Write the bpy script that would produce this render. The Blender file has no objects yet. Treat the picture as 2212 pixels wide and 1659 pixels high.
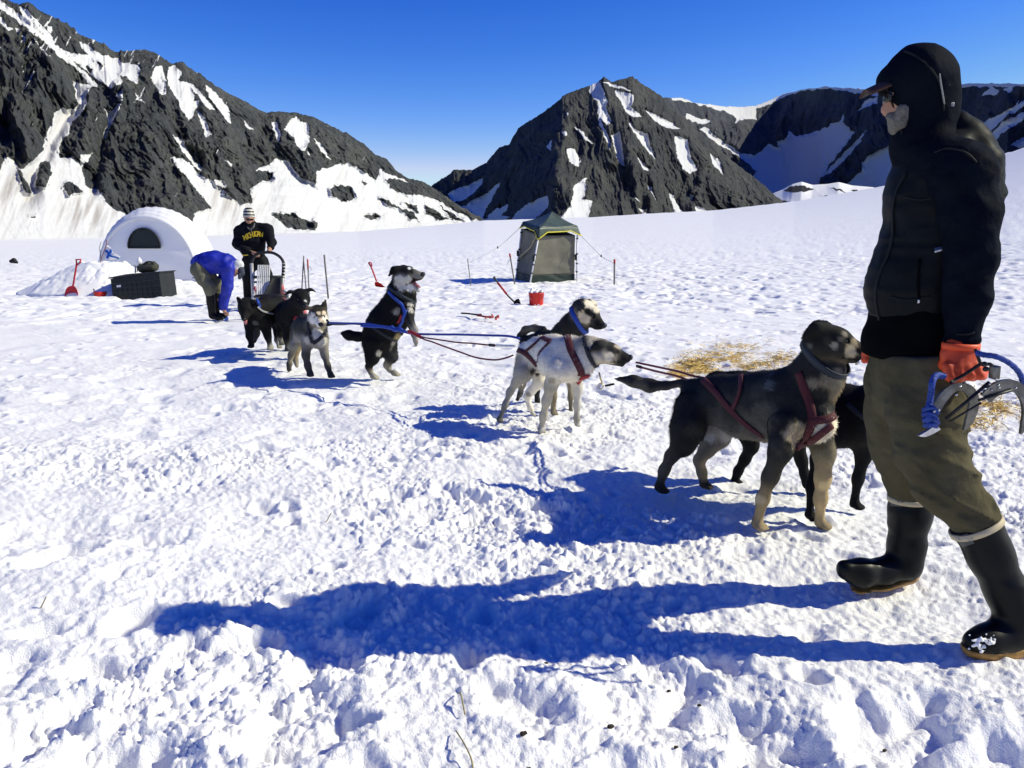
import bpy, bmesh, math, random
import numpy as np
from mathutils import Vector, Matrix
from mathutils.bvhtree import BVHTree

SC = bpy.context.scene
COL = SC.collection

# ---------------------------------------------------------------- camera
FPX = 1850.0; CX = 1106.0; CY = 829.5; CAMZ = 1.3; PITCH = math.radians(10)
cam_d = bpy.data.cameras.new("camera"); cam = bpy.data.objects.new("camera", cam_d); COL.objects.link(cam)
cam_d.sensor_fit = 'HORIZONTAL'; cam_d.sensor_width = 36.0; cam_d.lens = FPX/2212*36.0
cam_d.clip_start = 0.05; cam_d.clip_end = 12000
cam.location = (0, 0, CAMZ); cam.rotation_euler = (math.radians(90)-PITCH, 0, 0)
SC.camera = cam

# ---------------------------------------------------------------- world and sun
SUN_EL = math.radians(37); SUN_AZ = math.radians(89)       # azimuth clockwise from +Y
world = bpy.data.worlds.new("World"); SC.world = world; world.use_nodes = True
wn = world.node_tree; wn.nodes.clear()
sky = wn.nodes.new("ShaderNodeTexSky"); sky.sky_type = 'NISHITA'; sky.sun_disc = False
sky.sun_elevation = SUN_EL; sky.sun_rotation = SUN_AZ
sky.altitude = 1500; sky.air_density = 1.0; sky.dust_density = 0.15; sky.ozone_density = 4.0
def _math(op, a, b):
    n = wn.nodes.new("ShaderNodeMath"); n.operation = op
    for i, v in enumerate((a, b)):
        if isinstance(v, (int, float)): n.inputs[i].default_value = v
        else: wn.links.new(v, n.inputs[i])
    return n.outputs[0]
# deep, clear alpine blue: per-channel contrast of the physical sky
_sep = wn.nodes.new("ShaderNodeSeparateColor"); wn.links.new(sky.outputs[0], _sep.inputs[0]); _com = wn.nodes.new("ShaderNodeCombineColor")
for _i, (_pw, _k, _mx) in enumerate(((3.2, 12.0, .50), (2.05, 2.0, .68), (1.1, 1.34, .82))):
    wn.links.new(_math('MULTIPLY', _math('MINIMUM', _math('MULTIPLY', _math('POWER', _math('MULTIPLY', _sep.outputs[_i], .11), _pw), _k), _mx), 10.0), _com.inputs[_i])
bg = wn.nodes.new("ShaderNodeBackground"); bg.inputs['Strength'].default_value = 0.10
wo = wn.nodes.new("ShaderNodeOutputWorld")
wn.links.new(_com.outputs[0], bg.inputs['Color']); wn.links.new(bg.outputs[0], wo.inputs['Surface'])
sun_d = bpy.data.lights.new("sun", 'SUN'); sun_d.energy = 4.8; sun_d.angle = math.radians(0.5); sun_d.color = (1.0, 0.955, 0.72)
sun = bpy.data.objects.new("sun", sun_d); COL.objects.link(sun)
SDIR = Vector((math.sin(SUN_AZ)*math.cos(SUN_EL), math.cos(SUN_AZ)*math.cos(SUN_EL), math.sin(SUN_EL)))
sun.rotation_euler = SDIR.to_track_quat('Z', 'Y').to_euler(); sun.location = (30, 0, 40)
SC.view_settings.view_transform = 'Standard'; SC.view_settings.look = 'None'
SC.view_settings.exposure = 0.15; SC.view_settings.gamma = 1.0

# ---------------------------------------------------------------- numeric helpers
_FW = np.array([0, math.cos(PITCH), -math.sin(PITCH)]); _UP = np.array([0, math.sin(PITCH), math.cos(PITCH)]); _RT = np.array([1.0, 0, 0])
CAM = np.array([0, 0, CAMZ])
def ray(x, y): return _FW + (x-CX)/FPX*_RT + (CY-y)/FPX*_UP
def P(x, y, D):                                  # photo point (2212 px wide grid) at distance D ahead -> world
    d = ray(x, y); return CAM + d*(D/d[1])
def G(x, y, z=0.0):                              # photo point resting at height z
    d = ray(x, y); return CAM + d*((z-CAMZ)/d[2])
def GD(x, y, z=0.0): return G(x, y, z)[1]
def proj(V):
    q = V-CAM; f = q@_FW
    f = np.where(f < 0.05, 0.05, f)
    return CX+FPX*(q@_RT)/f, CY-FPX*(q@_UP)/f
def depth_of(p): return float((np.asarray(p)-CAM)@_FW)
def sstep(a, b, x):
    t = np.clip((x-a)/(b-a), 0, 1); return t*t*(3-2*t)
def lerp(a, b, t): return a+(b-a)*t
def unit(v):
    v = np.asarray(v, float); return v/max(1e-9, np.linalg.norm(v))

def _hash(ix, iy, iz, s):
    n = (ix.astype(np.int64)*374761393+iy.astype(np.int64)*668265263+iz.astype(np.int64)*1440662683+s*974634777) & 0xffffffff
    n = ((n ^ (n >> 13))*1274126177) & 0xffffffff
    n = ((n ^ (n >> 16))*2246822519) & 0xffffffff
    return ((n ^ (n >> 15)) & 0xffffff)/float(0xffffff)
def vn2(x, y, s=0):                              # value noise, -1..1
    ix = np.floor(x); iy = np.floor(y); fx = x-ix; fy = y-iy
    fx = fx*fx*fx*(fx*(fx*6-15)+10); fy = fy*fy*fy*(fy*(fy*6-15)+10)
    z = np.zeros_like(ix)
    a = _hash(ix, iy, z, s); b = _hash(ix+1, iy, z, s); c = _hash(ix, iy+1, z, s); d = _hash(ix+1, iy+1, z, s)
    return 2*((a+(b-a)*fx)*(1-fy)+(c+(d-c)*fx)*fy)-1
def fbm2(x, y, o=4, s=0, g=.5):
    r = 0; a = 1.0; t = 0
    for k in range(o):
        c, sn = math.cos(k*1.3+.4), math.sin(k*1.3+.4)
        r = r+a*vn2((x*c-y*sn)*2**k+7.3*k, (x*sn+y*c)*2**k-3.1*k, s+k); t += a; a *= g
    return r/t
def vn3(p, s=0):
    i = np.floor(p); f = p-i; f = f*f*(3-2*f)
    x, y, z = i[..., 0], i[..., 1], i[..., 2]; r = 0
    for dx in (0, 1):
        for dy in (0, 1):
            for dz in (0, 1):
                w = (f[..., 0] if dx else 1-f[..., 0])*(f[..., 1] if dy else 1-f[..., 1])*(f[..., 2] if dz else 1-f[..., 2])
                r = r+w*_hash(x+dx, y+dy, z+dz, s)
    return 2*r-1
def crumbs(x, y, cell, s, fill=.8, rmin=.25, rmax=.62, flat=1.0):    # round clods: height field of random half-spheres
    ix = np.floor(x/cell); iy = np.floor(y/cell); h = np.zeros_like(x); z = np.zeros_like(ix)
    for dx in (-1, 0, 1):
        for dy in (-1, 0, 1):
            jx = ix+dx; jy = iy+dy
            px = (jx+_hash(jx, jy, z, s))*cell; py = (jy+_hash(jx, jy, z+1, s))*cell
            R = cell*(rmin+(rmax-rmin)*_hash(jx, jy, z+2, s)**2); on = _hash(jx, jy, z+3, s) < fill
            a = _hash(jx, jy, z+4, s)*3.14; ca, sa = np.cos(a), np.sin(a); e = 1+.6*_hash(jx, jy, z+5, s)
            ux = (x-px)*ca+(y-py)*sa; uy = (-(x-px)*sa+(y-py)*ca)*e
            q = np.maximum(0, 1-(ux*ux+uy*uy)/(R*R)); h = np.maximum(h, np.where(on, R*(.55*q+.35*np.sqrt(q)), 0))
    return h*flat
def poly_sd(x, y, pts):                          # signed distance, positive inside
    pts = np.asarray(pts, float); n = len(pts); d2 = np.full(x.shape, 1e18); ins = np.zeros(x.shape, bool)
    for i in range(n):
        ax, ay = pts[i]; bx, by = pts[(i+1) % n]; ex, ey = bx-ax, by-ay
        t = np.clip(((x-ax)*ex+(y-ay)*ey)/max(1e-9, ex*ex+ey*ey), 0, 1)
        d2 = np.minimum(d2, (x-ax-t*ex)**2+(y-ay-t*ey)**2)
        if ay != by:
            c = ((ay > y) != (by > y)) & (x < (bx-ax)*(y-ay)/(by-ay)+ax); ins ^= c
    d = np.sqrt(d2); return np.where(ins, d, -d)
def catmull(pts, n):
    p = np.asarray(pts, float); p = np.vstack([2*p[0]-p[1], p, 2*p[-1]-p[-2]]); out = []
    m = len(p)-3
    for u in np.linspace(0, m, n):
        i = min(int(u), m-1); t = u-i; a, b, c, d = p[i:i+4]
        out.append(.5*(2*b+(c-a)*t+(2*a-5*b+4*c-d)*t*t+(3*b-a-3*c+d)*t**3))
    return np.array(out)

# ---------------------------------------------------------------- materials
def lin(r, g, b):
    f = lambda c: (c/255/12.92) if c/255 <= .04045 else ((c/255+.055)/1.055)**2.4
    return (f(r), f(g), f(b))
MATS = {}
def material(name, col=(.5, .5, .5), rough=.7, metal=0., noise=None, bump=None, attr=None, sheen=0., coat=0., scale_vec=None, spec=.35):
    """noise=(scale, amount) varies value; bump=(scale, strength, distance); attr = colour attribute name"""
    if name in MATS: return MATS[name]
    m = bpy.data.materials.new(name); m.use_nodes = True; nt = m.node_tree; b = nt.nodes['Principled BSDF']
    b.inputs['Base Color'].default_value = (*col, 1); b.inputs['Roughness'].default_value = rough; b.inputs['Metallic'].default_value = metal
    b.inputs['Specular IOR Level'].default_value = spec
    if sheen: b.inputs['Sheen Weight'].default_value = sheen
    if coat: b.inputs['Coat Weight'].default_value = coat
    tc = nt.nodes.new('ShaderNodeTexCoord'); vec = tc.outputs['Object']
    if scale_vec:
        mp = nt.nodes.new('ShaderNodeMapping'); mp.inputs['Scale'].default_value = scale_vec
        nt.links.new(vec, mp.inputs['Vector']); vec = mp.outputs[0]
    src = None
    if attr:
        a = nt.nodes.new('ShaderNodeAttribute'); a.attribute_name = attr; src = a.outputs['Color']
    if noise:
        nz = nt.nodes.new('ShaderNodeTexNoise'); nz.inputs['Scale'].default_value = noise[0]; nz.inputs['Detail'].default_value = 5
        nt.links.new(vec, nz.inputs['Vector'])
        mr = nt.nodes.new('ShaderNodeMapRange'); mr.inputs['From Min'].default_value = .3; mr.inputs['From Max'].default_value = .7
        mr.inputs['To Min'].default_value = 1-noise[1]; mr.inputs['To Max'].default_value = 1+noise[1]
        nt.links.new(nz.outputs[0], mr.inputs['Value'])
        mx = nt.nodes.new('ShaderNodeVectorMath'); mx.operation = 'SCALE'; nt.links.new(mr.outputs[0], mx.inputs['Scale'])
        if src is not None: nt.links.new(src, mx.inputs[0])
        else: mx.inputs[0].default_value = col
        src = mx.outputs[0]
    if src is not None: nt.links.new(src, b.inputs['Base Color'])
    if bump:
        nb = nt.nodes.new('ShaderNodeTexNoise'); nb.inputs['Scale'].default_value = bump[0]; nb.inputs['Detail'].default_value = 6
        nt.links.new(vec, nb.inputs['Vector'])
        bp = nt.nodes.new('ShaderNodeBump'); bp.inputs['Strength'].default_value = bump[1]; bp.inputs['Distance'].default_value = bump[2]
        nt.links.new(nb.outputs[0], bp.inputs['Height']); nt.links.new(bp.outputs[0], b.inputs['Normal'])
    MATS[name] = m; return m

# ---------------------------------------------------------------- objects
ORG = {}
def tag(o, label=None, cat=None, group=None, kind=None):
    if label: o['label'] = label
    if cat: o['category'] = cat
    if group: o['group'] = group
    if kind: o['kind'] = kind
    return o
def empty(name, loc, label, cat, group=None):
    o = bpy.data.objects.new(name, None); COL.objects.link(o); o.location = loc; o.empty_display_size = .1
    ORG[o.name] = np.array(loc, float); return tag(o, label, cat, group)
def mk(name, V, F, mat, parent=None, smooth=True, col=None, loc=None, attrs=None, normals=None):
    """one mesh object from arrays (F: array of quads or tris, or list of mixed faces), world coordinates"""
    V = np.asarray(V, float)
    if parent is not None: org = ORG[parent.name]
    elif loc is not None: org = np.asarray(loc, float)
    else: org = np.array([(V[:, 0].min()+V[:, 0].max())/2, (V[:, 1].min()+V[:, 1].max())/2, V[:, 2].min()])
    me = bpy.data.meshes.new(name)
    if isinstance(F, np.ndarray):
        n, k = F.shape
        me.vertices.add(len(V)); me.vertices.foreach_set('co', (V-org).astype(np.float32).ravel())
        me.loops.add(n*k); me.loops.foreach_set('vertex_index', F.astype(np.int32).ravel())
        me.polygons.add(n); me.polygons.foreach_set('loop_start', np.arange(0, n*k, k, dtype=np.int32))
        me.update(calc_edges=True)
    else:
        me.from_pydata((V-org).tolist(), [], [list(map(int, f)) for f in F]); me.update()
    me.polygons.foreach_set('use_smooth', np.full(len(me.polygons), smooth, dtype=bool))
    if col is not None:
        a = me.color_attributes.new('Col', 'FLOAT_COLOR', 'POINT')
        c = np.ones((len(V), 4), np.float32); c[:, :3] = col; a.data.foreach_set('color', c.ravel())
    for k_, v_ in (attrs or {}).items():
        a = me.attributes.new(k_, 'FLOAT', 'POINT'); a.data.foreach_set('value', np.asarray(v_, np.float32))
    if mat is not None: me.materials.append(mat)
    if normals is not None: me.normals_split_custom_set_from_vertices(np.asarray(normals, float).tolist())
    o = bpy.data.objects.new(name, me); COL.objects.link(o)
    if parent is not None: o.parent = parent; ORG[o.name] = org if parent.type == 'EMPTY' or parent.parent else org
    else: o.location = org; ORG[o.name] = org
    return o
class MB:                                        # collects shapes for one mesh
    def __init__(s): s.V = []; s.F = []; s.n = 0
    def add(s, V, F):
        V = np.asarray(V, float); s.V.append(V); s.F += [[i+s.n for i in f] for f in F]; s.n += len(V); return s
    def tube(s, pts, r, sides=8, caps=True, flat=None):
        pts = np.asarray(pts, float); n = len(pts); r = np.full(n, r) if np.isscalar(r) else np.asarray(r, float)
        T = np.gradient(pts, axis=0); T /= np.maximum(1e-9, np.linalg.norm(T, axis=1))[:, None]
        up = np.array([0, 0, 1.]) if abs(T[0][2]) < .9 else np.array([1., 0, 0])
        A = unit(np.cross(T[0], up)); V = []
        for i in range(n):
            A = unit(A-T[i]*(A@T[i])); B = np.cross(T[i], A)
            for k in range(sides):
                a = 2*math.pi*k/sides; V.append(pts[i]+r[i]*(math.cos(a)*A+math.sin(a)*B*(flat or 1)))
        F = [[i*sides+k, i*sides+(k+1) % sides, (i+1)*sides+(k+1) % sides, (i+1)*sides+k] for i in range(n-1) for k in range(sides)]
        if caps: F += [list(range(sides))[::-1], [(n-1)*sides+k for k in range(sides)]]
        return s.add(V, F)
    def box(s, c, size, R=None, bev=.004):
        bm = bmesh.new(); bmesh.ops.create_cube(bm, size=1.0)
        for v in bm.verts: v.co = Vector((v.co.x*size[0], v.co.y*size[1], v.co.z*size[2]))
        if bev: bmesh.ops.bevel(bm, geom=bm.edges[:], offset=min(bev, min(size)*.4), segments=2, affect='EDGES', profile=.7)
        bm.verts.index_update(); V = np.array([v.co[:] for v in bm.verts]); F = [[v.index for v in f.verts] for f in bm.faces]; bm.free()
        if R is not None: V = V@np.asarray(R, float).T
        return s.add(V+np.asarray(c, float), F)
    def hexa(s, c8):                             # eight corners: bottom loop then top loop
        return s.add(c8, [[3, 2, 1, 0], [4, 5, 6, 7], [0, 1, 5, 4], [1, 2, 6, 5], [2, 3, 7, 6], [3, 0, 4, 7]])
    def sheet(s, grid, th=.004):                 # grid (n,m,3) thickened along its normals
        g = np.asarray(grid, float); n, m = g.shape[:2]
        N = np.cross(np.gradient(g, axis=0), np.gradient(g, axis=1)); N /= np.maximum(1e-9, np.linalg.norm(N, axis=2))[..., None]
        V = np.concatenate([(g+N*th/2).reshape(-1, 3), (g-N*th/2).reshape(-1, 3)]); q = n*m; F = []
        for i in range(n-1):
            for j in range(m-1):
                a = i*m+j; F.append([a, a+m, a+m+1, a+1]); F.append([q+a, q+a+1, q+a+m+1, q+a+m])
        b = [i*m for i in range(n)]+[(n-1)*m+j for j in range(1, m)]+[i*m+m-1 for i in range(n-2, -1, -1)]+[j for j in range(m-2, 0, -1)]
        for i in range(len(b)):
            u, v = b[i], b[(i+1) % len(b)]; F.append([u, v, q+v, q+u][::-1])
        return s.add(V, F)
    def lathe(s, c, prof, axis=(0, 0, 1), sides=24, cap=True):
        ax = unit(axis); A = unit(np.cross(ax, [1, 0, 0] if abs(ax[0]) < .9 else [0, 1, 0])); B = np.cross(ax, A); V = []; n = len(prof)
        for r, h in prof:
            for k in range(sides):
                a = 2*math.pi*k/sides; V.append(np.asarray(c)+ax*h+r*(math.cos(a)*A+math.sin(a)*B))
        F = [[i*sides+k, i*sides+(k+1) % sides, (i+1)*sides+(k+1) % sides, (i+1)*sides+k] for i in range(n-1) for k in range(sides)]
        if cap: F += [list(range(sides))[::-1], [(n-1)*sides+k for k in range(sides)]]
        return s.add(V, F)
    def build(s, name, mat, parent=None, smooth=True, loc=None):
        o = mk(name, np.concatenate(s.V), s.F, mat, parent, smooth, loc=loc); return o
def edge_split(o, ang=40):                       # keep hard edges crisp under smooth shading
    o.data.set_sharp_from_angle(angle=math.radians(ang)); return o
# ================================================================ the setting
# ---- snow field: one sheet from under the camera to beyond the crest
HX = [-900, -400, 0, 400, 784, 949, 1047, 1275, 1390, 1527, 1696, 1910, 2162, 2212, 2500, 2900]
HY = [516, 516, 514, 510, 500, 487, 477, 470, 463, 457, 440, 408, 350.6, 340, 285, 240]
CRX = [-900, 400, 1000, 1400, 1700, 2212, 2900]; CRR = [260, 260, 300, 260, 210, 150, 120]
def broad(x, y):                                  # large-scale height of the glacier
    r = np.hypot(x, y); az = np.arctan2(x, np.maximum(y, 1e-6)); az = np.where(y > 0, az, np.sign(x)*1.4)
    px = CX+FPX*np.tan(np.clip(az, -.95, .95))*.985
    R = np.interp(px, CRX, CRR); e = (503.3-np.interp(px, HX, HY))/FPX
    zr = np.maximum(0, 1.3+e*R); s = np.clip((r-16)/(R-16), 0, 1)
    z = zr*(s**1.25)
    return z-np.maximum(0, r-R)*.05
STAINS = [((1495, 782), (40, 14), 1.0), ((1560, 768), (75, 16), .75), ((1470, 802), (30, 8), .9), ((1640, 788), (50, 10), .7), ((1700, 772), (40, 14), .6), ((1590, 744), (50, 6), .4), ((1540, 795), (40, 8), .8), ((2095, 908), (70, 12), .7), ((2160, 870), (60, 16), .6), ((2080, 860), (30, 20), .4)]   # straw-stained, urine-yellow snow
FOOT = []                                         # pressed spots: (x, y, radius, depth)
def micro(x, y, near=True):
    r = np.hypot(x, y)
    amp = .45+.55*sstep(11, 3.0, r)
    w1 = x+.05*vn2(x*3.1, y*3.1, 5)+.012*vn2(x*17, y*17, 7); w2 = y+.05*vn2(x*3.1+9, y*3.1, 6)+.012*vn2(x*17+5, y*17, 8)
    h = .05*fbm2(x/1.7, y/1.7, 3, 11)+.035*fbm2(x/.45, y/.45, 3, 12)
    h += -.026*sstep(.15, .75, fbm2(x/.62+3, y/.55, 2, 21))-.05*sstep(3.5, 8, r)*sstep(.2, .6, fbm2(x/.3, y/.36, 2, 22))          # hollows
    if near:
        dens = sstep(-.3, .45, fbm2(x/.9, y/.9, 3, 31))
        h += .19*crumbs(w1, w2, .17, 41, .7)*(.3+.7*dens)
        h += .40*crumbs(w1+.3, w2, .085, 42, .8)*(.2+.8*dens)
        c3 = sstep(13, 6, r)
        h += c3*(.78*crumbs(w1, w2+.7, .043, 43, .9)*(.35+.65*dens)+.9*crumbs(w1, w2+.2, .022, 44, .85)*(.35+.65*dens))
        h += c3*.006*fbm2(x/.03, y/.03, 2, 45)
    return h*amp-.03
rng = np.random.RandomState(4)
for _ in range(420):                              # old boot and paw prints
    rr = 1.6+11*rng.rand()**.8; a = (rng.rand()-.5)*1.3
    FOOT.append((rr*math.sin(a), rr*math.cos(a), rng.uniform(.04, .085), rng.uniform(.02, .045)))
for fx, fy, rx, d in [(255, 1620, .12, .075), (640, 1540, .17, .06), (60, 1555, .11, .05), (30, 1410, .09, .04), (215, 1430, .08, .04), (700, 1395, .12, .05), (770, 1310, .1, .05),
                      (1320, 1640, .08, .05), (1490, 1640, .1, .06), (1130, 1500, .12, .06), (1700, 1600, .15, .07), (1960, 1560, .18, .07), (2150, 1620, .14, .07), (850, 1050, .1, .05), (560, 960, .09, .05), (120, 1190, .12, .05), (330, 1160, .1, .04), (1180, 1080, .09, .05), (420, 1390, .1, .04)]:
    g = G(fx, fy); FOOT.append((g[0], g[1], rx, d))
def prints(x, y):
    h = np.zeros_like(x)
    for i, (fx, fy, rd, dp) in enumerate(FOOT):
        m = (np.abs(x-fx) < rd*3) & (np.abs(y-fy) < rd*3)
        if not m.any(): continue
        a = (i*2.399) % 3.14; ux = (x[m]-fx); uy = (y[m]-fy); c, s_ = math.cos(a), math.sin(a)
        q = np.sqrt(((ux*c+uy*s_)/1.5)**2+(-ux*s_+uy*c)**2)/rd+.25*vn2(x[m]*14, y[m]*14, 77)
        h[m] -= .8*dp*(1-sstep(.35, 1.0, q))-.2*dp*np.exp(-((q-1.25)/.28)**2)
    return h
def build_snow():
    a_in = np.linspace(-.92, .92, 1320); a_out = np.linspace(.92, 2*math.pi-.92, 60)[1:-1]
    az = np.concatenate([a_in, a_out]); na = len(az)
    r = np.concatenate([np.geomspace(.5, 1.25, 14, endpoint=False), np.geomspace(1.25, 34, 1060, endpoint=False), np.geomspace(34, 700, 130)]); nr = len(r)
    Rg, Ag = np.meshgrid(r, az, indexing='ij'); x = Rg*np.sin(Ag); y = Rg*np.cos(Ag)
    z = broad(x, y); mi = np.zeros_like(z)
    k = 1320
    nearr = r < 15
    idx = np.ix_(nearr, np.arange(na) < k); mi[idx] = micro(x[idx], y[idx], True)+prints(x[idx], y[idx])
    farr = (r >= 15) & (r < 300); idx = np.ix_(farr, np.arange(na) < k)
    xx, yy = x[idx], y[idx]; rr = np.hypot(xx, yy)
    m2 = micro(xx, yy, False)-.075*sstep(.12, .6, fbm2(xx/.42, yy/.5, 3, 53))*sstep(70, 14, rr)*(.25+.75*sstep(-.3, .4, fbm2(xx/3.5, yy/6, 3, 54)))+.30*crumbs(xx, yy, .3, 51, .5)*sstep(60, 12, rr)*.5+.02*fbm2(xx/.22, yy/.4, 2, 52)*sstep(60, 20, rr)
    mi[idx] = m2*(1-.75*sstep(22, 90, rr))
    z = z+mi
    V = np.stack([x, y, z], -1).reshape(-1, 3)
    i = np.arange(nr-1)[:, None]; j = np.arange(na)[None, :]; jn = (j+1) % na
    F = np.stack([i*na+j, i*na+jn, (i+1)*na+jn, (i+1)*na+j], -1).reshape(-1, 4)[:, ::-1]
    c = len(V); V = np.vstack([V, [0, 0, -.03]])
    sx, sy = V[:, 0], V[:, 1]; sta = np.zeros(len(V)); nr_ = (np.hypot(sx, sy) < 14) & (sy > 2)
    for (bx, by), (wx, wy), am in STAINS:
        c = G(bx, by); e1 = abs(G(bx+wx, by)[0]-c[0]); e2 = abs(G(bx, by-wy)[1]-c[1]); sta[nr_] = np.maximum(sta[nr_], am*np.exp(-((sx[nr_]-c[0])/e1)**2-((sy[nr_]-c[1])/e2)**2))
    q = fbm2(sx[nr_]/.10, sy[nr_]/.16, 4, 61); sta[nr_] = np.clip(sta[nr_]*1.9*sstep(-.4, .35, q)-.12, 0, .95)
    o = mk('snow_field', V, F, snow_mat(), loc=(0, 0, 0), attrs={'stain': sta})
    return tag(o, 'trampled white snow of the glacier with clods and footprints', 'snow', kind='structure')
def snow_mat():
    if 'snow' in MATS: return MATS['snow']
    m = material('snow', (.86, .875, .90), .55, bump=(170, .6, .008))
    nt = m.node_tree; b = nt.nodes['Principled BSDF']; b.inputs['Specular IOR Level'].default_value = .2
    b.inputs['Subsurface Weight'].default_value = .45; b.inputs['Subsurface Radius'].default_value = (1, 1, .95); b.inputs['Subsurface Scale'].default_value = .009
    tc = nt.nodes.new('ShaderNodeTexCoord')
    # straw-yellow stained ground behind the lead dogs and a slightly greyer melt pattern
    n1 = nt.nodes.new('ShaderNodeTexNoise'); n1.inputs['Scale'].default_value = 1.1; n1.inputs['Detail'].default_value = 5
    nt.links.new(tc.outputs['Object'], n1.inputs['Vector'])
    r1 = nt.nodes.new('ShaderNodeMapRange'); r1.inputs['From Min'].default_value = .35; r1.inputs['From Max'].default_value = .65
    nt.links.new(n1.outputs[0], r1.inputs['Value'])
    mix = nt.nodes.new('ShaderNodeMix'); mix.data_type = 'RGBA'
    mix.inputs['A'].default_value = (.84, .835, .82, 1); mix.inputs['B'].default_value = (.90, .895, .875, 1)
    nt.links.new(r1.outputs[0], mix.inputs['Factor'])
    st = nt.nodes.new('ShaderNodeAttribute'); st.attribute_name = 'stain'; m2 = nt.nodes.new('ShaderNodeMix'); m2.data_type = 'RGBA'; m2.inputs['B'].default_value = (.52, .34, .085, 1)
    nt.links.new(st.outputs['Fac'], m2.inputs['Factor']); nt.links.new(mix.outputs['Result'], m2.inputs['A']); nt.links.new(m2.outputs['Result'], b.inputs['Base Color'])
    MATS['snow'] = m; return m

# ---- mountains
def mountain_mat(name, rock_a, rock_b, vert=(.05, .05, .012), snow=(.58, .58, .59), streak=.0, bscale=1.0):
    m = bpy.data.materials.new(name); m.use_nodes = True; nt = m.node_tree; b = nt.nodes['Principled BSDF']; L = nt.links.new
    b.inputs['Roughness'].default_value = .85; b.inputs['Specular IOR Level'].default_value = .15
    tc = nt.nodes.new('ShaderNodeTexCoord')
    mp = nt.nodes.new('ShaderNodeMapping'); mp.inputs['Scale'].default_value = vert; L(tc.outputs['Object'], mp.inputs['Vector'])
    n1 = nt.nodes.new('ShaderNodeTexNoise'); n1.inputs['Scale'].default_value = 6*bscale; n1.inputs['Detail'].default_value = 8; n1.inputs['Roughness'].default_value = .7; L(mp.outputs[0], n1.inputs['Vector'])
    n2 = nt.nodes.new('ShaderNodeTexNoise'); n2.inputs['Scale'].default_value = .03*bscale; n2.inputs['Detail'].default_value = 6; L(tc.outputs['Object'], n2.inputs['Vector'])
    n3 = nt.nodes.new('ShaderNodeTexNoise'); n3.inputs['Scale'].default_value = .35*bscale; n3.inputs['Detail'].default_value = 8; n3.inputs['Roughness'].default_value = .65; L(tc.outputs['Object'], n3.inputs['Vector'])
    r1 = nt.nodes.new('ShaderNodeMapRange'); r1.inputs['From Min'].default_value = .3; r1.inputs['From Max'].default_value = .72; L(n1.outputs[0], r1.inputs['Value'])
    rk = nt.nodes.new('ShaderNodeMix'); rk.data_type = 'RGBA'; rk.inputs['A'].default_value = (*rock_a, 1); rk.inputs['B'].default_value = (*rock_b, 1); L(r1.outputs[0], rk.inputs['Factor'])
    br = nt.nodes.new('ShaderNodeMix'); br.data_type = 'RGBA'; br.blend_type = 'MULTIPLY'; br.inputs['B'].default_value = (1.45, 1.38, 1.25, 1)
    r2 = nt.nodes.new('ShaderNodeMapRange'); r2.inputs['From Min'].default_value = .42; r2.inputs['From Max'].default_value = .6; L(n2.outputs[0], r2.inputs['Value'])
    L(r2.outputs[0], br.inputs['Factor']); L(rk.outputs['Result'], br.inputs['A'])
    at = nt.nodes.new('ShaderNodeAttribute'); at.attribute_name = 'snow'
    ad = nt.nodes.new('ShaderNodeMath'); ad.operation = 'MULTIPLY_ADD'; ad.inputs[1].default_value = .5; L(n3.outputs[0], ad.inputs[0]); 
    sb = nt.nodes.new('ShaderNodeMath'); sb.operation = 'SUBTRACT'; sb.inputs[1].default_value = .25; L(at.outputs['Fac'], sb.inputs[0]); L(sb.outputs[0], ad.inputs[2])
    rs = nt.nodes.new('ShaderNodeMapRange'); rs.inputs['From Min'].default_value = .46; rs.inputs['From Max'].default_value = .54; L(ad.outputs[0], rs.inputs['Value'])
    # dirt streaks on snow fans
    dt = nt.nodes.new('ShaderNodeAttribute'); dt.attribute_name = 'dirt'
    sn = nt.nodes.new('ShaderNodeMix'); sn.data_type = 'RGBA'; sn.inputs['A'].default_value = (*snow, 1); sn.inputs['B'].default_value = (.30, .27, .25, 1); L(dt.outputs['Fac'], sn.inputs['Factor'])
    mx = nt.nodes.new('ShaderNodeMix'); mx.data_type = 'RGBA'; L(rs.outputs[0], mx.inputs['Factor']); L(br.outputs['Result'], mx.inputs['A']); L(sn.outputs['Result'], mx.inputs['B'])
    L(mx.outputs['Result'], b.inputs['Base Color'])
    bs = nt.nodes.new('ShaderNodeMath'); bs.operation = 'MULTIPLY_ADD'; bs.inputs[1].default_value = -.9; bs.inputs[2].default_value = 1.0; L(rs.outputs[0], bs.inputs[0])
    hh = nt.nodes.new('ShaderNodeMath'); hh.operation = 'ADD'; L(n1.outputs[0], hh.inputs[0]); L(n3.outputs[0], hh.inputs[1])
    bp = nt.nodes.new('ShaderNodeBump'); bp.inputs['Distance'].default_value = 3.0/bscale; L(hh.outputs[0], bp.inputs['Height']); L(bs.outputs[0], bp.inputs['Strength']); L(bp.outputs[0], b.inputs['Normal'])
    return m
def line_d(px, py, pts):
    d = np.full(px.shape, 1e9)
    for (ax, ay), (bx, by) in zip(pts[:-1], pts[1:]):
        ex, ey = bx-ax, by-ay; t = np.clip(((px-ax)*ex+(py-ay)*ey)/(ex*ex+ey*ey), 0, 1); d = np.minimum(d, np.hypot(px-ax-t*ex, py-ay-t*ey))
    return d
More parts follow.
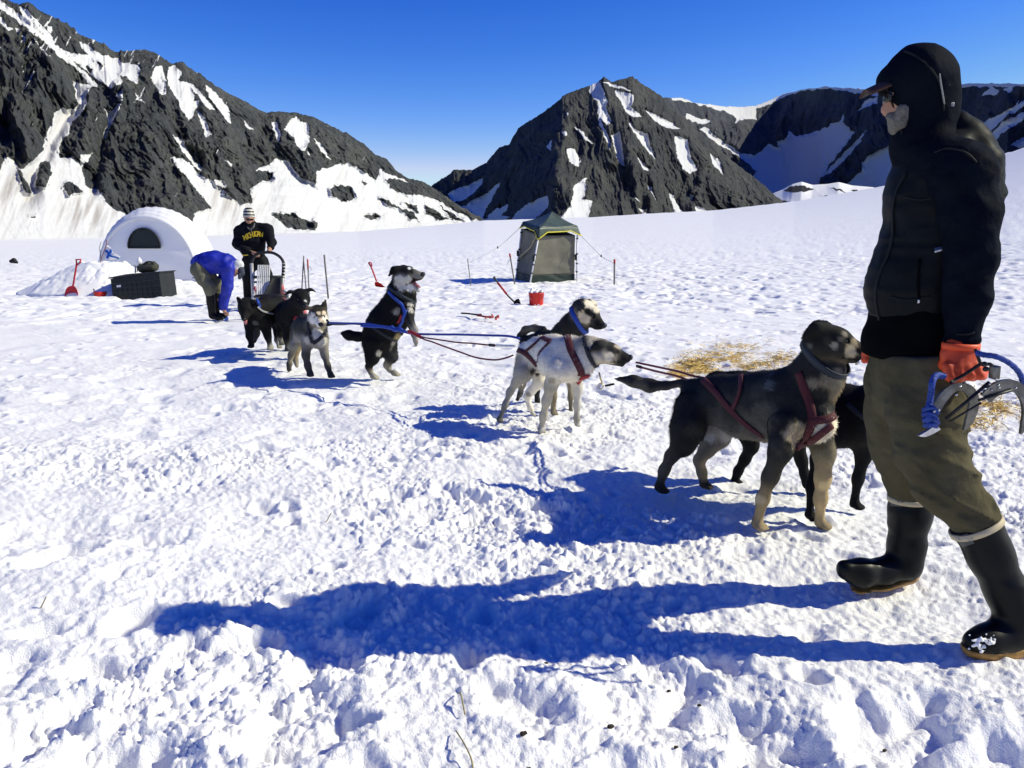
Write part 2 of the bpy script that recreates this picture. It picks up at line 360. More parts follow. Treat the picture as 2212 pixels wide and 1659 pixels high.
def mountain(name, label, ridge, rb, rr, x0, x1, nc, nr, prof, snow_polys, rock_polys, mat, gully, amp, jag=3.0, warp=3.0, seed=1, speck=0, back=260, dirtf=None, zb=-2.0, ramp=3.0, forms=()):
    xs = np.linspace(x0, x1, nc); rx, ry = np.array(ridge, float).T
    yr = np.interp(xs, rx, ry)
    sp = vn2(xs/9, xs*0+.5, seed+3); yr = yr-jag*np.maximum(0, sp)**2*1.6-jag*.35*vn2(xs/3.1, xs*0, seed+4)-jag*.5*vn2(xs/22, xs*0, seed+5)
    d = _FW[None]+((xs-CX)/FPX)[:, None]*_RT+((CY-yr)/FPX)[:, None]*_UP
    hl = np.hypot(d[:, 0], d[:, 1]); ux, uy = d[:, 0]/hl, d[:, 1]/hl; sl = d[:, 2]/hl
    RB = np.interp(xs, *np.array(rb, float).T); RR = np.interp(xs, *np.array(rr, float).T); k = np.ones(15)/15
    sm = lambda a: np.convolve(np.pad(a, 7, 'edge'), k, 'valid')
    RB, RR = sm(RB), sm(RR); ZR = CAMZ+sl*RR
    t = np.linspace(0, 1, nr)[:, None]; R0 = RB+(RR-RB)*t
    Z = zb+(ZR-zb)*prof(t)
    def pts(R): return np.stack([R*ux, R*uy, Z+0*R], -1)
    V = pts(R0); W = np.stack([V[..., 0]+V[..., 1]*.3, V[..., 2]], -1)
    lat = np.arctan2(ux, uy)*np.mean(RR)                       # metres along the face
    latg = lat[None, :]+0*t
    def mask(V):
        px, py = proj(V.reshape(-1, 3)); px = px.reshape(nr, nc); py = py.reshape(nr, nc)
        wx = px+warp*fbm2(px/9, py/14, 3, seed+20)+warp*.5*vn2(px/3, py/3, seed+22); wy = py+warp*1.5*fbm2(px/9+30, py/14, 3, seed+21)
        m = np.full(px.shape, -99.)
        for p in snow_polys: m = np.maximum(m, poly_sd(wx, wy, p))
        if speck:
            q = fbm2((px+py*.55)/4.5, (py-px*.55)/34., 3, seed+30)-.50+.25*fbm2(px/60, py/60, 2, seed+31); zone = sstep(330, 200, py+.25*px-60) if speck < .9 else sstep(300, 130, py+.05*px)*sstep(760, 500, px)*.25+.0; m = np.maximum(m, (q-.30+zone)*22)
        for p in rock_polys: m = np.minimum(m, -poly_sd(wx, wy, p))
        return m, px, py
    m, px, py = mask(V); soft = sstep(-6, 8, m)
    hw = t*np.mean(RR-RB)*1.1+0*latg; rg = lambda x, y, q: 1-2*np.abs(vn2(x, y, seed+q)); wl = latg+gully*.35*fbm2(latg/gully*.8, hw/gully*.8, 3, seed+7)+hw*.12
    rel = 1.7*rg(wl/gully*.8, hw/gully/4.5, 8)+.55*rg(wl/gully*2.3+3, hw/gully/1.7, 9)+.40*rg(wl/gully*5.1, hw/gully*.95, 10)+.22*rg(wl/gully*11.7+hw/gully*1.2, hw/gully*2.4, 11)+.13*rg(wl/gully*23, hw/gully*5.6, 14)+.14*fbm2(wl/gully*40, hw/gully*16, 3, seed+12)+.6*fbm2(latg/gully/2.4, hw/gully/2.4, 2, seed+13)
    env = np.sin(np.clip(t, 0, 1)*math.pi)**.5*.9+.1*(1-t)
    big = np.zeros_like(R0)                                     # the large ribs (+) and gullies (-) of this face
    for pl, wd, am in forms:
        dd = line_d(px+5*fbm2(px/30, py/30, 2, seed+40), py, pl)/wd; big = big+am*(np.maximum(0, 1-dd)**1.0 if am > 0 else np.exp(-dd*dd))
    V = pts(R0-(amp*rel*(1-.85*soft)+big)*env+amp*.12*soft*env)
    V[..., 2] += .20*amp*fbm2(latg/gully*4, hw/gully*4, 3, seed+15)*env*(1-.85*soft)
    m, px, py = mask(V)
    # back of the mountain
    B = []
    for q in (.12, .3, .6, 1.0):
        Rb_ = RR+back*q; zz = zb+(ZR-zb)*(1-q)**1.3; B.append(np.stack([Rb_*ux, Rb_*uy, zz], -1))
    low = V[:1].copy(); low[..., 2] -= 12
    A = np.concatenate([low, V, np.array(B)], 0); n2 = A.shape[0]
    sn = np.clip(.5+m/(2*ramp), 0, 1); snow = np.concatenate([sn[:1], sn, np.repeat(sn[-1:], 4, 0)*.0+.3], 0)
    dirt = np.zeros_like(snow)
    if dirtf is not None: dirt[1:nr+1] = dirtf(px, py)
    i = np.arange(n2-1)[:, None]; j = np.arange(nc-1)[None, :]
    F = np.stack([i*nc+j, i*nc+j+1, (i+1)*nc+j+1, (i+1)*nc+j], -1).reshape(-1, 4)
    o = mk(name, A.reshape(-1, 3), F, mat, attrs={'snow': snow.ravel(), 'dirt': dirt.ravel()}, loc=(float(A[0, nc//2, 0]), float(A[0, nc//2, 1]), 0))
    return tag(o, label, 'mountain', kind='structure')
def sc_(pts, s, ox=0, oy=0): return [(ox+s*x, oy+s*y) for x, y in pts]
Z1 = lambda p: sc_(p, .3403)
Z2 = lambda p: sc_(p, .3502, 752.8, 123.2)
Z3 = lambda p: sc_(p, .3502, 1437, 123.2)

def build_mountains():
    ridgeA = [(-400, -260), (-120, -75), (-20, -14), (20, 1), (41, 10), (61, 5), (82, 20), (112, 37), (157, 58), (170, 73), (211, 90), (252, 112), (306, 107), (333, 112), (357, 129), (371, 138), (391, 134), (412, 150), (436, 160), (463, 184), (490, 201), (531, 218), (558, 235), (579, 243), (613, 242), (640, 243), (677, 252), (708, 269), (753, 289), (788, 312), (809, 333), (837, 346), (854, 368), (882, 386), (917, 393), (938, 407), (963, 424), (1005, 452), (1047, 478), (1075, 490)]
    snowA = [Z1(p) for p in [
        [(-60, -40), (0, -5), (60, 40), (200, 150), (300, 230), (380, 310), (480, 400), (600, 520), (620, 550), (570, 540), (480, 430), (400, 380), (300, 290), (180, 190), (80, 110), (0, 60), (-60, 20)],
        [(120, 45), (170, 60), (260, 160), (330, 230), (350, 270), (300, 260), (220, 170), (150, 110)],
        [(0, 110), (40, 150), (90, 190), (60, 200), (20, 160), (-40, 120)], [(300, 160), (335, 170), (330, 215), (310, 210)],
        [(380, 310), (440, 330), (490, 350), (560, 350), (500, 270), (560, 280), (640, 350), (740, 370), (770, 400), (850, 410), (890, 430), (880, 500), (870, 540), (800, 490), (760, 480), (780, 530), (700, 560), (640, 520), (600, 500), (540, 440), (500, 400), (440, 370)],
        [(460, 500), (500, 530), (590, 545), (540, 610), (550, 650), (520, 720), (460, 770), (430, 850), (380, 910), (365, 970), (290, 990), (270, 930), (290, 850), (330, 780), (350, 710), (400, 690), (470, 700), (500, 660), (480, 600)],
        [(-400, 900), (-200, 1000), (0, 1080), (40, 990), (90, 1030), (130, 1080), (190, 1030), (250, 980), (300, 940), (365, 940), (380, 1010), (470, 1000), (520, 1060), (540, 1180), (620, 1200), (690, 1300), (800, 1360), (900, 1400), (1200, 1420), (1210, 1560), (-400, 1560)],
        [(660, 690), (700, 710), (750, 660), (770, 670), (700, 800), (670, 880), (650, 850), (690, 770)], [(510, 990), (590, 970), (540, 1040), (510, 1070)],
        [(980, 430), (1030, 420), (1050, 500), (1060, 600), (1030, 610), (990, 560), (960, 500)],
        [(1070, 430), (1110, 415), (1150, 460), (1130, 510), (1200, 520), (1230, 600), (1230, 650), (1270, 640), (1230, 720), (1200, 770), (1150, 700), (1120, 620), (1080, 560), (1060, 500)],
        [(1180, 510), (1230, 540), (1330, 650), (1360, 700), (1330, 700), (1250, 600)], [(1250, 680), (1290, 740), (1340, 850), (1310, 870), (1270, 760)],
        [(1300, 540), (1380, 600), (1460, 700), (1470, 790), (1400, 720), (1330, 620)], [(740, 600), (780, 560), (780, 640), (750, 640)], [(850, 590), (930, 660), (870, 630)], [(1550, 760), (1610, 830), (1560, 810)],
        [(1080, 1000), (1150, 1010), (1220, 1050), (1290, 1130), (1360, 1150), (1380, 1180), (1450, 1240), (1530, 1300), (1650, 1350), (1760, 1430), (1760, 1560), (1200, 1560), (1230, 1360), (1270, 1340), (1340, 1320), (1300, 1260), (1240, 1200), (1180, 1110), (1110, 1050)],
        [(1090, 850), (1160, 900), (1220, 1000), (1290, 1070), (1270, 1085), (1200, 1020), (1140, 930)],
        [(1620, 1080), (1760, 1010), (1830, 1020), (1870, 1080), (1910, 1120), (1990, 1160), (2090, 1250), (2130, 1240), (2100, 1140), (2150, 1100), (2260, 1110), (2400, 1200), (2500, 1300), (2700, 1360), (3000, 1400), (3000, 1560), (1690, 1560), (1540, 1300), (1600, 1280), (1590, 1200), (1650, 1150), (1720, 1150), (1740, 1090)],
        [(1720, 780), (1760, 770), (1780, 850), (1770, 890), (1750, 870)], [(1800, 830), (1830, 770), (1880, 740), (1950, 790), (1970, 860), (1940, 950), (1980, 1000), (1960, 960), (1890, 940), (1860, 860)],
        [(1360, 1140), (1440, 1160), (1430, 1200), (1380, 1180)], [(1420, 1020), (1480, 1040), (1470, 1065)], [(210, 250), (330, 370), (250, 300)], [(140, 225), (170, 240), (155, 270)], [(1990, 870), (2050, 930), (2100, 1010), (2040, 970)], [(100, 180), (125, 185), (120, 230)]]]
    snowA += [Z2(p) for p in [[(-200, 700), (0, 650), (60, 690), (120, 720), (170, 770), (190, 690), (280, 730), (370, 770), (330, 775), (250, 745), (230, 770), (300, 830), (360, 850), (440, 830), (520, 870), (600, 910), (680, 960), (800, 1010), (850, 1060), (600, 1100), (-200, 1100)]]]
    rockA = [Z1(p) for p in [[(260, 1020), (310, 1030), (330, 1110), (290, 1190), (220, 1180), (240, 1100)], [(110, 1060), (150, 1120), (200, 1220), (170, 1230), (120, 1130)], [(400, 1180), (440, 1150), (540, 1220), (440, 1240)],
        [(1720, 1360), (1860, 1350), (1960, 1400), (2020, 1410), (2000, 1460), (1830, 1450)], [(2095, 1200), (2150, 1180), (2230, 1190), (2250, 1260), (2180, 1280), (2110, 1240)], [(600, 380), (660, 420), (640, 440)], [(540, 420), (590, 430), (570, 470)], [(190, 1370), (230, 1372), (225, 1385), (195, 1382)]]]
    rockA += [Z2(p) for p in [[(230, 760), (300, 750), (420, 800), (500, 830), (560, 860), (470, 860), (350, 830), (260, 800)], [(180, 870), (250, 880), (300, 920), (400, 960), (440, 1010), (380, 1000), (320, 940), (200, 890)], [(90, 990), (160, 965), (200, 985), (140, 1010)], [(470, 910), (560, 960), (620, 1000), (560, 1010), (480, 960)], [(70, 760), (120, 780), (100, 800)], [(330, 900), (420, 910), (440, 960), (380, 940)], [(560, 905), (660, 985), (720, 1010), (640, 1005)]]]
    FA = [([(160, 165), (160, 230), (110, 290), (95, 340), (60, 430)], 16, -12), ([(232, 200), (238, 250), (216, 330), (200, 410)], 13, -13), ([(262, 185), (280, 225), (318, 290), (345, 360), (372, 430), (384, 470)], 62, 15), ([(120, 130), (75, 210), (50, 300)], 45, 12), ([(195, 200), (190, 260), (165, 330)], 28, 8),
          ([(330, 185), (345, 240), (400, 300), (435, 360)], 13, -12), ([(430, 215), (470, 290), (520, 350), (540, 400)], 46, 12), ([(400, 170), (420, 230), (440, 270)], 16, -9), ([(560, 245), (580, 300), (612, 345), (650, 385)], 13, -11), ([(600, 250), (640, 300), (690, 360), (735, 405)], 40, 10), ([(520, 225), (545, 280), (570, 330)], 25, 7), ([(10, 190), (16, 300)], 12, -12), ([(30, 120), (25, 220), (20, 330)], 26, 6), ([(780, 320), (830, 380), (900, 420)], 40, 7)]
    def dirtA(px, py):
        s = fbm2((px+py*.35)/7, (py-px*.35)/60, 4, 91)
        zone = np.maximum(np.exp(-((px-185)/60)**2-((py-455)/35)**2), np.maximum(np.exp(-((px-30)/50)**2-((py-415)/40)**2)*.9, np.exp(-((px-500)/70)**2-((py-440)/45)**2)*.6))
        zone = np.maximum(zone, np.exp(-((px-120)/45)**2-((py-330)/70)**2)*.35)
        gl = sstep(.1, .5, fbm2((px+py*.4)/5, (py-px*.4)/70, 3, 93))*.22; return np.clip((s*1.0+.4)*zone*1.2+gl, 0, .85)
    mountain('mountain', 'steep dark rocky mountain with snow couloirs on the left', ridgeA, [(-400, 130), (0, 200), (300, 270), (600, 380), (1040, 640), (1080, 660)], [(-400, 400), (0, 470), (400, 520), (720, 620), (1047, 700), (1080, 710)],
             -330, 1062, 760, 380, lambda t: .30*t+.70*t**1.55, snowA, rockA, mountain_mat('dark_rock', (.020, .025, .029), (.112, .119, .122), (.05, .05, .016)), 22, 7.5, 3.2, 3.2, 1, speck=1.0, dirtf=dirtA, forms=FA)
    FBm = []
    ridgeB = [(900, 440), (935, 398), (963, 381), (980, 367), (1019, 368), (1050, 351), (1078, 319), (1100, 312), (1120, 277), (1155, 254.5), (1190, 232), (1218, 207), (1243, 195), (1271, 186), (1292, 176), (1304, 165), (1320, 176), (1345, 172), (1366, 163.5), (1383, 181), (1408, 193), (1429, 209), (1450, 236), (1472, 249), (1503, 277), (1538, 308), (1573, 340), (1612, 371), (1654, 403), (1696, 440), (1720, 455)]
    snowB = [Z2(p) for p in [
        [(1500, 160), (1550, 150), (1570, 200), (1600, 270), (1590, 310), (1620, 390), (1600, 420), (1570, 390), (1550, 380), (1600, 470), (1620, 580), (1580, 500), (1540, 380), (1540, 280), (1480, 210)], [(1570, 150), (1640, 170), (1730, 195), (1740, 205), (1610, 180)],
        [(1640, 200), (1760, 230), (1760, 270), (1740, 310), (1810, 365), (1740, 370), (1700, 330), (1690, 290), (1650, 240)], [(1730, 380), (1760, 440), (1840, 470), (1870, 560), (1890, 630), (1830, 560), (1780, 490), (1740, 430)],
        [(1830, 330), (1900, 360), (2050, 440), (1960, 440), (1870, 380)], [(1620, 480), (1680, 455), (1690, 560), (1700, 680), (1670, 650), (1640, 580)], [(2010, 490), (2090, 510), (2110, 610), (2155, 690), (2100, 720), (2060, 690), (2030, 610)],
        [(1340, 570), (1390, 565), (1430, 640), (1420, 680), (1380, 660), (1350, 620)], [(1335, 335), (1355, 345), (1355, 370)], [(1320, 460), (1345, 465), (1345, 490), (1325, 480)], [(1390, 420), (1450, 470), (1510, 540), (1450, 500)],
        [(1390, 800), (1430, 770), (1470, 790), (1460, 850), (1440, 880), (1500, 890), (1480, 1010), (1300, 1010), (1370, 920)], [(1420, 770), (1475, 740), (1460, 780)], [(1780, 610), (1820, 650), (1850, 700), (1820, 700)], [(1715, 830), (1800, 890), (1780, 885)],
        [(1780, 925), (1850, 970), (1830, 985)], [(1975, 840), (2000, 850), (2060, 965), (2010, 965)], [(2100, 840), (2130, 850), (2120, 890)], [(2140, 920), (2190, 930), (2222, 965), (2140, 965)], [(1845, 790), (1870, 800), (1900, 890)], [(2230, 600), (2290, 640), (2310, 720), (2260, 680)],
        [(610, 840), (700, 800), (830, 750), (820, 800), (700, 890), (640, 890)], [(700, 930), (760, 890), (850, 840), (940, 770), (900, 850), (840, 950), (820, 1005), (760, 980)], [(850, 980), (930, 930), (990, 900), (980, 940), (900, 1020)], [(1000, 1000), (1060, 940), (1170, 870), (1230, 855), (1230, 930), (1150, 1000)], [(1220, 560), (1250, 510), (1250, 580)], [(640, 890), (720, 930), (830, 1000), (900, 980), (1000, 985), (900, 1040), (700, 1040), (560, 880)]]]
    mountain('mountain', 'dark pyramid mountain with snow strips in the centre', ridgeB, [(900, 1000), (1050, 900), (1195, 640), (1215, 640), (1450, 800), (1700, 940)], [(900, 1060), (1050, 1040), (1200, 930), (1215, 930), (1300, 960), (1450, 1030), (1720, 1100)],
             905, 1716, 560, 300, lambda t: .55*t+.45*t**1.5, snowB, [], mountain_mat('scree_rock', (.024, .027, .031), (.078, .083, .086), (.03, .03, .012)), 40, 10.0, 3.0, 2.4, 40, zb=-6, forms=[([(1292, 185), (1330, 260), (1360, 330), (1400, 420)], 30, 9), ([(1345, 180), (1400, 260), (1470, 340), (1540, 420)], 26, 9), ([(1310, 230), (1340, 320), (1345, 400)], 12, -9), ([(1380, 230), (1440, 330), (1490, 430)], 12, -9), ([(1430, 250), (1500, 330), (1600, 420)], 26, 9), ([(1240, 215), (1215, 300), (1200, 420)], 22, 10)])
    ridgeC = [(1380, 230), (1437, 210.5), (1472, 212), (1500, 223), (1549, 228), (1591, 231.6), (1633, 228), (1661, 217.6), (1692.6, 202), (1734.7, 193), (1783.7, 188), (1815, 189.5), (1857, 193), (1896, 196.5), (1990, 190), (2067, 184), (2095, 181), (2137, 181), (2172, 181), (2212, 182), (2400, 170), (2700, 150)]
    snowC = [Z3(p) for p in [
        [(-60, 240), (30, 240), (120, 255), (250, 280), (340, 290), (440, 300), (560, 290), (640, 260), (730, 215), (850, 190), (990, 165), (1200, 185), (1310, 200), (1310, 240), (1150, 215), (990, 195), (850, 210), (740, 240), (650, 290), (560, 320), (560, 390), (490, 380), (430, 410), (440, 380), (400, 350), (340, 330), (200, 290)],
        [(120, 350), (200, 370), (280, 390), (260, 410), (170, 405), (130, 370)],
        [(200, 440), (250, 430), (330, 500), (420, 560), (480, 600), (560, 600), (640, 540), (700, 560), (690, 520), (740, 510), (760, 460), (800, 490), (900, 470), (1000, 430), (1080, 390), (1170, 470), (1100, 560), (1030, 640), (960, 740), (940, 800), (800, 850), (500, 850), (560, 700), (460, 620), (330, 540)],
        [(960, 740), (1240, 450), (1190, 540), (1020, 720)], [(1210, 650), (1280, 600), (1400, 530), (1455, 600), (1500, 660), (1500, 880), (1150, 880), (1120, 780), (1220, 700)],
        [(1900, 470), (2000, 380), (2100, 330), (2250, 250), (2250, 285), (2100, 370), (2010, 450)], [(1960, 520), (2080, 400), (2250, 320), (2190, 400), (2080, 470), (2000, 540)], [(2130, 550), (2250, 470), (2250, 560)], [(1780, 150), (2300, 140), (2300, 180), (1800, 185)],
        [(1950, 230), (2010, 180), (2060, 220), (2040, 235)], [(2080, 190), (2160, 180), (2130, 220)], [(1180, 330), (1240, 270), (1310, 240), (1300, 290), (1230, 310)], [(1080, 390), (1110, 330), (1095, 400)]]]
    mountain('mountain', 'shaded blue snowy mountain range at the far right', ridgeC, [(1380, 1250), (1690, 1730), (1760, 1720), (2212, 1240), (2700, 900)], [(1380, 1600), (1600, 2080), (1690, 2200), (1780, 1930), (2212, 1430), (2700, 1080)],
             1390, 2650, 560, 260, lambda t: .35*t+.65*t**1.6, snowC, [], mountain_mat('far_rock', (.03, .036, .05), (.085, .092, .11), (.02, .02, .006), bscale=.5), 55, 24.0, 2.0, 3.0, 70, speck=.5, back=500, zb=0)
    ridgeD = [(1540, 450), (1590, 442), (1650, 426), (1690, 410), (1712, 398), (1732, 393), (1755, 400), (1787, 398), (1812, 394), (1840, 401), (1885, 405), (1910, 412), (1960, 425), (2040, 440), (2100, 450)]
    rockD = [Z3(p) for p in [[(730, 822), (775, 800), (830, 786), (880, 800), (930, 818), (850, 828), (800, 838)], [(870, 890), (960, 872), (975, 890), (900, 900)], [(1150, 815), (1185, 820), (1230, 862), (1195, 866)], [(960, 850), (1090, 876), (1040, 882)], [(690, 870), (800, 906), (740, 908)], [(1225, 830), (1275, 866), (1240, 866)], [(640, 850), (700, 885), (670, 880)], [(1010, 800), (1080, 815), (1130, 838), (1050, 820)]]]
    mountain('snow_hills', 'low rolling snow hills with dark rock outcrops', ridgeD, [(1540, 1110), (2100, 930)], [(1540, 1430), (2100, 1240)],
             1590, 2140, 260, 90, lambda t: 1-(1-t)**1.7, [[(1000, 0), (3000, 0), (3000, 900), (1000, 900)]], rockD, mountain_mat('hill_rock', (.02, .022, .025), (.06, .06, .06), snow=(.84, .84, .83)), 150, 3, .15, 2.5, 90, zb=-3)
build_snow(); build_mountains()
# ================================================================ figures: smooth-blended bodies polygonised from rounded bones
def surface_nets(F, org, h):
    s = F < 0; nx, ny, nz = F.shape
    c = np.zeros((nx-1, ny-1, nz-1), np.int8)
    for dx in (0, 1):
        for dy in (0, 1):
            for dz in (0, 1): c += s[dx:nx-1+dx, dy:ny-1+dy, dz:nz-1+dz]
    act = (c > 0) & (c < 8); I = np.argwhere(act); n = len(I)
    idx = np.full(c.shape, -1, np.int64); idx[act] = np.arange(n)
    C = {}
    for dx in (0, 1):
        for dy in (0, 1):
            for dz in (0, 1): C[dx, dy, dz] = F[I[:, 0]+dx, I[:, 1]+dy, I[:, 2]+dz]
    acc = np.zeros((n, 3)); cnt = np.zeros(n)
    for a in C:
        for ax in range(3):
            if a[ax] == 0:
                b = list(a); b[ax] = 1; b = tuple(b); fa, fb = C[a], C[b]; cr = (fa < 0) != (fb < 0)
                t = np.where(cr, fa/np.where(fa == fb, 1, fa-fb), 0); p = np.tile(np.array(a, float), (n, 1)); p[:, ax] += t
                acc += np.where(cr[:, None], p, 0); cnt += cr
    V = org+h*(I+acc/np.maximum(cnt, 1)[:, None]); Q = []
    for ax in range(3):
        u, v = (ax+1) % 3, (ax+2) % 3
        sl0 = [slice(1, -1)]*3; sl1 = [slice(1, -1)]*3; sl0[ax] = slice(0, -1); sl1[ax] = slice(1, None)
        A, B = s[tuple(sl0)], s[tuple(sl1)]
        for flip in (False, True):
            E = np.argwhere((A & ~B) if not flip else (~A & B))
            if not len(E): continue
            g = E.copy(); g[:, u] += 1; g[:, v] += 1
            def at(du, dv):
                k = g.copy(); k[:, u] -= du; k[:, v] -= dv; return idx[k[:, 0], k[:, 1], k[:, 2]]
            q = np.stack([at(1, 1), at(0, 1), at(0, 0), at(1, 0)], 1)
            Q.append(q if not flip else q[:, ::-1])
    return V, np.concatenate(Q)
def vnormals(V, F):
    k = F.shape[1]; N = np.zeros_like(V)
    a = V[F[:, 0]]; n = np.cross(V[F[:, 2 % k]]-a, V[F[:, k-1]]-V[F[:, 1]]) if k == 4 else np.cross(V[F[:, 1]]-a, V[F[:, 2]]-a)
    for i in range(k): np.add.at(N, F[:, i], n)
    return N/np.maximum(1e-12, np.linalg.norm(N, axis=1))[:, None]
def relax(V, F, it=1, lam=.5):
    n = len(V)
    e = np.concatenate([F[:, [0, 1]], F[:, [1, 2]], F[:, [2, 3]], F[:, [3, 0]]])
    for _ in range(it):
        S = np.zeros_like(V); c = np.zeros(n)
        np.add.at(S, e[:, 0], V[e[:, 1]]); np.add.at(S, e[:, 1], V[e[:, 0]]); np.add.at(c, e[:, 0], 1); np.add.at(c, e[:, 1], 1)
        V = V+lam*(S/c[:, None]-V)
    return V

class Fig:
    """bones given in photo points (through a zoom window ox, oy, s) with a depth offset in metres from distance D"""
    def __init__(s, D, ox=0, oy=0, sc=1.0): s.D, s.ox, s.oy, s.sc = D, ox, oy, sc; s.pr = []; s.cuts = []; s.coat = False
    def j(s, x, y, dy=0.0): return P(s.ox+s.sc*x, s.oy+s.sc*y, s.D+dy)
    def m(s, px, x, y, dy=0.0): return px*s.sc*depth_of(s.j(x, y, dy))/FPX
    def bone(s, a, b, ra, rb, col=(.5, .5, .5), k=.03, sq=None, colb=None, under=None, sub=False):
        a = np.asarray(a, float); b = np.asarray(b, float); n = None; f = 1.0
        if sq is not None:
            if np.isscalar(sq):
                ax = b-a; n = np.cross(ax, [0, 0, 1.]); 
                if np.linalg.norm(n) < .15*np.linalg.norm(ax)+1e-6: n = np.array([0, 1., 0])
                n = unit(n); f = sq
            else: n, f = unit(sq[0]), sq[1]
        s.pr.append(dict(a=a, b=b, ra=ra, rb=rb, n=n, f=f, k=k, col=np.array(col), colb=np.array(colb if colb is not None else col), under=None if under is None else np.array(under), sub=sub)); return s
    def chain(s, pts, col, k=.03, sq=None, cols=None, under=None):
        """pts: (x, y, dy, r) in window pixels"""
        J = [s.j(x, y, d) for x, y, d, r in pts]; R = [s.m(r, x, y, d) for x, y, d, r in pts]
        if s.coat: R = [r*(.75+.20*float(sstep(.025, .09, r))) for r in R]; k = k*.75
        for i in range(len(pts)-1):
            c0 = cols[i] if cols else col; c1 = cols[i+1] if cols else col
            s.bone(J[i], J[i+1], R[i], R[i+1], c0, k, sq, c1, under)
        return s
    def ball(s, x, y, dy, r, col, k=.02, sq=None, sub=False):
        p = s.j(x, y, dy); s.bone(p, p+np.array([0, 1e-4, 0]), s.m(r, x, y, dy), s.m(r, x, y, dy), col, k, sq, sub=sub); return s
    def cut(s, p, n): s.cuts.append((np.asarray(p, float), unit(n))); return s        # removes the side the normal points to
    @staticmethod
    def dist(p, X):
        q = X-p['a']; e = p['b']-p['a']
        if p['n'] is not None:
            n, f = p['n'], p['f']; q = q+(q@n)[..., None]*n*(1/f-1); e = e+(e@n)*n*(1/f-1)
        t = np.clip((q@e)/max(1e-12, e@e), 0, 1); d = np.linalg.norm(q-t[..., None]*e, axis=-1)-(p['ra']+(p['rb']-p['ra'])*t)
        if p['n'] is not None: d = d*(.5+.5*min(1, p['f']))
        return d, t
    def mesh(s, h, noise=None, relax_it=1, post=None):
        lo = np.min([np.minimum(p['a'], p['b'])-max(p['ra'], p['rb'])*max(1, p['f']) for p in s.pr if not p['sub']], 0)-4*h-.02
        hi = np.max([np.maximum(p['a'], p['b'])+max(p['ra'], p['rb'])*max(1, p['f']) for p in s.pr if not p['sub']], 0)+4*h+.02
        n = np.ceil((hi-lo)/h).astype(int)+1; F = np.full(n, .5, np.float64)
        ax = [lo[i]+h*np.arange(n[i]) for i in range(3)]
        for p in s.pr:
            R = max(p['ra'], p['rb'])*max(1, p['f'])+p['k']+.03
            i0 = np.maximum(0, np.floor((np.minimum(p['a'], p['b'])-R-lo)/h).astype(int)); i1 = np.minimum(n, np.ceil((np.maximum(p['a'], p['b'])+R-lo)/h).astype(int)+1)
            if (i1 <= i0).any(): continue
            sl = tuple(slice(i0[i], i1[i]) for i in range(3))
            X = np.stack(np.meshgrid(ax[0][sl[0]], ax[1][sl[1]], ax[2][sl[2]], indexing='ij'), -1); d, _ = s.dist(p, X); f = F[sl]; k = p['k']
            if p['sub']:
                d = -d; hh = np.maximum(k-np.abs(f-d), 0)/k; F[sl] = np.maximum(f, d)+hh*hh*k*.25
            else:
                hh = np.maximum(k-np.abs(f-d), 0)/k; F[sl] = np.minimum(f, d)-hh*hh*k*.25
        X = None
        if s.cuts or noise:
            X = np.stack(np.meshgrid(*ax, indexing='ij'), -1)
            if noise: F = F+np.where(np.abs(F) < .08, noise(X), 0)
            for c, nn in s.cuts: F = np.maximum(F, (X-c)@nn)
        F[0] = F[-1] = .1; F[:, 0] = F[:, -1] = .1; F[:, :, 0] = F[:, :, -1] = .1
        V, Q = surface_nets(F, lo, h)
        if relax_it: V = relax(V, Q, relax_it)
        s.V, s.Q, s.N = V, Q, vnormals(V, Q)
        if post is not None:
            s.V = post(s.V, s.N); s.N = vnormals(s.V, s.Q)
        s.bvh = BVHTree.FromPolygons([Vector(v) for v in s.V], [tuple(map(int, q)) for q in s.Q])
        return s
    def paint(s, tau=.012, patches=(), mott=.25, seed=0):
        ds, ts, pr = [], [], [p for p in s.pr if not p['sub']]
        for p in pr: d, t = s.dist(p, s.V); ds.append(d); ts.append(t)
        ds = np.array(ds); w = np.exp(-(ds-ds.min(0))/tau); w /= w.sum(0); C = np.zeros_like(s.V); s.flow = np.zeros_like(s.V)
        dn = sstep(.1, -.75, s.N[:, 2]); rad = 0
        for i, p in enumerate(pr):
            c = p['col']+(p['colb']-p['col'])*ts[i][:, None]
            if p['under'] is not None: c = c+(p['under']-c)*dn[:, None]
            C += w[i][:, None]*c; rad = rad+w[i]*(p['ra']+(p['rb']-p['ra'])*ts[i]); s.flow += w[i][:, None]*unit(p['b']-p['a'])
        for pt in patches:
            x, y, dy, r, c = pt[:5]; soft = pt[5] if len(pt) > 5 else .5; q = s.j(x, y, dy); R = s.m(r, x, y, dy)
            dd = np.linalg.norm((s.V-q)*np.array([1, .6, 1]), axis=1)/R+.26*vn3(s.V*42, 3+seed)+.14*vn3(s.V*110, 5+seed); a = 1-sstep(1-soft*.5, 1+soft*.15, dd)
            C += a[:, None]*(np.array(c)-C)
        s.rad = rad
        nz = vn3(s.V*np.array([26, 26, 26]), seed)*.6+vn3(s.V*90, seed+1)*.4
        s.C = np.clip(C*(1+mott*nz)[:, None], .001, 1); return s
    def build(s, name, mat, parent): return mk(name, s.V, s.Q, mat, parent, col=getattr(s, 'C', None))
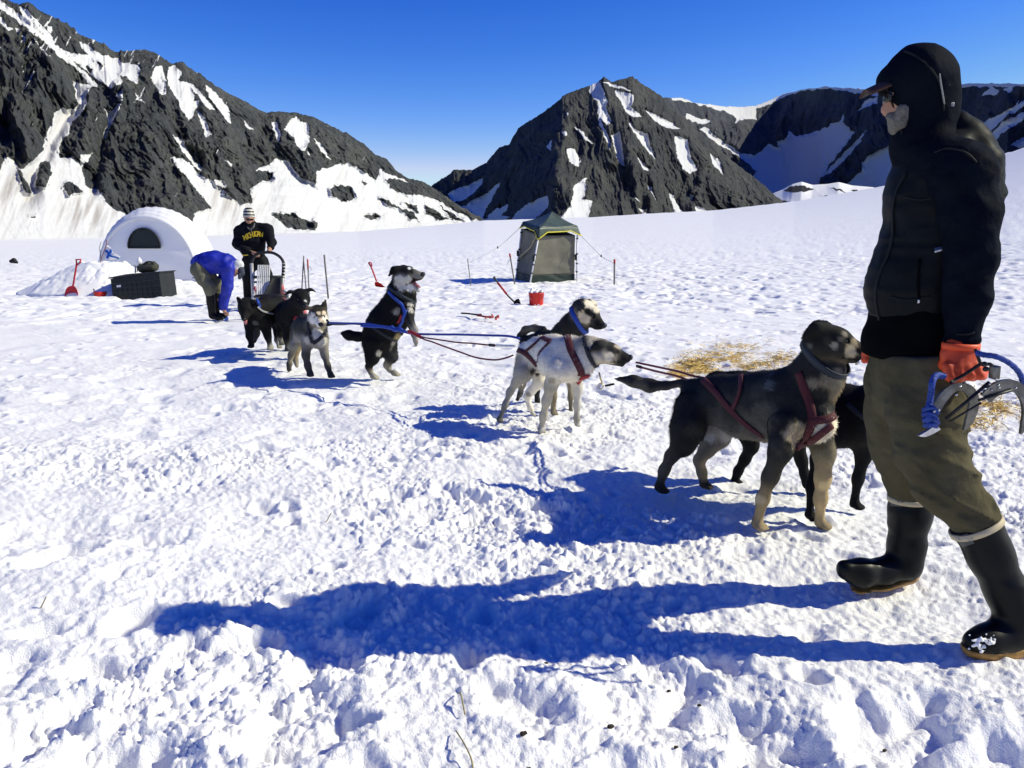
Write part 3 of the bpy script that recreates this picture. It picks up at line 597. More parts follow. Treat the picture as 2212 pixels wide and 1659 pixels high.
    def fur(s, name, mat, parent, count, length, width, seed=0, lift=.42, skip=None):
        """short coat hairs: thin tapering blades lying along the coat"""
        r = np.random.RandomState(seed); a, b, c = s.V[s.Q[:, 0]], s.V[s.Q[:, 1]], s.V[s.Q[:, 2]]
        ar = np.linalg.norm(np.cross(b-a, c-a), axis=1); f = r.choice(len(s.Q), count, p=ar/ar.sum())
        u, v = r.rand(count, 1), r.rand(count, 1); q = s.Q[f]
        bil = lambda A: (A[q[:, 0]]*(1-u)+A[q[:, 1]]*u)*(1-v)+(A[q[:, 3]]*(1-u)+A[q[:, 2]]*u)*v
        lr = bil(s.rad[:, None]); p, n, fl, co = bil(s.V), bil(s.N), bil(s.flow), bil(s.C)
        n /= np.maximum(1e-9, np.linalg.norm(n, axis=1))[:, None]; fl += r.normal(0, .28, fl.shape); fl -= n*(np.sum(fl*n, 1))[:, None]
        fl /= np.maximum(1e-9, np.linalg.norm(fl, axis=1))[:, None]
        L = length*(.28+.72*sstep(.028, .085, lr))*(.5+.9*r.rand(count, 1))*(.75+.5*(vn3(p*12, 5)[:, None]*.5+.5))
        if skip is not None: L *= skip(p)[:, None]
        d = fl*.9+n*(lift*(.5+r.rand(count, 1))); sd = np.cross(d, n); sd /= np.maximum(1e-9, np.linalg.norm(sd, axis=1))[:, None]
        w = width*(.6+.8*r.rand(count, 1)); V = np.stack([p-sd*w/2-n*.002, p+sd*w/2-n*.002, p+d*L], 1).reshape(-1, 3)
        ok = np.repeat((L > length*.2), 3, axis=1).ravel()
        co = co*(.72+.6*r.rand(count, 1)); CC = np.repeat(co, 3, axis=0); NN = np.repeat(n+d*.15, 3, axis=0); NN /= np.linalg.norm(NN, axis=1)[:, None]
        V, CC, NN = V[ok], CC[ok], NN[ok]
        return mk(name, V, np.arange(len(V)).reshape(-1, 3), mat, parent, col=np.clip(CC, 0, 1), normals=NN)
    # -- bands laid on the finished surface
    def on_surface(s, pts, off=.004, n=24, src=None):
        """points in window pixels seen from the front -> places on the body"""
        out = []
        for x, y in catmull([(p[0], p[1]) for p in pts], n):
            d = ray(s.ox+s.sc*x, s.oy+s.sc*y); hit = s.bvh.ray_cast(Vector(CAM), Vector(d).normalized())
            if hit[0] is not None: out.append((np.array(hit[0]), np.array(hit[1])))
        return out
    def strap(s, name, pts, width, mat, parent, th=.003, n=28, off=.009):
        hits = s.on_surface(pts, off, n)
        if len(hits) < 3: return None
        return band(name, [h[0] for h in hits], [h[1] for h in hits], width, th, mat, parent, off)
    def ring(s, name, c, axis, width, mat, parent, th=.0035, n=40, off=.008, rmax=.35):
        c = np.asarray(c, float); ax = unit(axis); A = unit(np.cross(ax, [0, 1, .1])); B = np.cross(ax, A); pp, nn = [], []
        for k in range(n):
            a = 2*math.pi*k/n; d = math.cos(a)*A+math.sin(a)*B
            hit = s.bvh.ray_cast(Vector(c), Vector(d), rmax)
            if hit[0] is None: continue
            pp.append(np.array(hit[0])); nn.append(unit(d+.0*ax))
        pp.append(pp[0]); nn.append(nn[0]); return band(name, pp, nn, width, th, mat, parent, off, closed=True)
def band(name, pts, nrm, width, th, mat, parent, off=.004, closed=False):
    p = np.array(pts); nn = np.array(nrm)
    for _ in range(3):
        if closed:
            p[:-1] = .5*p[:-1]+.25*(np.roll(p[:-1], 1, 0)+np.roll(p[:-1], -1, 0)); p[-1] = p[0]; nn[:-1] = .5*nn[:-1]+.25*(np.roll(nn[:-1], 1, 0)+np.roll(nn[:-1], -1, 0)); nn[-1] = nn[0]
        else:
            p[1:-1] = .5*p[1:-1]+.25*(p[2:]+p[:-2]); nn[1:-1] = .5*nn[1:-1]+.25*(nn[2:]+nn[:-2])
    T = np.gradient(p, axis=0)
    if closed: T[0] = T[-1] = p[1]-p[-2]
    V, F = [], []
    for i in range(len(p)):
        t = unit(T[i]); n_ = unit(nn[i]-t*(nn[i]@t)); sd = np.cross(n_, t); o = p[i]+n_*off
        for sx, sz in ((-1, 0), (-.9, 1), (.9, 1), (1, 0), (.9, -.8), (-.9, -.8)): V.append(o+sd*sx*width/2+n_*th*sz)
    m = len(p)
    for i in range(m-1):
        for k in range(6): a = i*6+k; b = i*6+(k+1) % 6; F.append([a, b, b+6, a+6])
    if not closed: F += [[5, 4, 3, 2, 1, 0], [(m-1)*6+k for k in range(6)]]
    return mk(name, V, F, mat, parent)
M_COAT = material('dog_coat', rough=.8, attr='Col', bump=(260, .3, .003))
M_FUR = material('dog_fur', rough=.7, attr='Col')
for _m in (M_COAT, M_FUR): _m.node_tree.nodes['Principled BSDF'].inputs['Specular IOR Level'].default_value = .12
M_NOSE = material('dog_nose', (.012, .012, .014), .3, bump=(300, .3, .001))
M_EYE = material('dog_eye', (.012, .008, .006), .08, coat=.6)
M_TONGUE = material('dog_tongue', (.55, .18, .18), .35)
M_METAL = material('steel', (.55, .55, .56), .3, 1.0, noise=(30, .25))
M_BRASS = material('brass', (.5, .4, .2), .3, 1.0)
# ================================================================ the sled dogs
W8 = (1300.4, 657, .3135); W7 = (985.5, 616, .21658); W5 = (479, 561, .21658)
BLK = (.008, .008, .009); CHAR = (.024, .0245, .024); GREY = (.07, .067, .058); TAN = (.45, .335, .175); CREAM = (.62, .56, .45); WHITE = (.66, .63, .57); DTAN = (.29, .225, .13)
def dog_head(f, S, m, up, R, top, cheek, muz, ear=('fold', 'fold'), mouth=0.0, earcol=None, jawcol=None):
    m = unit(m); l = unit(np.cross(up, m)); u = np.cross(m, l); q = lambda a, b, c: S+R*(a*m+b*u+c*l)
    f.hd = dict(S=S, m=m, u=u, l=l, R=R, q=q); jc = jawcol or muz; ec = earcol or top; k = .35*R
    f.bone(q(.45, .02, 0), q(-.3, .0, 0), R*.86, R*.98, top, k)
    for s in (-1, 1):
        f.bone(q(.72, .34, .36*s), q(.3, .5, .4*s), R*.33, R*.36, top, k)                 # brow
        f.bone(q(.55, -.38, .42*s), q(-.15, -.35, .6*s), R*.5, R*.58, cheek, k)            # cheek
        f.bone(q(1.7, -.34, .16*s), q(.9, -.38, .3*s), R*.30, R*.38, muz, k)               # lips
    f.bone(q(2.02, -.12, 0), q(.75, .08, 0), R*.31, R*.55, muz, k, None, top)              # bridge
    a = mouth; f.bone(q(1.75*math.cos(a)-.1+.25*(a > .5), -.62-1.75*math.sin(a), 0), q(.4, -.62-.25*(a > .5), 0), R*.22, R*.40, jc, .10*R)
    f.eyes = []
    for s in (-1, 1):
        f.bone(q(.98, .26, .47*s), q(1.0, .26, .47*s), R*.16, R*.16, top, .08*R, sub=True)
    for s, e in zip((-1, 1), ear):
        b = q(-.25, .62, .62*s)
        if e == 'up': f.bone(q(-.25, 1.2, .72*s), b, R*.34, R*.5, ec, .2*R, (m, .4)); f.bone(q(-.3, 1.95, .85*s), q(-.25, 1.2, .72*s), R*.07, R*.36, ec, .1*R, (m, .4))
        elif e == 'fold': f.bone(q(-.72, .62, 1.06*s), b, R*.38, R*.46, ec, .12*R, (l, .5)); f.bone(q(-1.2, .0, 1.2*s), q(-.72, .62, 1.06*s), R*.16, R*.38, ec, .08*R, (l, .5))
        elif e == 'side': f.bone(q(-.2, .85, 1.2*s), b, R*.32, R*.42, ec, .2*R, (u, .45)); f.bone(q(-.05, .5, 1.85*s), q(-.2, .85, 1.2*s), R*.13, R*.32, ec, .1*R, (u, .5))
        elif e == 'flop': f.bone(q(-.05, .55, 1.12*s), b, R*.36, R*.42, ec, .2*R, (l, .45)); f.bone(q(.15, -.25, 1.18*s), q(-.05, .55, 1.12*s), R*.16, R*.38, ec, .1*R, (l, .45))
    return f
def head_parts(f, dog, nose=M_NOSE, tongue=None):
    h = f.hd; q, R = h['q'], h['R']
    n = Fig(1); n.bone(q(2.2, -.02, .1), q(2.2, -.02, -.1), R*.19, R*.19, k=.01); n.bone(q(2.18, -.18, 0), q(2.12, -.05, 0), R*.12, R*.16, k=.02); n.mesh(R*.07, relax_it=0); n.C = None
    mk('nose', n.V, n.Q, nose, dog)
    for s in (-1, 1):
        b = MB(); c = q(.94, .26, .46*s); ax = unit(h['m']*.75+h['l']*.7*s)
        b.lathe(c-ax*R*.03, [(R*.001, R*.2), (R*.08, R*.185), (R*.15, R*.12), (R*.18, 0), (R*.14, -R*.08)], ax, 14); b.build('eye', M_EYE, dog)
    if tongue:
        a = tongue; pts = [q(.9, -.55-.45*math.sin(a), 0), q(1.5, -.62-.9*math.sin(a), 0), q(1.95, -.75-1.15*math.sin(a), 0), q(2.08, -1.2-1.3*math.sin(a), 0)]
        b = MB(); b.tube(catmull(pts, 10), np.array([.2, .22, .24, .25, .26, .26, .25, .23, .18, .06])*R, 10, flat=.35)
        b.build('tongue', M_TONGUE, dog)
def lips(f, c=(.008, .008, .008)):                 # dark lip line as coat pattern
    q, R = f.hd['q'], f.hd['R']
    return [(q(a, -.56-.02*a, s*w), None, None, R*.16, c, .5) for s in (-1, 1) for a, w in ((.7, .62), (.95, .52), (1.2, .44), (1.45, .38), (1.7, .3), (1.95, .18))]+[(q(.98, .26, .5*s), None, None, R*.24, c, .6) for s in (-1, 1)]+[(q(2.1, -.1, 0), None, None, R*.3, c, .5)]
def paw(f, col, pts):                              # toes for a list of (x, y, dy, r, dirx)
    for x, y, dy, r, dx in pts:
        p = f.j(x, y, dy); R = f.m(r, x, y, dy); fw = unit(np.array(dx, float)); sd = np.cross(fw, [0, 0, 1.])
        f.bone(p, p+fw*R*.7-np.array([0, 0, .25*R]), R*.95, R*.7, col, R*.4)
        for c in (-.66, -.22, .22, .66): f.bone(p+fw*R*.8+sd*c*R*1.05-np.array([0, 0, .25*R]), p+fw*R*(1.55-.3*abs(c))+sd*c*R*1.15-np.array([0, 0, .5*R]), R*.42, R*.36, col, R*.22)
def dog(name_label, f, h, group, furn, furl, furw, patches=(), seed=0, mott=.3, base=None, tau=.008, skip_head=True, relax_it=1):
    z0 = f.pr; b = base if base is not None else np.array([np.mean([p['a'][0] for p in z0]), np.mean([p['a'][1] for p in z0]), 0.0])
    d = empty('sled_dog', tuple(map(float, b)), name_label, 'dog', group)
    f.mesh(h, relax_it=relax_it); f.paint(tau, list(lips(f))+list(patches), mott, seed)
    f.build('body', M_COAT, d)
    S, R = f.hd['S'], f.hd['R']; ns = S+f.hd['m']*R*1.6
    f.fur('fur', M_FUR, d, furn, furl, furw, seed, skip=lambda p: .30+.70*sstep(1.1*R, 2.6*R, np.linalg.norm(p-(S+f.hd['m']*R*.8), axis=1)))
    return d
_old = Fig.paint
def _paint(s, tau=.012, patches=(), mott=.25, seed=0):
    jj, mm = s.j, s.m
    def onto(x, y, dy=0.0):                        # markings sit on the coat where the photograph shows them
        if y is None: return x
        d = ray(s.ox+s.sc*x, s.oy+s.sc*y); hit = s.bvh.ray_cast(Vector(CAM), Vector(d).normalized())
        return np.array(hit[0]) if hit[0] is not None else jj(x, y, dy)
    s.j = onto
    r0 = lambda r, x, y, dy=0.0: r if y is None else mm(r, x, y, dy)
    s.m = r0; out = _old(s, tau, patches, mott, seed); s.j, s.m = jj, mm; return out
Fig.paint = _paint
TEAM = 'harnessed sled dogs of the team'
M_RED = material('dark_red_webbing', (.075, .012, .016), .75, bump=(700, .3, .001)); M_RED2 = material('red_webbing', (.26, .012, .02), .7, bump=(700, .3, .001))
M_BLUEW = material('blue_webbing', (.02, .06, .34), .65, bump=(700, .3, .001)); M_SLATE = material('slate_collar', (.016, .024, .034), .6, bump=(600, .3, .001)); M_DKW = material('dark_webbing', (.01, .012, .02), .7)
def buckle(f, p, n, dog, r=.009):
    b = MB(); n = unit(n); a = unit(np.cross(n, [0, 0, 1.])); u = np.cross(a, n); c = [np.asarray(p)+n*.006+r*(math.cos(t)*a+math.sin(t)*u) for t in np.linspace(0, 2*math.pi, 17)]
    b.tube(c, .0022, 6, False); b.box(np.asarray(p)+n*.006, (r*.9, .006, r*1.6), np.stack([a, n, u], 1), .001); b.build('buckle', M_METAL, dog)

# ---- large dark shepherd-like husky, held by the collar
f = Fig(3.9, *W8); f.coat = True; U = (.22, .195, .14); F1 = .02
f.chain([(1475, 810, -.30, 150), (1300, 712, -.17, 268), (1120, 705, .0, 236), (970, 705, .13, 212), (830, 676, .25, 180), (665, 640, .36, 138)], CHAR, .06, .78, under=U)
f.chain([(1540, 335, -.27, 118), (1500, 460, -.25, 178), (1400, 640, -.2, 190)], CHAR, .06, .85, under=TAN)
dog_head(f, f.j(1548, 254, -.28), (.90, -.38, -.16), (.12, 0, 1), .077, (.016, .016, .015), (.03, .028, .024), (.05, .043, .033), ('fold', 'fold'), .06, earcol=(.014, .014, .013))
f.chain([(1270, 850, -.30, 135), (1232, 1005, -.36, 90), (1160, 1190, -.32, 64), (1108, 1340, -.27, 50), (1078, 1470, -.24, 47)], CHAR, .05, cols=[CHAR, CHAR, (.05, .045, .035), DTAN, DTAN])
f.chain([(1490, 890, -.2, 112), (1530, 1020, -.2, 84), (1522, 1200, -.2, 62), (1506, 1340, -.19, 50), (1500, 1475, -.18, 44)], TAN, .05, cols=[CHAR, (.2, .17, .11), TAN, TAN, TAN])
f.chain([(630, 720, .30, 138), (588, 860, .22, 118), (560, 965, .2, 86), (480, 1045, .27, 52), (428, 1145, .3, 42), (398, 1245, .32, 40)], CHAR, .05, cols=[CHAR, CHAR, (.03, .028, .024), (.07, .06, .045), (.10, .085, .06), (.03, .028, .022)])
f.chain([(750, 790, .40, 118), (790, 900, .34, 98), (725, 1000, .38, 62), (668, 1075, .41, 44), (688, 1160, .42, 37), (702, 1232, .42, 36)], CHAR, .05, cols=[CHAR, (.2, .18, .14), (.2, .17, .12), DTAN, DTAN, (.06, .05, .04)])
f.chain([(560, 540, .42, 40), (440, 562, .48, 38), (330, 562, .54, 58), (215, 530, .58, 52), (85, 512, .62, 14)], CHAR, .03, under=(.1, .09, .07))
paw(f, DTAN, [(1070, 1510, -.24, 46, (.45, -.8, 0)), (1505, 1505, -.18, 44, (.7, -.6, 0))]); paw(f, (.03, .027, .022), [(398, 1262, .32, 40, (.5, -.8, 0)), (704, 1240, .42, 36, (.8, -.5, 0))])
D1 = dog('large dark grey and tan sled dog in maroon harness standing beside the man in boots', f, .011, TEAM, 62000, .019, .0036,
    [(900, 775, .1, 135, (.085, .08, .064), .9), (1130, 780, 0, 120, (.075, .071, .056), .9), (640, 850, .2, 80, (.05, .047, .038), .9), (1080, 600, 0, 70, (.045, .044, .04), .9), (1240, 980, -.3, 70, (.05, .046, .037), .8), (1350, 900, -.38, 110, (0.493, 0.392, 0.239), .7), (1560, 880, -.33, 110, (0.725, 0.652, 0.507), .6), (1590, 560, -.4, 120, (0.232, 0.203, 0.145), .8), (1500, 620, -.4, 80, (.035, .034, .03), .6), (1436, 288, -.3, 22, (.10, .10, .09), .6), (1603, 284, -.3, 30, (.30, .28, .21), .5), (1712, 322, -.3, 48, (.42, .35, .23), .5), (1740, 262, -.3, 30, (.30, .24, .15), .6), (1778, 318, -.3, 26, (.008, .007, .007), .5), (1672, 205, -.3, 26, (.22, .19, .14), .6), (1640, 240, -.3, 20, (.12, .11, .09), .6), (1440, 545, -.34, 50, (0.246, 0.217, 0.16), .7),
     (800, 870, .3, 90, (0.435, 0.392, 0.304), .8), (860, 900, .3, 60, (0.522, 0.493, 0.435), .6), (1165, 560, -.15, 42, (0.102, 0.109, 0.109), .8), (1180, 480, -.1, 30, (.05, .055, .055), .8), (1050, 860, -.05, 110, (0.109, 0.0986, 0.0754), .9), (900, 740, .1, 90, (.035, .035, .03), .9), (270, 570, .45, 60, (0.102, 0.0899, 0.0653), .9), (1090, 1350, -.33, 45, (0.435, 0.348, 0.217), .7), (1530, 1250, -.28, 40, (0.609, 0.478, 0.246), .7), (740, 920, .3, 40, (0.58, 0.551, 0.478), .6), (640, 760, .2, 70, (.03, .03, .027), .8), (680, 640, .22, 60, (.03, .032, .032), .8)], 1)
f1 = f
f.strap('harness', [(1360, 470), (1400, 600), (1440, 720), (1450, 800), (1420, 880), (1350, 960)], .036, M_RED, D1); f.strap('harness', [(1640, 700), (1580, 780), (1500, 800), (1430, 810)], .034, M_RED, D1); f.strap('harness', [(1580, 830), (1480, 910), (1400, 960), (1330, 985)], .034, M_RED, D1)
f.strap('harness', [(700, 525), (780, 600), (850, 680), (900, 735), (980, 810), (1060, 870), (1120, 910)], .034, M_RED, D1); f.strap('harness', [(960, 500), (965, 580), (930, 680), (900, 735)], .026, M_RED, D1)
f.ring('collar', f.j(1560, 395, -.29), unit(f.j(1610, 300, -.33)-f.j(1525, 450, -.26))*1.0+np.array([.2, 0, 0]), .036, M_SLATE, D1)
hc = f.on_surface([(1755, 400), (1768, 408), (1780, 415)], n=3)
if hc: buckle(f, hc[0][0], hc[0][1], D1, .009)
head_parts(f, D1)

# ---- black dog behind it
f = Fig(4.15, *W8); f.coat = True
f.chain([(1760, 830, -.24, 150), (1640, 770, -.15, 225), (1400, 690, .02, 205), (1180, 650, .15, 175), (960, 615, .28, 150), (800, 570, .38, 118)], BLK, .06, .78)
f.chain([(2090, 500, -.36, 105), (1980, 600, -.3, 125), (1820, 720, -.22, 160)], BLK, .06)
dog_head(f, f.j(2120, 500, -.38), (.8, -.5, -.25), (.2, 0, 1), .076, BLK, BLK, BLK, ('fold', 'fold'))
f.chain([(880, 680, .42, 115), (1010, 880, .36, 85), (1030, 980, .35, 56), (985, 1070, .38, 42), (938, 1150, .4, 35), (918, 1210, .4, 32)], BLK, .05)
f.chain([(1200, 760, .2, 120), (1330, 920, .25, 80), (1375, 1080, .24, 46), (1398, 1180, .22, 35), (1408, 1245, .2, 33)], BLK, .05)
f.chain([(1600, 880, -.2, 110), (1480, 1060, -.34, 50), (1442, 1250, -.36, 41), (1432, 1420, -.37, 38)], BLK, .05)
f.chain([(1790, 880, -.2, 115), (1805, 1030, -.2, 66), (1765, 1200, -.2, 44), (1740, 1350, -.2, 38)], BLK, .05)
f.chain([(790, 560, .4, 40), (700, 620, .5, 45), (640, 720, .55, 40), (620, 800, .55, 20)], BLK, .03)
paw(f, BLK, [(918, 1215, .4, 32, (.6, -.6, 0)), (1410, 1250, .2, 32, (.6, -.6, 0)), (1432, 1450, -.37, 40, (.3, -.9, 0)), (1742, 1375, -.2, 40, (.5, -.8, 0))])
D2 = dog('solid black sled dog half hidden behind the large grey and tan dog', f, .012, TEAM, 18000, .018, .0036, (), 2, .35)
f.strap('harness', [(1690, 690), (1760, 750), (1850, 820), (1890, 850)], .024, M_DKW, D2); head_parts(f, D2)

# ---- white dog with the red harness
f = Fig(5.65, *W7); f.coat = True; WH = (.86, .79, .66)
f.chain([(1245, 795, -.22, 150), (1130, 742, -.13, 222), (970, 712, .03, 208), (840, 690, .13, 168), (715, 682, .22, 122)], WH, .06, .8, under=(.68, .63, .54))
f.chain([(1090, 830, -.22, 130), (950, 780, -.12, 140)], WH, .06); f.chain([(1450, 665, -.22, 118), (1335, 660, -.2, 142), (1215, 700, -.16, 170)], (.66, .59, .46), .06)
dog_head(f, f.j(1487, 668, -.24), (.97, -.2, -.16), (.16, 0, 1), .074, (.05, .05, .045), (.5, .43, .32), (.02, .02, .02), ('fold', 'fold'), .1, earcol=CHAR)
f.chain([(1000, 860, -.25, 112), (945, 1000, -.22, 74), (902, 1150, -.18, 54), (872, 1300, -.12, 44), (852, 1410, -.1, 40)], WH, .05, cols=[WH, (.38, .35, .28), (.44, .4, .33), (.4, .37, .3), (.36, .34, .3)])
f.chain([(1185, 880, -.05, 100), (1212, 1040, -.03, 56), (1206, 1200, -.02, 41), (1203, 1330, -.02, 33), (1204, 1380, -.02, 30)], WH, .05, cols=[WH, (.55, .52, .46), (.5, .47, .41), (.3, .28, .23), (.2, .18, .15)])
f.chain([(705, 760, .16, 122), (665, 880, .1, 96), (602, 965, .14, 54), (538, 1060, .18, 40), (490, 1190, .2, 33), (445, 1310, .2, 32)], WH, .05, cols=[WH, (.45, .42, .35), (.4, .37, .3), (.33, .31, .26), (.25, .24, .21), (.12, .12, .11)])
f.chain([(820, 830, .28, 108), (838, 960, .24, 72), (745, 1060, .28, 48), (706, 1110, .3, 37), (735, 1210, .3, 30), (758, 1275, .3, 28)], WH, .05)
f.chain([(660, 640, .3, 40), (640, 760, .38, 45), (650, 900, .42, 42), (660, 1000, .42, 16)], WH, .03)
paw(f, (.42, .4, .35), [(846, 1435, -.1, 40, (.3, -.9, 0)), (1204, 1385, -.02, 28, (.4, -.8, 0)), (760, 1280, .3, 26, (.7, -.6, 0))]); paw(f, (.1, .1, .09), [(432, 1335, .2, 34, (.2, -.9, 0))])
D3 = dog('cream white sled dog in red harness biting the red line', f, .0115, TEAM, 40000, .020, .0046,
    [(1410, 600, -.3, 70, (.02, .02, .02), .7), (1560, 620, -.33, 75, (.03, .03, .027), .7), (1520, 715, -.33, 55, (0.688, 0.6, 0.45), .5), (1400, 740, -.3, 60, (0.625, 0.55, 0.425), .6), (1640, 590, -.3, 60, (0.438, 0.375, 0.275), .6), (1270, 560, -.2, 70, (0.425, 0.375, 0.25), .9), (1190, 600, -.25, 60, (0.5, 0.45, 0.35), .9), (770, 855, .1, 42, (.05, .05, .045), .7), (810, 880, .12, 30, (0.075, 0.075, 0.0625), .7), (680, 840, .1, 60, (0.438, 0.4, 0.325), .9), (620, 740, .15, 60, (0.475, 0.438, 0.362), .9), (960, 950, -.3, 40, (0.375, 0.338, 0.25), .8), (1490, 815, -.33, 22, (0.438, 0.375, 0.1), .5), (720, 1090, .25, 30, (0.312, 0.288, 0.237), .8), (1060, 540, -.1, 40, (0.625, 0.575, 0.5), .9), (1700, 700, -.33, 60, (.012, .012, .012), .6)], 3, .14)
f3 = f
f.strap('harness', [(1100, 500), (1120, 560), (1140, 640), (1180, 720), (1220, 800), (1250, 860), (1245, 900)], .046, M_RED, D3); f.strap('harness', [(1320, 900), (1270, 910), (1215, 960), (1200, 968)], .035, M_RED2, D3); f.strap('harness', [(1120, 480), (1180, 500), (1240, 520)], .03, M_RED2, D3)
f.strap('harness', [(595, 640), (640, 660), (690, 680), (750, 730), (810, 800)], .036, M_RED, D3); f.strap('harness', [(855, 525), (790, 590), (740, 630), (700, 665)], .022, M_RED, D3); f.strap('harness', [(855, 525), (900, 550), (945, 565)], .034, M_RED, D3); f.strap('harness', [(945, 565), (890, 620), (840, 680), (825, 740), (815, 800)], .022, M_RED, D3)
f.ring('collar', f.j(1355, 690, -.2), f.j(1460, 660, -.22)-f.j(1330, 680, -.2)+np.array([0, 0, .02]), .028, M_DKW, D3)
head_parts(f, D3)
b = MB(); pts = [P(985.5+.21658*x, 616+.21658*y, 5.42) for x, y in ((1425, 870), (1436, 920), (1450, 960), (1455, 985))]
b.tube(pts, .006, 6); c = pts[-1]; b.tube([c+np.array([.018*math.cos(t)-.01, 0, .018*math.sin(t)-.015]) for t in np.linspace(0, 6.28, 13)], .0035, 6, False); b.build('snap_hook', M_BRASS, D3)

# ---- dark dog with the pale face behind the white one
f = Fig(6.35, *W7); f.coat = True
f.chain([(1170, 640, -.1, 140), (1030, 610, .05, 165), (880, 600, .2, 145), (730, 600, .3, 108)], CHAR, .06, .8, under=(.25, .22, .17))
f.chain([(1265, 310, -.15, 112), (1180, 400, -.12, 132), (1090, 500, -.06, 150)], CHAR, .06)
dog_head(f, f.j(1285, 262, -.15), (.72, -.45, -.5), (.25, -.2, 1), .083, (.035, .034, .032), (.32, .27, .19), (.025, .024, .022), ('flop', 'flop'), .0, earcol=CHAR)
f.chain([(1010, 760, -.1, 90), (985, 950, -.1, 46), (972, 1120, -.1, 40), (968, 1250, -.1, 36)], TAN, .04, cols=[CHAR, DTAN, (.24, .2, .13), (.24, .2, .13)])
f.chain([(1160, 760, .05, 90), (1130, 960, .05, 40), (1140, 1120, .05, 33), (1142, 1260, .05, 28)], TAN, .04, cols=[CHAR, (.3, .27, .2), (.2, .17, .12), (.1, .09, .07)])
f.chain([(740, 700, .3, 110), (700, 860, .3, 70), (655, 1000, .33, 40), (640, 1080, .34, 30), (610, 1140, .3, 28)], (.3, .27, .21), .04, cols=[CHAR, (.3, .27, .2), (.3, .27, .2), (.1, .09, .08), (.03, .03, .03)])
f.chain([(860, 720, .35, 110), (830, 900, .35, 60), (800, 1050, .4, 40), (810, 1150, .4, 30), (820, 1230, .4, 28)], CHAR, .04)
f.chain([(690, 560, .34, 36), (640, 510, .38, 44), (690, 445, .36, 48), (780, 425, .3, 44), (880, 430, .22, 30)], (.06, .055, .04), .03, cols=[CHAR, CHAR, (.12, .105, .075), (.16, .14, .1), CHAR])
paw(f, (.2, .17, .11), [(968, 1262, -.1, 36, (.3, -.9, 0)), (1142, 1265, .05, 28, (.4, -.8, 0)), (820, 1235, .4, 26, (.4, -.8, 0))])
D4 = dog('dark sled dog with pale cheeks and blue collar standing behind the white dog', f, .012, TEAM, 20000, .022, .005,
    [(1335, 190, -.28, 70, (0.675, 0.6, 0.48), .6), (1400, 240, -.25, 50, (0.6, 0.54, 0.42), .6), (1380, 165, -.2, 50, (0.6, 0.54, 0.42), .6), (1260, 315, -.33, 62, (0.6, 0.51, 0.36), .5), (1300, 345, -.33, 50, (0.57, 0.48, 0.345), .5), (1310, 265, -.33, 40, (.015, .015, .015), .6), (1430, 390, -.3, 60, (.012, .012, .012), .6), (1240, 200, -.28, 40, (.03, .03, .03), .7)], 4)
f.ring('collar', f.j(1235, 370, -.14), f.j(1285, 300, -.15)-f.j(1140, 460, -.1)+np.array([.1, 0, 0]), .034, M_BLUEW, D4); head_parts(f, D4)

# ---- black dog rearing up
f = Fig(7.65, *W5); f.coat = True
f.chain([(1800, 430, -.02, 125), (1735, 510, 0, 172), (1640, 640, .0, 186), (1570, 750, .0, 160), (1560, 850, .0, 135)], BLK, .07, .85)
f.chain([(1810, 220, -.02, 105), (1795, 320, 0, 135), (1770, 430, 0, 150)], BLK, .07)
dog_head(f, f.j(1822, 150, -.04), (.90, -.32, .06), (-.06, 0, 1), .083, BLK, (.28, .26, .22), (.2, .19, .16), ('fold', 'fold'), .70, earcol=BLK, jawcol=(.42, .4, .35)); _q, _R = f.hd['q'], f.hd['R']
f.chain([(1850, 530, -.14, 80), (1885, 630, -.2, 44), (1930, 700, -.22, 34), (1938, 790, -.2, 28)], BLK, .04, cols=[BLK, (.03, .03, .03), (.3, .28, .24), (.4, .38, .33)])
f.chain([(1850, 540, .12, 80), (1880, 640, .14, 42), (1910, 740, .12, 30), (1930, 800, .1, 28)], BLK, .04, cols=[BLK, BLK, (.2, .19, .16), (.35, .33, .28)])
f.chain([(1520, 850, -.06, 130), (1500, 980, -.1, 72), (1466, 1065, -.04, 38), (1485, 1130, -.06, 34)], BLK, .05, cols=[BLK, BLK, BLK, (.2, .17, .12)])
f.chain([(1645, 850, .1, 118), (1695, 965, .08, 66), (1648, 1050, .14, 40), (1672, 1105, .12, 34)], BLK, .05, cols=[BLK, (.03, .03, .03), (.3, .28, .22), (.3, .28, .22)])
f.chain([(1470, 770, .05, 46), (1360, 768, .06, 56), (1265, 752, .06, 58), (1205, 735, .06, 30)], BLK, .04)
paw(f, (.32, .29, .23), [(1510, 1160, -.08, 36, (.9, -.5, 0)), (1720, 1130, .1, 36, (.95, -.35, 0)), (1938, 800, -.2, 28, (.2, -.2, -1)), (1930, 810, .1, 26, (.2, -.2, -1))])
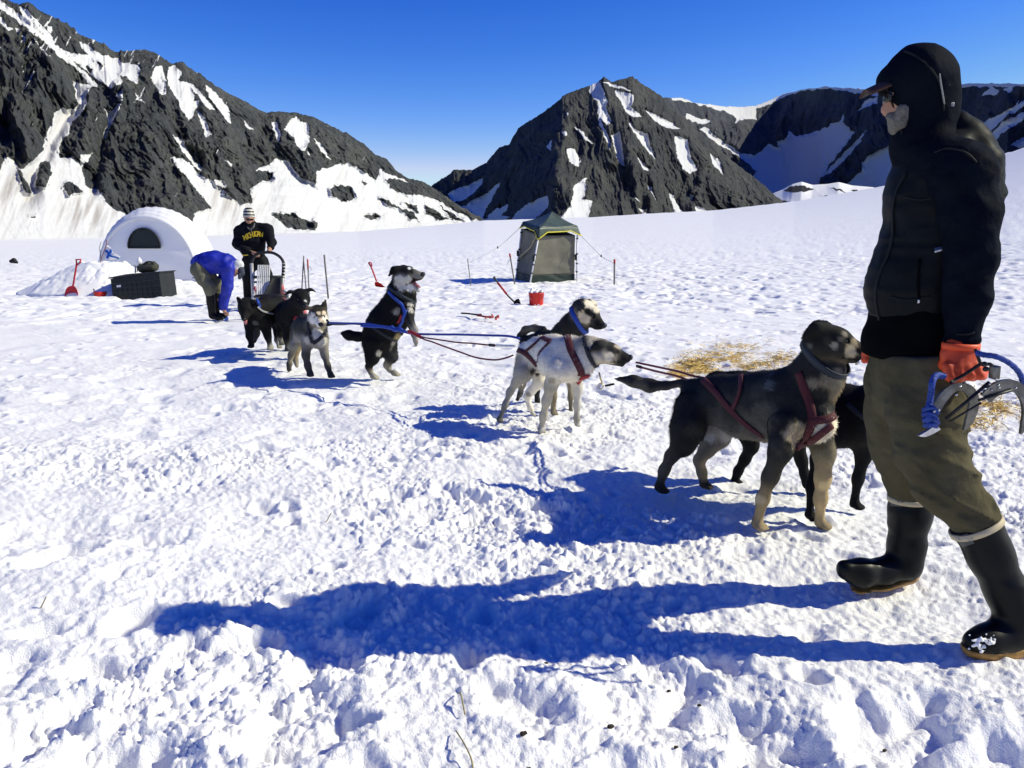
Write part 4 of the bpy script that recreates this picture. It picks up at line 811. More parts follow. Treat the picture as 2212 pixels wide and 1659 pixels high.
D5 = dog('black sled dog rearing up on its hind legs with open mouth', f, .0125, TEAM, 24000, .026, .006,
    [(_q(.95, -.72, 0), None, None, _R*.55, (.02, .008, .008), .4), (_q(1.5, -.5, 0), None, None, _R*.3, (.03, .012, .012), .4), (1770, 215, -.12, 62, (0.546, 0.52, 0.442), .5), (1850, 205, -.14, 45, (0.52, 0.494, 0.416), .5), (1800, 270, -.12, 50, (0.52, 0.494, 0.429), .6), (1880, 280, -.02, 40, (0.65, 0.624, 0.572), .5), (1870, 85, -.12, 16, (0.715, 0.715, 0.715), .4), (1920, 85, .02, 16, (0.715, 0.715, 0.715), .4), (1880, 440, -.1, 42, (0.546, 0.52, 0.468), .6), (1890, 500, -.05, 36, (0.52, 0.494, 0.442), .6), (1745, 510, -.22, 40, (0.286, 0.273, 0.234), .7), (1570, 930, -.1, 36, (0.52, 0.494, 0.429), .6), (1755, 770, -.02, 46, (0.39, 0.312, 0.156), .7), (1720, 830, -.05, 40, (0.39, 0.364, 0.299), .7), (1690, 880, 0, 30, (0.104, 0.104, 0.091), .7)], 5)
f5 = f
f.strap('harness', [(1665, 320), (1730, 390), (1790, 440), (1815, 490), (1830, 530)], .028, M_BLUEW, D5); f.strap('harness', [(1835, 500), (1825, 560), (1800, 610), (1770, 660)], .03, M_BLUEW, D5); f.strap('harness', [(1800, 550), (1775, 590), (1750, 630)], .022, M_RED2, D5)
f.ring('collar', f.j(1800, 345, 0), f.j(1870, 240, 0)-f.j(1760, 420, 0), .034, M_SLATE, D5); f.ring('harness', f.j(1590, 695, 0), f.j(1700, 540, 0)-f.j(1560, 740, 0), .03, M_DKW, D5)
head_parts(f, D5)
h = f.hd; q, R = h['q'], h['R']; b = MB(); b.tube(catmull([q(.6, -.5, 0), q(1.1, -.95, 0), q(1.5, -1.28, 0), q(1.75, -1.42, 0)], 9), np.array([.3, .32, .32, .3, .28, .26, .24, .2, .08])*R, 10, flat=.5); b.build('tongue', material('mouth_pink', (.24, .075, .085), .4), D5)

# ---- small grey and white husky looking at the camera
f = Fig(7.95, *W5); f.coat = True; G6 = (.05, .047, .04)
f.chain([(945, 775, -.17, 112), (900, 715, -.05, 148), (840, 690, .15, 140), (785, 700, .35, 112)], G6, .06, .85, under=(.4, .37, .31))
f.chain([(962, 600, -.17, 96), (930, 690, -.1, 122)], G6, .06, cols=[(.2, .18, .14), G6])
dog_head(f, f.j(962, 548, -.2), (.30, -.85, -.40), (.1, -.35, 1), .080, (.045, .04, .032), (.5, .47, .42), (.34, .28, .2), ('side', 'up'), .0, earcol=(.06, .05, .04))
f.chain([(852, 800, -.15, 74), (838, 950, -.18, 46), (858, 1060, -.2, 38), (876, 1120, -.21, 37)], (.1, .09, .075), .05, cols=[(.3, .28, .24), (.08, .075, .06), (.07, .065, .055), (.05, .045, .04)])
f.chain([(1000, 800, -.1, 78), (1028, 950, -.1, 44), (1058, 1060, -.12, 34), (1078, 1130, -.13, 35)], (.1, .09, .075), .05, cols=[(.4, .38, .33), (.2, .18, .15), (.07, .065, .055), (.05, .045, .04)])
f.chain([(765, 740, .25, 92), (722, 860, .2, 52), (692, 950, .22, 38), (676, 1035, .2, 34)], (.2, .18, .14), .04, cols=[G6, (.3, .28, .22), (.16, .14, .1), (.3, .27, .2)])
f.chain([(820, 760, .4, 86), (772, 860, .42, 46), (740, 930, .47, 36), (738, 1010, .44, 30), (750, 1060, .4, 28)], TAN, .04, cols=[G6, TAN, DTAN, (.2, .17, .12), (.3, .27, .2)])
paw(f, (.06, .055, .045), [(880, 1132, -.22, 36, (.3, -.9, 0)), (1085, 1145, -.14, 35, (.4, -.85, 0)), (674, 1045, .19, 34, (.0, -.5, -.8))])
f.chain([(790, 640, .42, 40), (760, 720, .5, 44), (745, 820, .52, 36), (740, 900, .5, 14)], (.12, .1, .06), .03)
D6 = dog('small grey husky with white mask and pale eyebrows facing the camera', f, .012, TEAM, 18000, .022, .005,
    [(965, 480, -.3, 55, (.03, .027, .022), .5), (990, 555, -.3, 20, (.04, .035, .028), .5), (905, 590, -.3, 62, (0.75, 0.712, 0.637), .5), (960, 650, -.3, 40, (0.75, 0.7, 0.625), .5), (1035, 590, -.25, 40, (0.75, 0.712, 0.637), .5), (965, 530, -.33, 22, (0.65, 0.525, 0.375), .5), (1020, 530, -.3, 22, (0.65, 0.525, 0.375), .5), (945, 555, -.35, 16, (.03, .027, .02), .6), (990, 600, -.4, 22, (0.625, 0.525, 0.4), .6), (955, 740, -.3, 60, (0.625, 0.587, 0.512), .7), (1010, 830, -.22, 60, (0.625, 0.587, 0.512), .7), (850, 800, -.25, 46, (0.6, 0.562, 0.5), .6), (740, 790, .15, 46, (0.438, 0.4, 0.338), .7)], 6, .2)
f.strap('harness', [(860, 620), (870, 700), (890, 780), (915, 830)], .032, M_DKW, D6); f.strap('harness', [(1040, 690), (1010, 750), (960, 800), (915, 830)], .032, M_DKW, D6); head_parts(f, D6)

# ---- black dog with the pricked ear, nose down
f = Fig(9.5, *W5); f.coat = True
f.chain([(360, 570, -.17, 112), (430, 510, .0, 136), (540, 495, .2, 126), (640, 515, .4, 105)], BLK, .06, .85)
f.chain([(262, 480, -.28, 86), (345, 505, -.18, 116)], BLK, .06)
dog_head(f, f.j(240, 465, -.33), (.04, -.70, -.72), (.05, -.6, 1), .080, BLK, BLK, (.014, .014, .014), ('up', 'side'), .05, earcol=BLK)
f.chain([(275, 640, -.2, 62), (275, 760, -.22, 40), (295, 835, -.22, 33)], BLK, .05)
f.chain([(430, 640, -.1, 76), (458, 760, -.12, 42), (480, 850, -.13, 33)], BLK, .05, cols=[BLK, BLK, (.04, .04, .037)])
f.chain([(345, 640, .15, 60), (348, 740, .22, 36), (325, 815, .25, 28)], (.04, .04, .04), .05)
f.chain([(560, 610, .38, 88), (560, 740, .32, 44), (552, 800, .35, 32), (570, 855, .3, 28)], BLK, .05, cols=[BLK, BLK, (.1, .1, .09), (.4, .38, .33)])
f.chain([(650, 480, .45, 36), (700, 420, .5, 40), (740, 430, .5, 20)], BLK, .03)
paw(f, (.02, .02, .02), [(296, 850, -.23, 33, (.1, -.9, 0))]); paw(f, (.3, .28, .24), [(486, 872, -.14, 33, (.2, -.9, 0)), (575, 858, .3, 28, (.3, -.9, 0))])
D7 = dog('black sled dog with pricked ear and lowered nose in blue harness', f, .0135, TEAM, 11000, .022, .006, [(330, 630, -.25, 30, (.1, .1, .1), .7)], 7, .4)
f.strap('harness', [(335, 385), (365, 430), (375, 480)], .03, M_BLUEW, D7); f.strap('harness', [(350, 470), (400, 510), (460, 530), (520, 540)], .02, material('grey_webbing', (.3, .3, .3), .7), D7); f.strap('harness', [(560, 520), (575, 550), (590, 580)], .07, M_BLUEW, D7); head_parts(f, D7, M_NOSE, tongue=.1)

# ---- black floppy-eared dog between them
f = Fig(9.25, *W5); f.coat = True
f.chain([(700, 570, -.12, 112), (650, 545, .05, 128), (580, 565, .35, 106)], BLK, .06, .85)
f.chain([(770, 430, -.22, 96), (710, 510, -.12, 120)], BLK, .06)
dog_head(f, f.j(788, 378, -.26), (.42, -.82, -.36), (.05, -.3, 1), .088, BLK, BLK, (.014, .014, .014), ('side', 'side'), .12, earcol=BLK)
f.chain([(650, 670, -.1, 66), (648, 790, -.12, 38), (655, 870, -.14, 31)], BLK, .05, cols=[BLK, BLK, (.06, .06, .05)]); f.chain([(740, 670, -.2, 66), (735, 790, -.22, 38), (740, 880, -.24, 31)], BLK, .05)
f.chain([(600, 640, .33, 80), (585, 740, .3, 40), (580, 780, .33, 30), (596, 820, .3, 28)], (.1, .1, .09), .05, cols=[BLK, BLK, (.2, .19, .16), (.4, .38, .33)])
f.chain([(690, 660, .4, 80), (700, 760, .4, 40), (695, 800, .42, 30), (700, 860, .4, 28)], BLK, .05); f.chain([(560, 520, .42, 36), (520, 450, .5, 40), (540, 420, .5, 20)], BLK, .03)
paw(f, (.1, .1, .09), [(658, 885, -.15, 31, (.2, -.9, 0)), (742, 890, -.25, 31, (.2, -.9, 0)), (600, 826, .3, 28, (.2, -.9, 0)), (702, 866, .4, 28, (.2, -.9, 0))])
D8 = dog('black floppy-eared sled dog with tongue out between two other dogs', f, .0135, TEAM, 11000, .022, .006, [(835, 410, -.36, 14, (.5, .5, .5), .5)], 8, .4)
f.strap('harness', [(720, 600), (735, 580), (740, 560)], .03, M_RED2, D8); head_parts(f, D8, tongue=.15)
# ================================================================ people
def ridge3(X, sx, sy, sz, s): return 1-np.abs(vn3(X*np.array([sx, sy, sz]), s))*2
M_SKIN = material('skin', (.38, .2, .13), .55, noise=(40, .12), bump=(220, .2, .001))
M_SHELL = material('navy_softshell', (.0035, .0055, .0105), .8, spec=.03, noise=(14, .25), bump=(13, .5, .025))
M_PUFF = material('black_puffer_nylon', (.0055, .0072, .0085), .55, spec=.07, noise=(9, .3), bump=(60, .3, .003))
M_BLACKC = material('black_cotton', (.003, .0032, .004), .85, spec=.02, noise=(20, .2), bump=(500, .3, .0008))
M_OLIVE = material('olive_trousers', (.078, .069, .040), .9, spec=.05, noise=(6, .3), bump=(10, .55, .035))
M_ORANGE = material('orange_glove_rubber', (.62, .066, .016), .55, noise=(9, .3), bump=(260, .3, .0008))
M_RUB = material('black_boot_rubber', (.005, .0055, .006), .4, spec=.14, noise=(12, .3), bump=(40, .12, .002))
M_SOLE = material('amber_gum_sole', (.28, .15, .035), .5, noise=(22, .35), bump=(90, .35, .003))
M_CREAMT = material('cream_boot_trim', (.5, .42, .26), .6)
M_BEARD = material('grey_beard', (.13, .12, .105), .9, noise=(60, .4), bump=(200, .8, .004))
M_CAPB = material('brown_cap', (.05, .022, .015), .7, bump=(500, .3, .0008))
YX = np.array([0, 1.0, 0])
def vis(f, name, mat, parent): return mk(name, f.V, f.Q, mat, parent)

def man_in_front():
    D = 2.85; man = empty('person', tuple(P(1990, 1330, 2.8)*np.array([1, 1, 0])), 'tall person in hooded black jacket and rubber boots carrying a steel hook', 'person')
    # the body itself, one surface, inside the clothes
    b = Fig(D); sk = (.3, .17, .11)
    b.chain([(1992, 178, 0, 58), (1985, 205, 0, 58)], sk, .03, (YX, .86)); b.chain([(1965, 215, 0, 44), (1948, 262, .0, 28)], sk, .03); b.chain([(1925, 205, .0, 14), (1909, 240, .005, 7.5)], sk, .012); b.ball(1916, 243, .0, 10, sk, .01); b.ball(1926, 200, -.03, 13, sk, .015)
    for dy in (-.03, .035): b.ball(1924, 213, dy, 7, sk, .008, sub=True)
    b.chain([(1922, 262, 0, 6), (1935, 265, -.02, 5)], sk, .01); b.chain([(1998, 205, -.06, 10), (2000, 222, -.06, 7)], sk, .012)
    b.chain([(1990, 240, 0, 36), (2020, 330, 0, 44), (2035, 420, 0, 85), (1995, 560, 0, 78), (1965, 700, 0, 72), (1965, 790, 0, 72)], sk, .05, (YX, 1.25))
    b.chain([(2078, 365, -.15, 38), (2096, 545, -.22, 32), (2078, 725, -.22, 22), (2078, 790, -.25, 22)], sk, .04); b.chain([(2056, 370, .16, 38), (1965, 560, .22, 32), (1905, 725, .30, 22), (1886, 755, .33, 20)], sk, .04)
    b.chain([(1998, 800, -.12, 48), (2010, 950, -.16, 38), (2046, 1050, -.2, 32), (2160, 1240, -.28, 32), (2200, 1350, -.3, 26), (2120, 1388, -.33, 18)], sk, .04); b.chain([(1950, 800, .12, 48), (1947, 930, .16, 36), (1960, 1020, .2, 26), (1960, 1190, .23, 28), (1955, 1232, .23, 22), (1850, 1243, .17, 18)], sk, .04)
    b.mesh(.011); vis(b, 'body', M_SKIN, man)
    g = Fig(D); g.chain([(1934, 250, .0, 16), (1938, 268, .0, 17), (1933, 280, .0, 11)], sk, .02); g.chain([(1950, 238, -.045, 14), (1945, 265, -.035, 15)], sk, .02); g.chain([(1950, 238, .05, 14), (1945, 265, .04, 15)], sk, .02); g.chain([(1920, 252, -.01, 7), (1930, 258, -.03, 8)], sk, .012)
    g.mesh(.005, lambda X: .002*vn3(X*130, 4), 0); g.C = np.tile(np.array([[.2, .185, .165]]), (len(g.V), 1)); g.pr_flow = None
    vis(g, 'beard', M_BEARD, man)
    gm = material('black_glasses', (.008, .008, .01), .15)   # dark glasses
    s = MB(); s.tube([P(1930, 206, D-.062), P(1920, 204, D-.057), P(1917, 204, D), P(1920, 204, D+.057), P(1930, 206, D+.062)], .0035, 6); gls = s.build('sunglasses', gm, man)
    for dd in (-.033, .033): s = MB(); s.box(P(1917, 209, D+dd), (.010, .05, .034), bev=.005); s.build('lens', gm, gls)
    br = MB(); rows = []                                    # cap brim, curved
    for u in np.linspace(0, 1, 7):
        rows.append([P(1905-36*u, 178+17*u, D)+np.array([0, .075*v*(1-.45*u*u), -.02*v*v]) for v in np.linspace(-1, 1, 11)])
    br.sheet(rows, .006); cp = br.build('cap_brim', M_CAPB, man)
    # hooded softshell: hood, collar and sleeves
    h = Fig(D)
    h.chain([(1990, 178, 0, 77), (1998, 215, 0, 68), (2008, 262, 0, 54)], sk, .03, (YX, .9)); h.chain([(1930, 176, 0, 30), (1975, 160, 0, 52)], sk, .04, (YX, 1.5)); h.chain([(2004, 262, 0, 52), (1992, 312, .0, 52), (2030, 365, 0, 76)], sk, .04, (YX, 1.1)); h.chain([(1962, 300, 0, 26), (1978, 350, 0, 36)], sk, .04, (YX, 1.6))
    h.chain([(2040, 352, -.10, 56), (2078, 376, -.16, 62), (2096, 470, -.20, 53), (2097, 555, -.22, 46), (2089, 640, -.22, 41), (2076, 736, -.22, 33)], sk, .05); h.chain([(2050, 352, .10, 56), (2056, 376, .17, 60), (1985, 520, .21, 50), (1945, 610, .24, 42), (1905, 720, .30, 32)], sk, .05)
    for dx, dy in ((0, 0),): h.chain([(1866, 240, 0, 30), (1888, 243, 0, 27), (1900, 268, 0, 32)], sk, .012, (YX, 1.7), None); 
    for p in h.pr[-2:]: p['sub'] = True
    h.cut(P(2076, 739, D-.25), (-.05, 0, -1)) if False else None
    def fold(X):
        z = X[..., 2]; sh = X+np.stack([z*.5, z*0, -X[..., 0]*.3], -1); r = .0075*np.maximum(0, ridge3(sh, 8, 8, 15, 3))**2+.005*np.maximum(0, ridge3(sh, 19, 16, 34, 5))**2
        return -r*(.3+.7*sstep(1.62, 1.5, z))
    h.mesh(.0085, fold, 1)
    vis(h, 'hooded_jacket', M_SHELL, man)
    dr = MB(); dr.tube(catmull([P(2040, 150, D-.10), P(2052, 190, D-.09), P(2060, 222, D-.07)], 8), .003, 6); dr.tube(catmull([P(2028, 152, D-.115), P(2034, 190, D-.115), P(2040, 225, D-.1)], 8), .0025, 6); dr.box(P(2050, 226, D-.085), (.03, .012, .014), bev=.004); dr.build('hood_drawcord', material('grey_cord', (.2, .21, .22), .5), man)
    # quilted vest
    v = Fig(D)
    v.chain([(2036, 352, 0, 76), (2030, 420, 0, 106), (2024, 490, 0, 100), (2004, 560, 0, 101), (1980, 625, 0, 98), (1975, 700, 0, 84)], sk, .04, (YX, 1.08)); v.chain([(1975, 322, 0, 34), (2000, 350, 0, 70)], sk, .05, (YX, 1.5)); v.chain([(2090, 306, .0, 26), (2106, 350, 0, 38), (2114, 410, 0, 32)], sk, .04, (YX, 1.7)); v.chain([(2062, 264, 0, 24), (2090, 300, 0, 30)], sk, .04, (YX, 1.7))
    v.cut(P(1980, 712, D), (.07, 0, -1))
    for dy, x0 in ((-.30, 2098),): v.chain([(2096, 380, -.30, 50), (2104, 470, -.32, 48)], sk, .03); [p.__setitem__('sub', True) for p in v.pr[-1:]]
    def quilt(X):
        z = X[..., 2]+.016*vn3(X*np.array([5, 5, 3]), 8); q = np.abs(np.sin(math.pi*z/.058))**.5*(.5+.5*vn3(X*6, 9))
        cr = ridge3(X, 14, 14, 30, 12)
        return -.0042*q-.003*cr-.005*vn3(X*np.array([9, 9, 9]), 2)-.011*sstep(1.50, 1.64, X[..., 0])*(ridge3(X, 22, 16, 30, 15)+.6*ridge3(X, 50, 40, 60, 16))
    v.mesh(.008, quilt, 1); ve = vis(v, 'quilted_vest', M_PUFF, man)
    lg = v.on_surface([(2018, 539), (2025, 537), (2034, 535)], n=3) or []
    hits = v.on_surface([(2020, 540), (2036, 536)], n=5); 
    if hits: band('chest_label', [P(2020, 539, D)*0+p for p, n in v.on_surface([(2019, 540), (2036, 536)], n=5)], [n for p, n in hits], .013, .003, material('label_dark_blue', (.03, .05, .12), .6), man, .004)
    hits = v.on_surface([(2019, 544), (2036, 540)], n=5)
    if hits: band('chest_label', [p for p, n in hits], [n for p, n in hits], .005, .0035, material('label_white', (.7, .7, .7), .6), man, .006)
    z = v.on_surface([(1986, 505), (1990, 560), (1985, 620), (1987, 655), (1984, 690)], n=20)
    zz = v.on_surface([(1987, 560), (1984, 610), (1986, 655)], n=14)
    if len(zz) > 3: band('zip', [p for p, n in zz], [n for p, n in zz], .008, .002, M_BLACKC, man, .003)
    sm_ = material('seam_tape', (.012, .0145, .016), .6, spec=.1)
    for pts, w_ in (([(1960, 372), (1938, 410), (1929, 450), (1931, 500), (1922, 545), (1897, 600), (1892, 650), (1903, 700)], .010), ([(1955, 425), (1990, 432), (2025, 425)], .004), ([(1925, 640), (1960, 648), (2010, 640)], .004)):
        hs = v.on_surface(pts, n=26)
        if len(hs) > 5: band('seam', [p for p, n in hs], [n for p, n in hs], w_, .002, sm_, ve, .003)
    for pts in ([(1952, 112), (1990, 128), (2020, 160), (2035, 200), (2038, 240)], [(1915, 178), (1921, 205), (1934, 235), (1947, 270), (1950, 290)], [(2020, 330), (2048, 322), (2085, 330), (2110, 352)], [(2066, 722), (2090, 722), (2104, 718)]):
        hs = h.on_surface(pts, n=22)
        if len(hs) > 5: band('seam', [p for p, n in hs], [n for p, n in hs], .006, .0015, sm_, man, .003)
    pz = MB(); hp = v.on_surface([(1985, 650), (1986, 653), (1986, 656)], n=3)
    if hp: pz.box(hp[0][0]+hp[0][1]*.006, (.008, .005, .012), bev=.002); pz.build('zip_pull', M_METAL, man)
    # long undershirt showing below the vest
    u = Fig(D); u.chain([(1974, 680, 0, 86), (1968, 740, 0, 90), (1968, 800, 0, 92)], sk, .04, (YX, 1.22)); u.chain([(2010, 690, 0, 60), (2000, 760, 0, 58)], sk, .04, (YX, 1.5)); u.cut(P(1960, 778, D), (-.10, 0, -1)); u.mesh(.01, lambda X: -.004*ridge3(X, 8, 8, 22, 6)); vis(u, 'undershirt', M_BLACKC, man)
    # trousers
    t = Fig(D)
    t.chain([(1970, 770, 0, 78), (1970, 840, 0, 84)], sk, .05, (YX, 1.15)); t.chain([(1998, 800, -.11, 74), (2002, 900, -.15, 68), (2006, 975, -.18, 59), (2046, 1050, -.21, 53), (2106, 1128, -.25, 46)], sk, .06); t.chain([(1950, 800, .11, 74), (1946, 900, .15, 64), (1948, 965, .18, 57), (1957, 1010, .2, 44), (1962, 1062, .22, 40)], sk, .06)
    kn = P(2046, 1050, D-.21); hp_ = P(2000, 850, D-.1)
    def pf(X):
        z = X[..., 2]; dk = np.linalg.norm(X-kn, axis=-1)
        a = .014*np.maximum(0, ridge3(X+np.stack([z*0, z*0, X[..., 0]*.5], -1), 5, 5, 26, 21))**1.5*sstep(.40, .08, dk)+.010*ridge3(X+np.stack([z*.6, z*0, z*0], -1), 13, 9, 5, 22)*sstep(.2, .6, z-.35)*.8+.004*ridge3(X, 22, 20, 34, 23)+.006*vn3(X*7, 24)
        return -a
    t.cut(P(2106, 1128, D-.25), P(2130, 1160, D-.26)-P(2080, 1090, D-.24)); 
    t.cuts = []; t.cut(P(1960, 752, D), (-.10, 0, 1)); t.mesh(.0085, pf, 1); vis(t, 'trousers', M_OLIVE, man)
    # boots
    def boot(chain_shaft, chain_foot, sole_pts, plane_n, sole_drop, topc, topax, tr, lab):
        f = Fig(D); f.chain(chain_shaft, sk, .03); f.chain(chain_foot, sk, .035)
        f.cut(f.j(*topc), -np.asarray(topax, float)); f.mesh(.0075, lambda X: -.0035*ridge3(X, 5, 5, 16, 31)-.002*vn3(X*16, 3), 1); bt = vis(f, 'boot', M_RUB, man)
        so = Fig(D); so.chain(sole_pts, sk, .03); c0, c1 = so.j(*sole_pts[0][:3]), so.j(*sole_pts[-1][:3]); up = unit(plane_n)
        so.cut(c0+up*sole_drop, up); so.mesh(.007, lambda X: -.002*vn3(X*40, 7), 0); vis(so, 'sole', M_SOLE, bt)
        ax = unit(topax); c = f.j(*topc)+ax*.014; f.ring('top_trim', c, ax, .02, M_CREAMT, bt, .004, 40, .004, .2)
        hits = f.on_surface(lab, n=8)
        if len(hits) > 3: band('boot_label', [p for p, n in hits], [n for p, n in hits], .038, .0015, material('boot_label_grey', (.055, .06, .06), .5), bt, .003)
        return f, bt
    f1_, b1 = boot([(1968, 1060, .22, 43), (1966, 1110, .22, 42), (1958, 1180, .23, 36), (1955, 1212, .23, 35)], [(1957, 1222, .23, 29), (1905, 1236, .2, 27), (1860, 1238, .17, 27), (1826, 1232, .15, 21)],
         [(1958, 1236, .23, 28), (1905, 1246, .2, 28), (1860, 1250, .17, 29), (1826, 1244, .15, 25)], (-.12, -.3, 1), -.002, (1969, 1068, .22), P(1966, 1130, D+.22)-P(1968, 1050, D+.22), 0, [(1925, 1082), (1948, 1084)])
    f2_, b2 = boot([(2104, 1126, -.25, 53), (2140, 1200, -.27, 45), (2172, 1270, -.29, 41), (2192, 1322, -.3, 41)], [(2205, 1362, -.3, 37), (2165, 1376, -.31, 34), (2130, 1384, -.33, 29), (2106, 1388, -.34, 24)],
         [(2215, 1382, -.3, 36), (2165, 1388, -.31, 34), (2130, 1393, -.33, 31), (2104, 1395, -.34, 26)], (.03, -.12, 1), -.002, (2106, 1128, -.25), P(2140, 1200, D-.27)-P(2100, 1118, D-.25), 0, [(2072, 1170), (2098, 1162)])
    # lettering on the boot labels
    for ff, bb, pos, ang in ((f1_, b1, (1936, 1080), 0), (f2_, b2, (2084, 1163), math.radians(17))):
        hit = ff.on_surface([(pos[0]-2, pos[1]), pos, (pos[0]+2, pos[1])], n=3)
        if not hit: continue
        p, n = hit[1 if len(hit) > 1 else 0]; text_part('lettering', 'TRATUF', p+n*.006, n, .017, material('pale_print', (.3, .31, .31), .6), bb, ang)
    sn = MB()                                              # snow stuck on the near toe
    r = np.random.RandomState(9)
    q = Fig(D)
    for _ in range(70): q.ball(2122+r.normal(0, 17), 1388+r.normal(0, 8), -.372+r.normal(0, .01), r.uniform(1.5, 4.2), sk, .006)
    q.mesh(.0038, lambda X: -.0025*vn3(X*160, 3), 0); vis(q, 'clinging_snow', snow_mat(), b2)
    # gloves
    gl = Fig(D+.02)
    gl.chain([(2074, 752, -.25, 32), (2072, 762, -.26, 33)], sk, .02, (YX, .8)); gl.chain([(2062, 768, -.27, 27), (2066, 795, -.285, 26)], sk, .02, (YX, .7)); gl.chain([(2086, 768, -.27, 26), (2094, 795, -.285, 24)], sk, .02, (YX, .7))
    for i, x in enumerate((2048, 2067, 2087, 2106)):
        gl.chain([(x, 792, -.295, 11.5), (x+4+2*i, 812-i, -.30, 11), (x+7+3*i, 817-2*i, -.27, 10), (x+6+3*i, 806-2*i, -.245, 9)], sk, .006)
    gl.chain([(2050, 765, -.26, 14), (2040, 786, -.24, 12), (2050, 806, -.222, 10.5)], sk, .01); gl.chain([(2106, 790, -.28, 9), (2122, 797, -.27, 8.5), (2131, 802, -.262, 6)], sk, .008)
    gl.mesh(.0045, lambda X: -.0018*ridge3(X, 30, 30, 45, 3), 1); g1 = vis(gl, 'glove', M_ORANGE, man)
    gl.ring('cuff', gl.j(2074, 747, -.255), (0.03, 0, 1), .02, material('orange_cuff', (.75, .085, .02), .5), g1, .005, 36, .004, .12)
    gr = Fig(D+.34)
    gr.chain([(1896, 722, -.03, 21), (1886, 752, 0, 20)], sk, .02, (YX, .8))
    for i, y in enumerate((735, 748, 761, 773)): gr.chain([(1885, y, 0, 8), (1874-2*(i % 2), y+3, -.01, 7.5), (1868, y+5, .02, 7), (1874, y+6, .045, 6)], sk, .005)
    gr.chain([(1886, 735, -.02, 9), (1874, 728, -.03, 8), (1868, 730, -.0, 7)], sk, .008)
    gr.mesh(.0045, None, 1); vis(gr, 'glove', M_ORANGE, man)
    return man
def text_part(name, txt, p, n, size, mat, parent, ang=0, bend=0, ext=.0006, font_scale=(1, 1), bold=.0):
    cu = bpy.data.curves.new(name, 'FONT'); cu.body = txt; cu.size = size; cu.align_x = 'CENTER'; cu.align_y = 'CENTER'; cu.extrude = ext; cu.offset = bold
    tmp = bpy.data.objects.new('tmp', cu); COL.objects.link(tmp); dg = bpy.context.evaluated_depsgraph_get(); me = bpy.data.meshes.new_from_object(tmp.evaluated_get(dg)); bpy.data.objects.remove(tmp); bpy.data.curves.remove(cu)
    V = np.array([v.co[:] for v in me.vertices]); F = [list(q.vertices) for q in me.polygons]; bpy.data.meshes.remove(me)
    V[:, 0] *= font_scale[0]; V[:, 1] *= font_scale[1]
    if bend: V[:, 1] += -bend*V[:, 0]**2
    n = unit(n); xa = unit(np.cross([0, 0, 1.], n)); ya = np.cross(n, xa); c, s = math.cos(ang), math.sin(ang); X = xa*c+ya*s; Y = ya*c-xa*s
    W = np.asarray(p)+V[:, :1]*X+V[:, 1:2]*Y+V[:, 2:]*n
    return mk(name, W, F, mat, parent, smooth=False)
man_in_front()

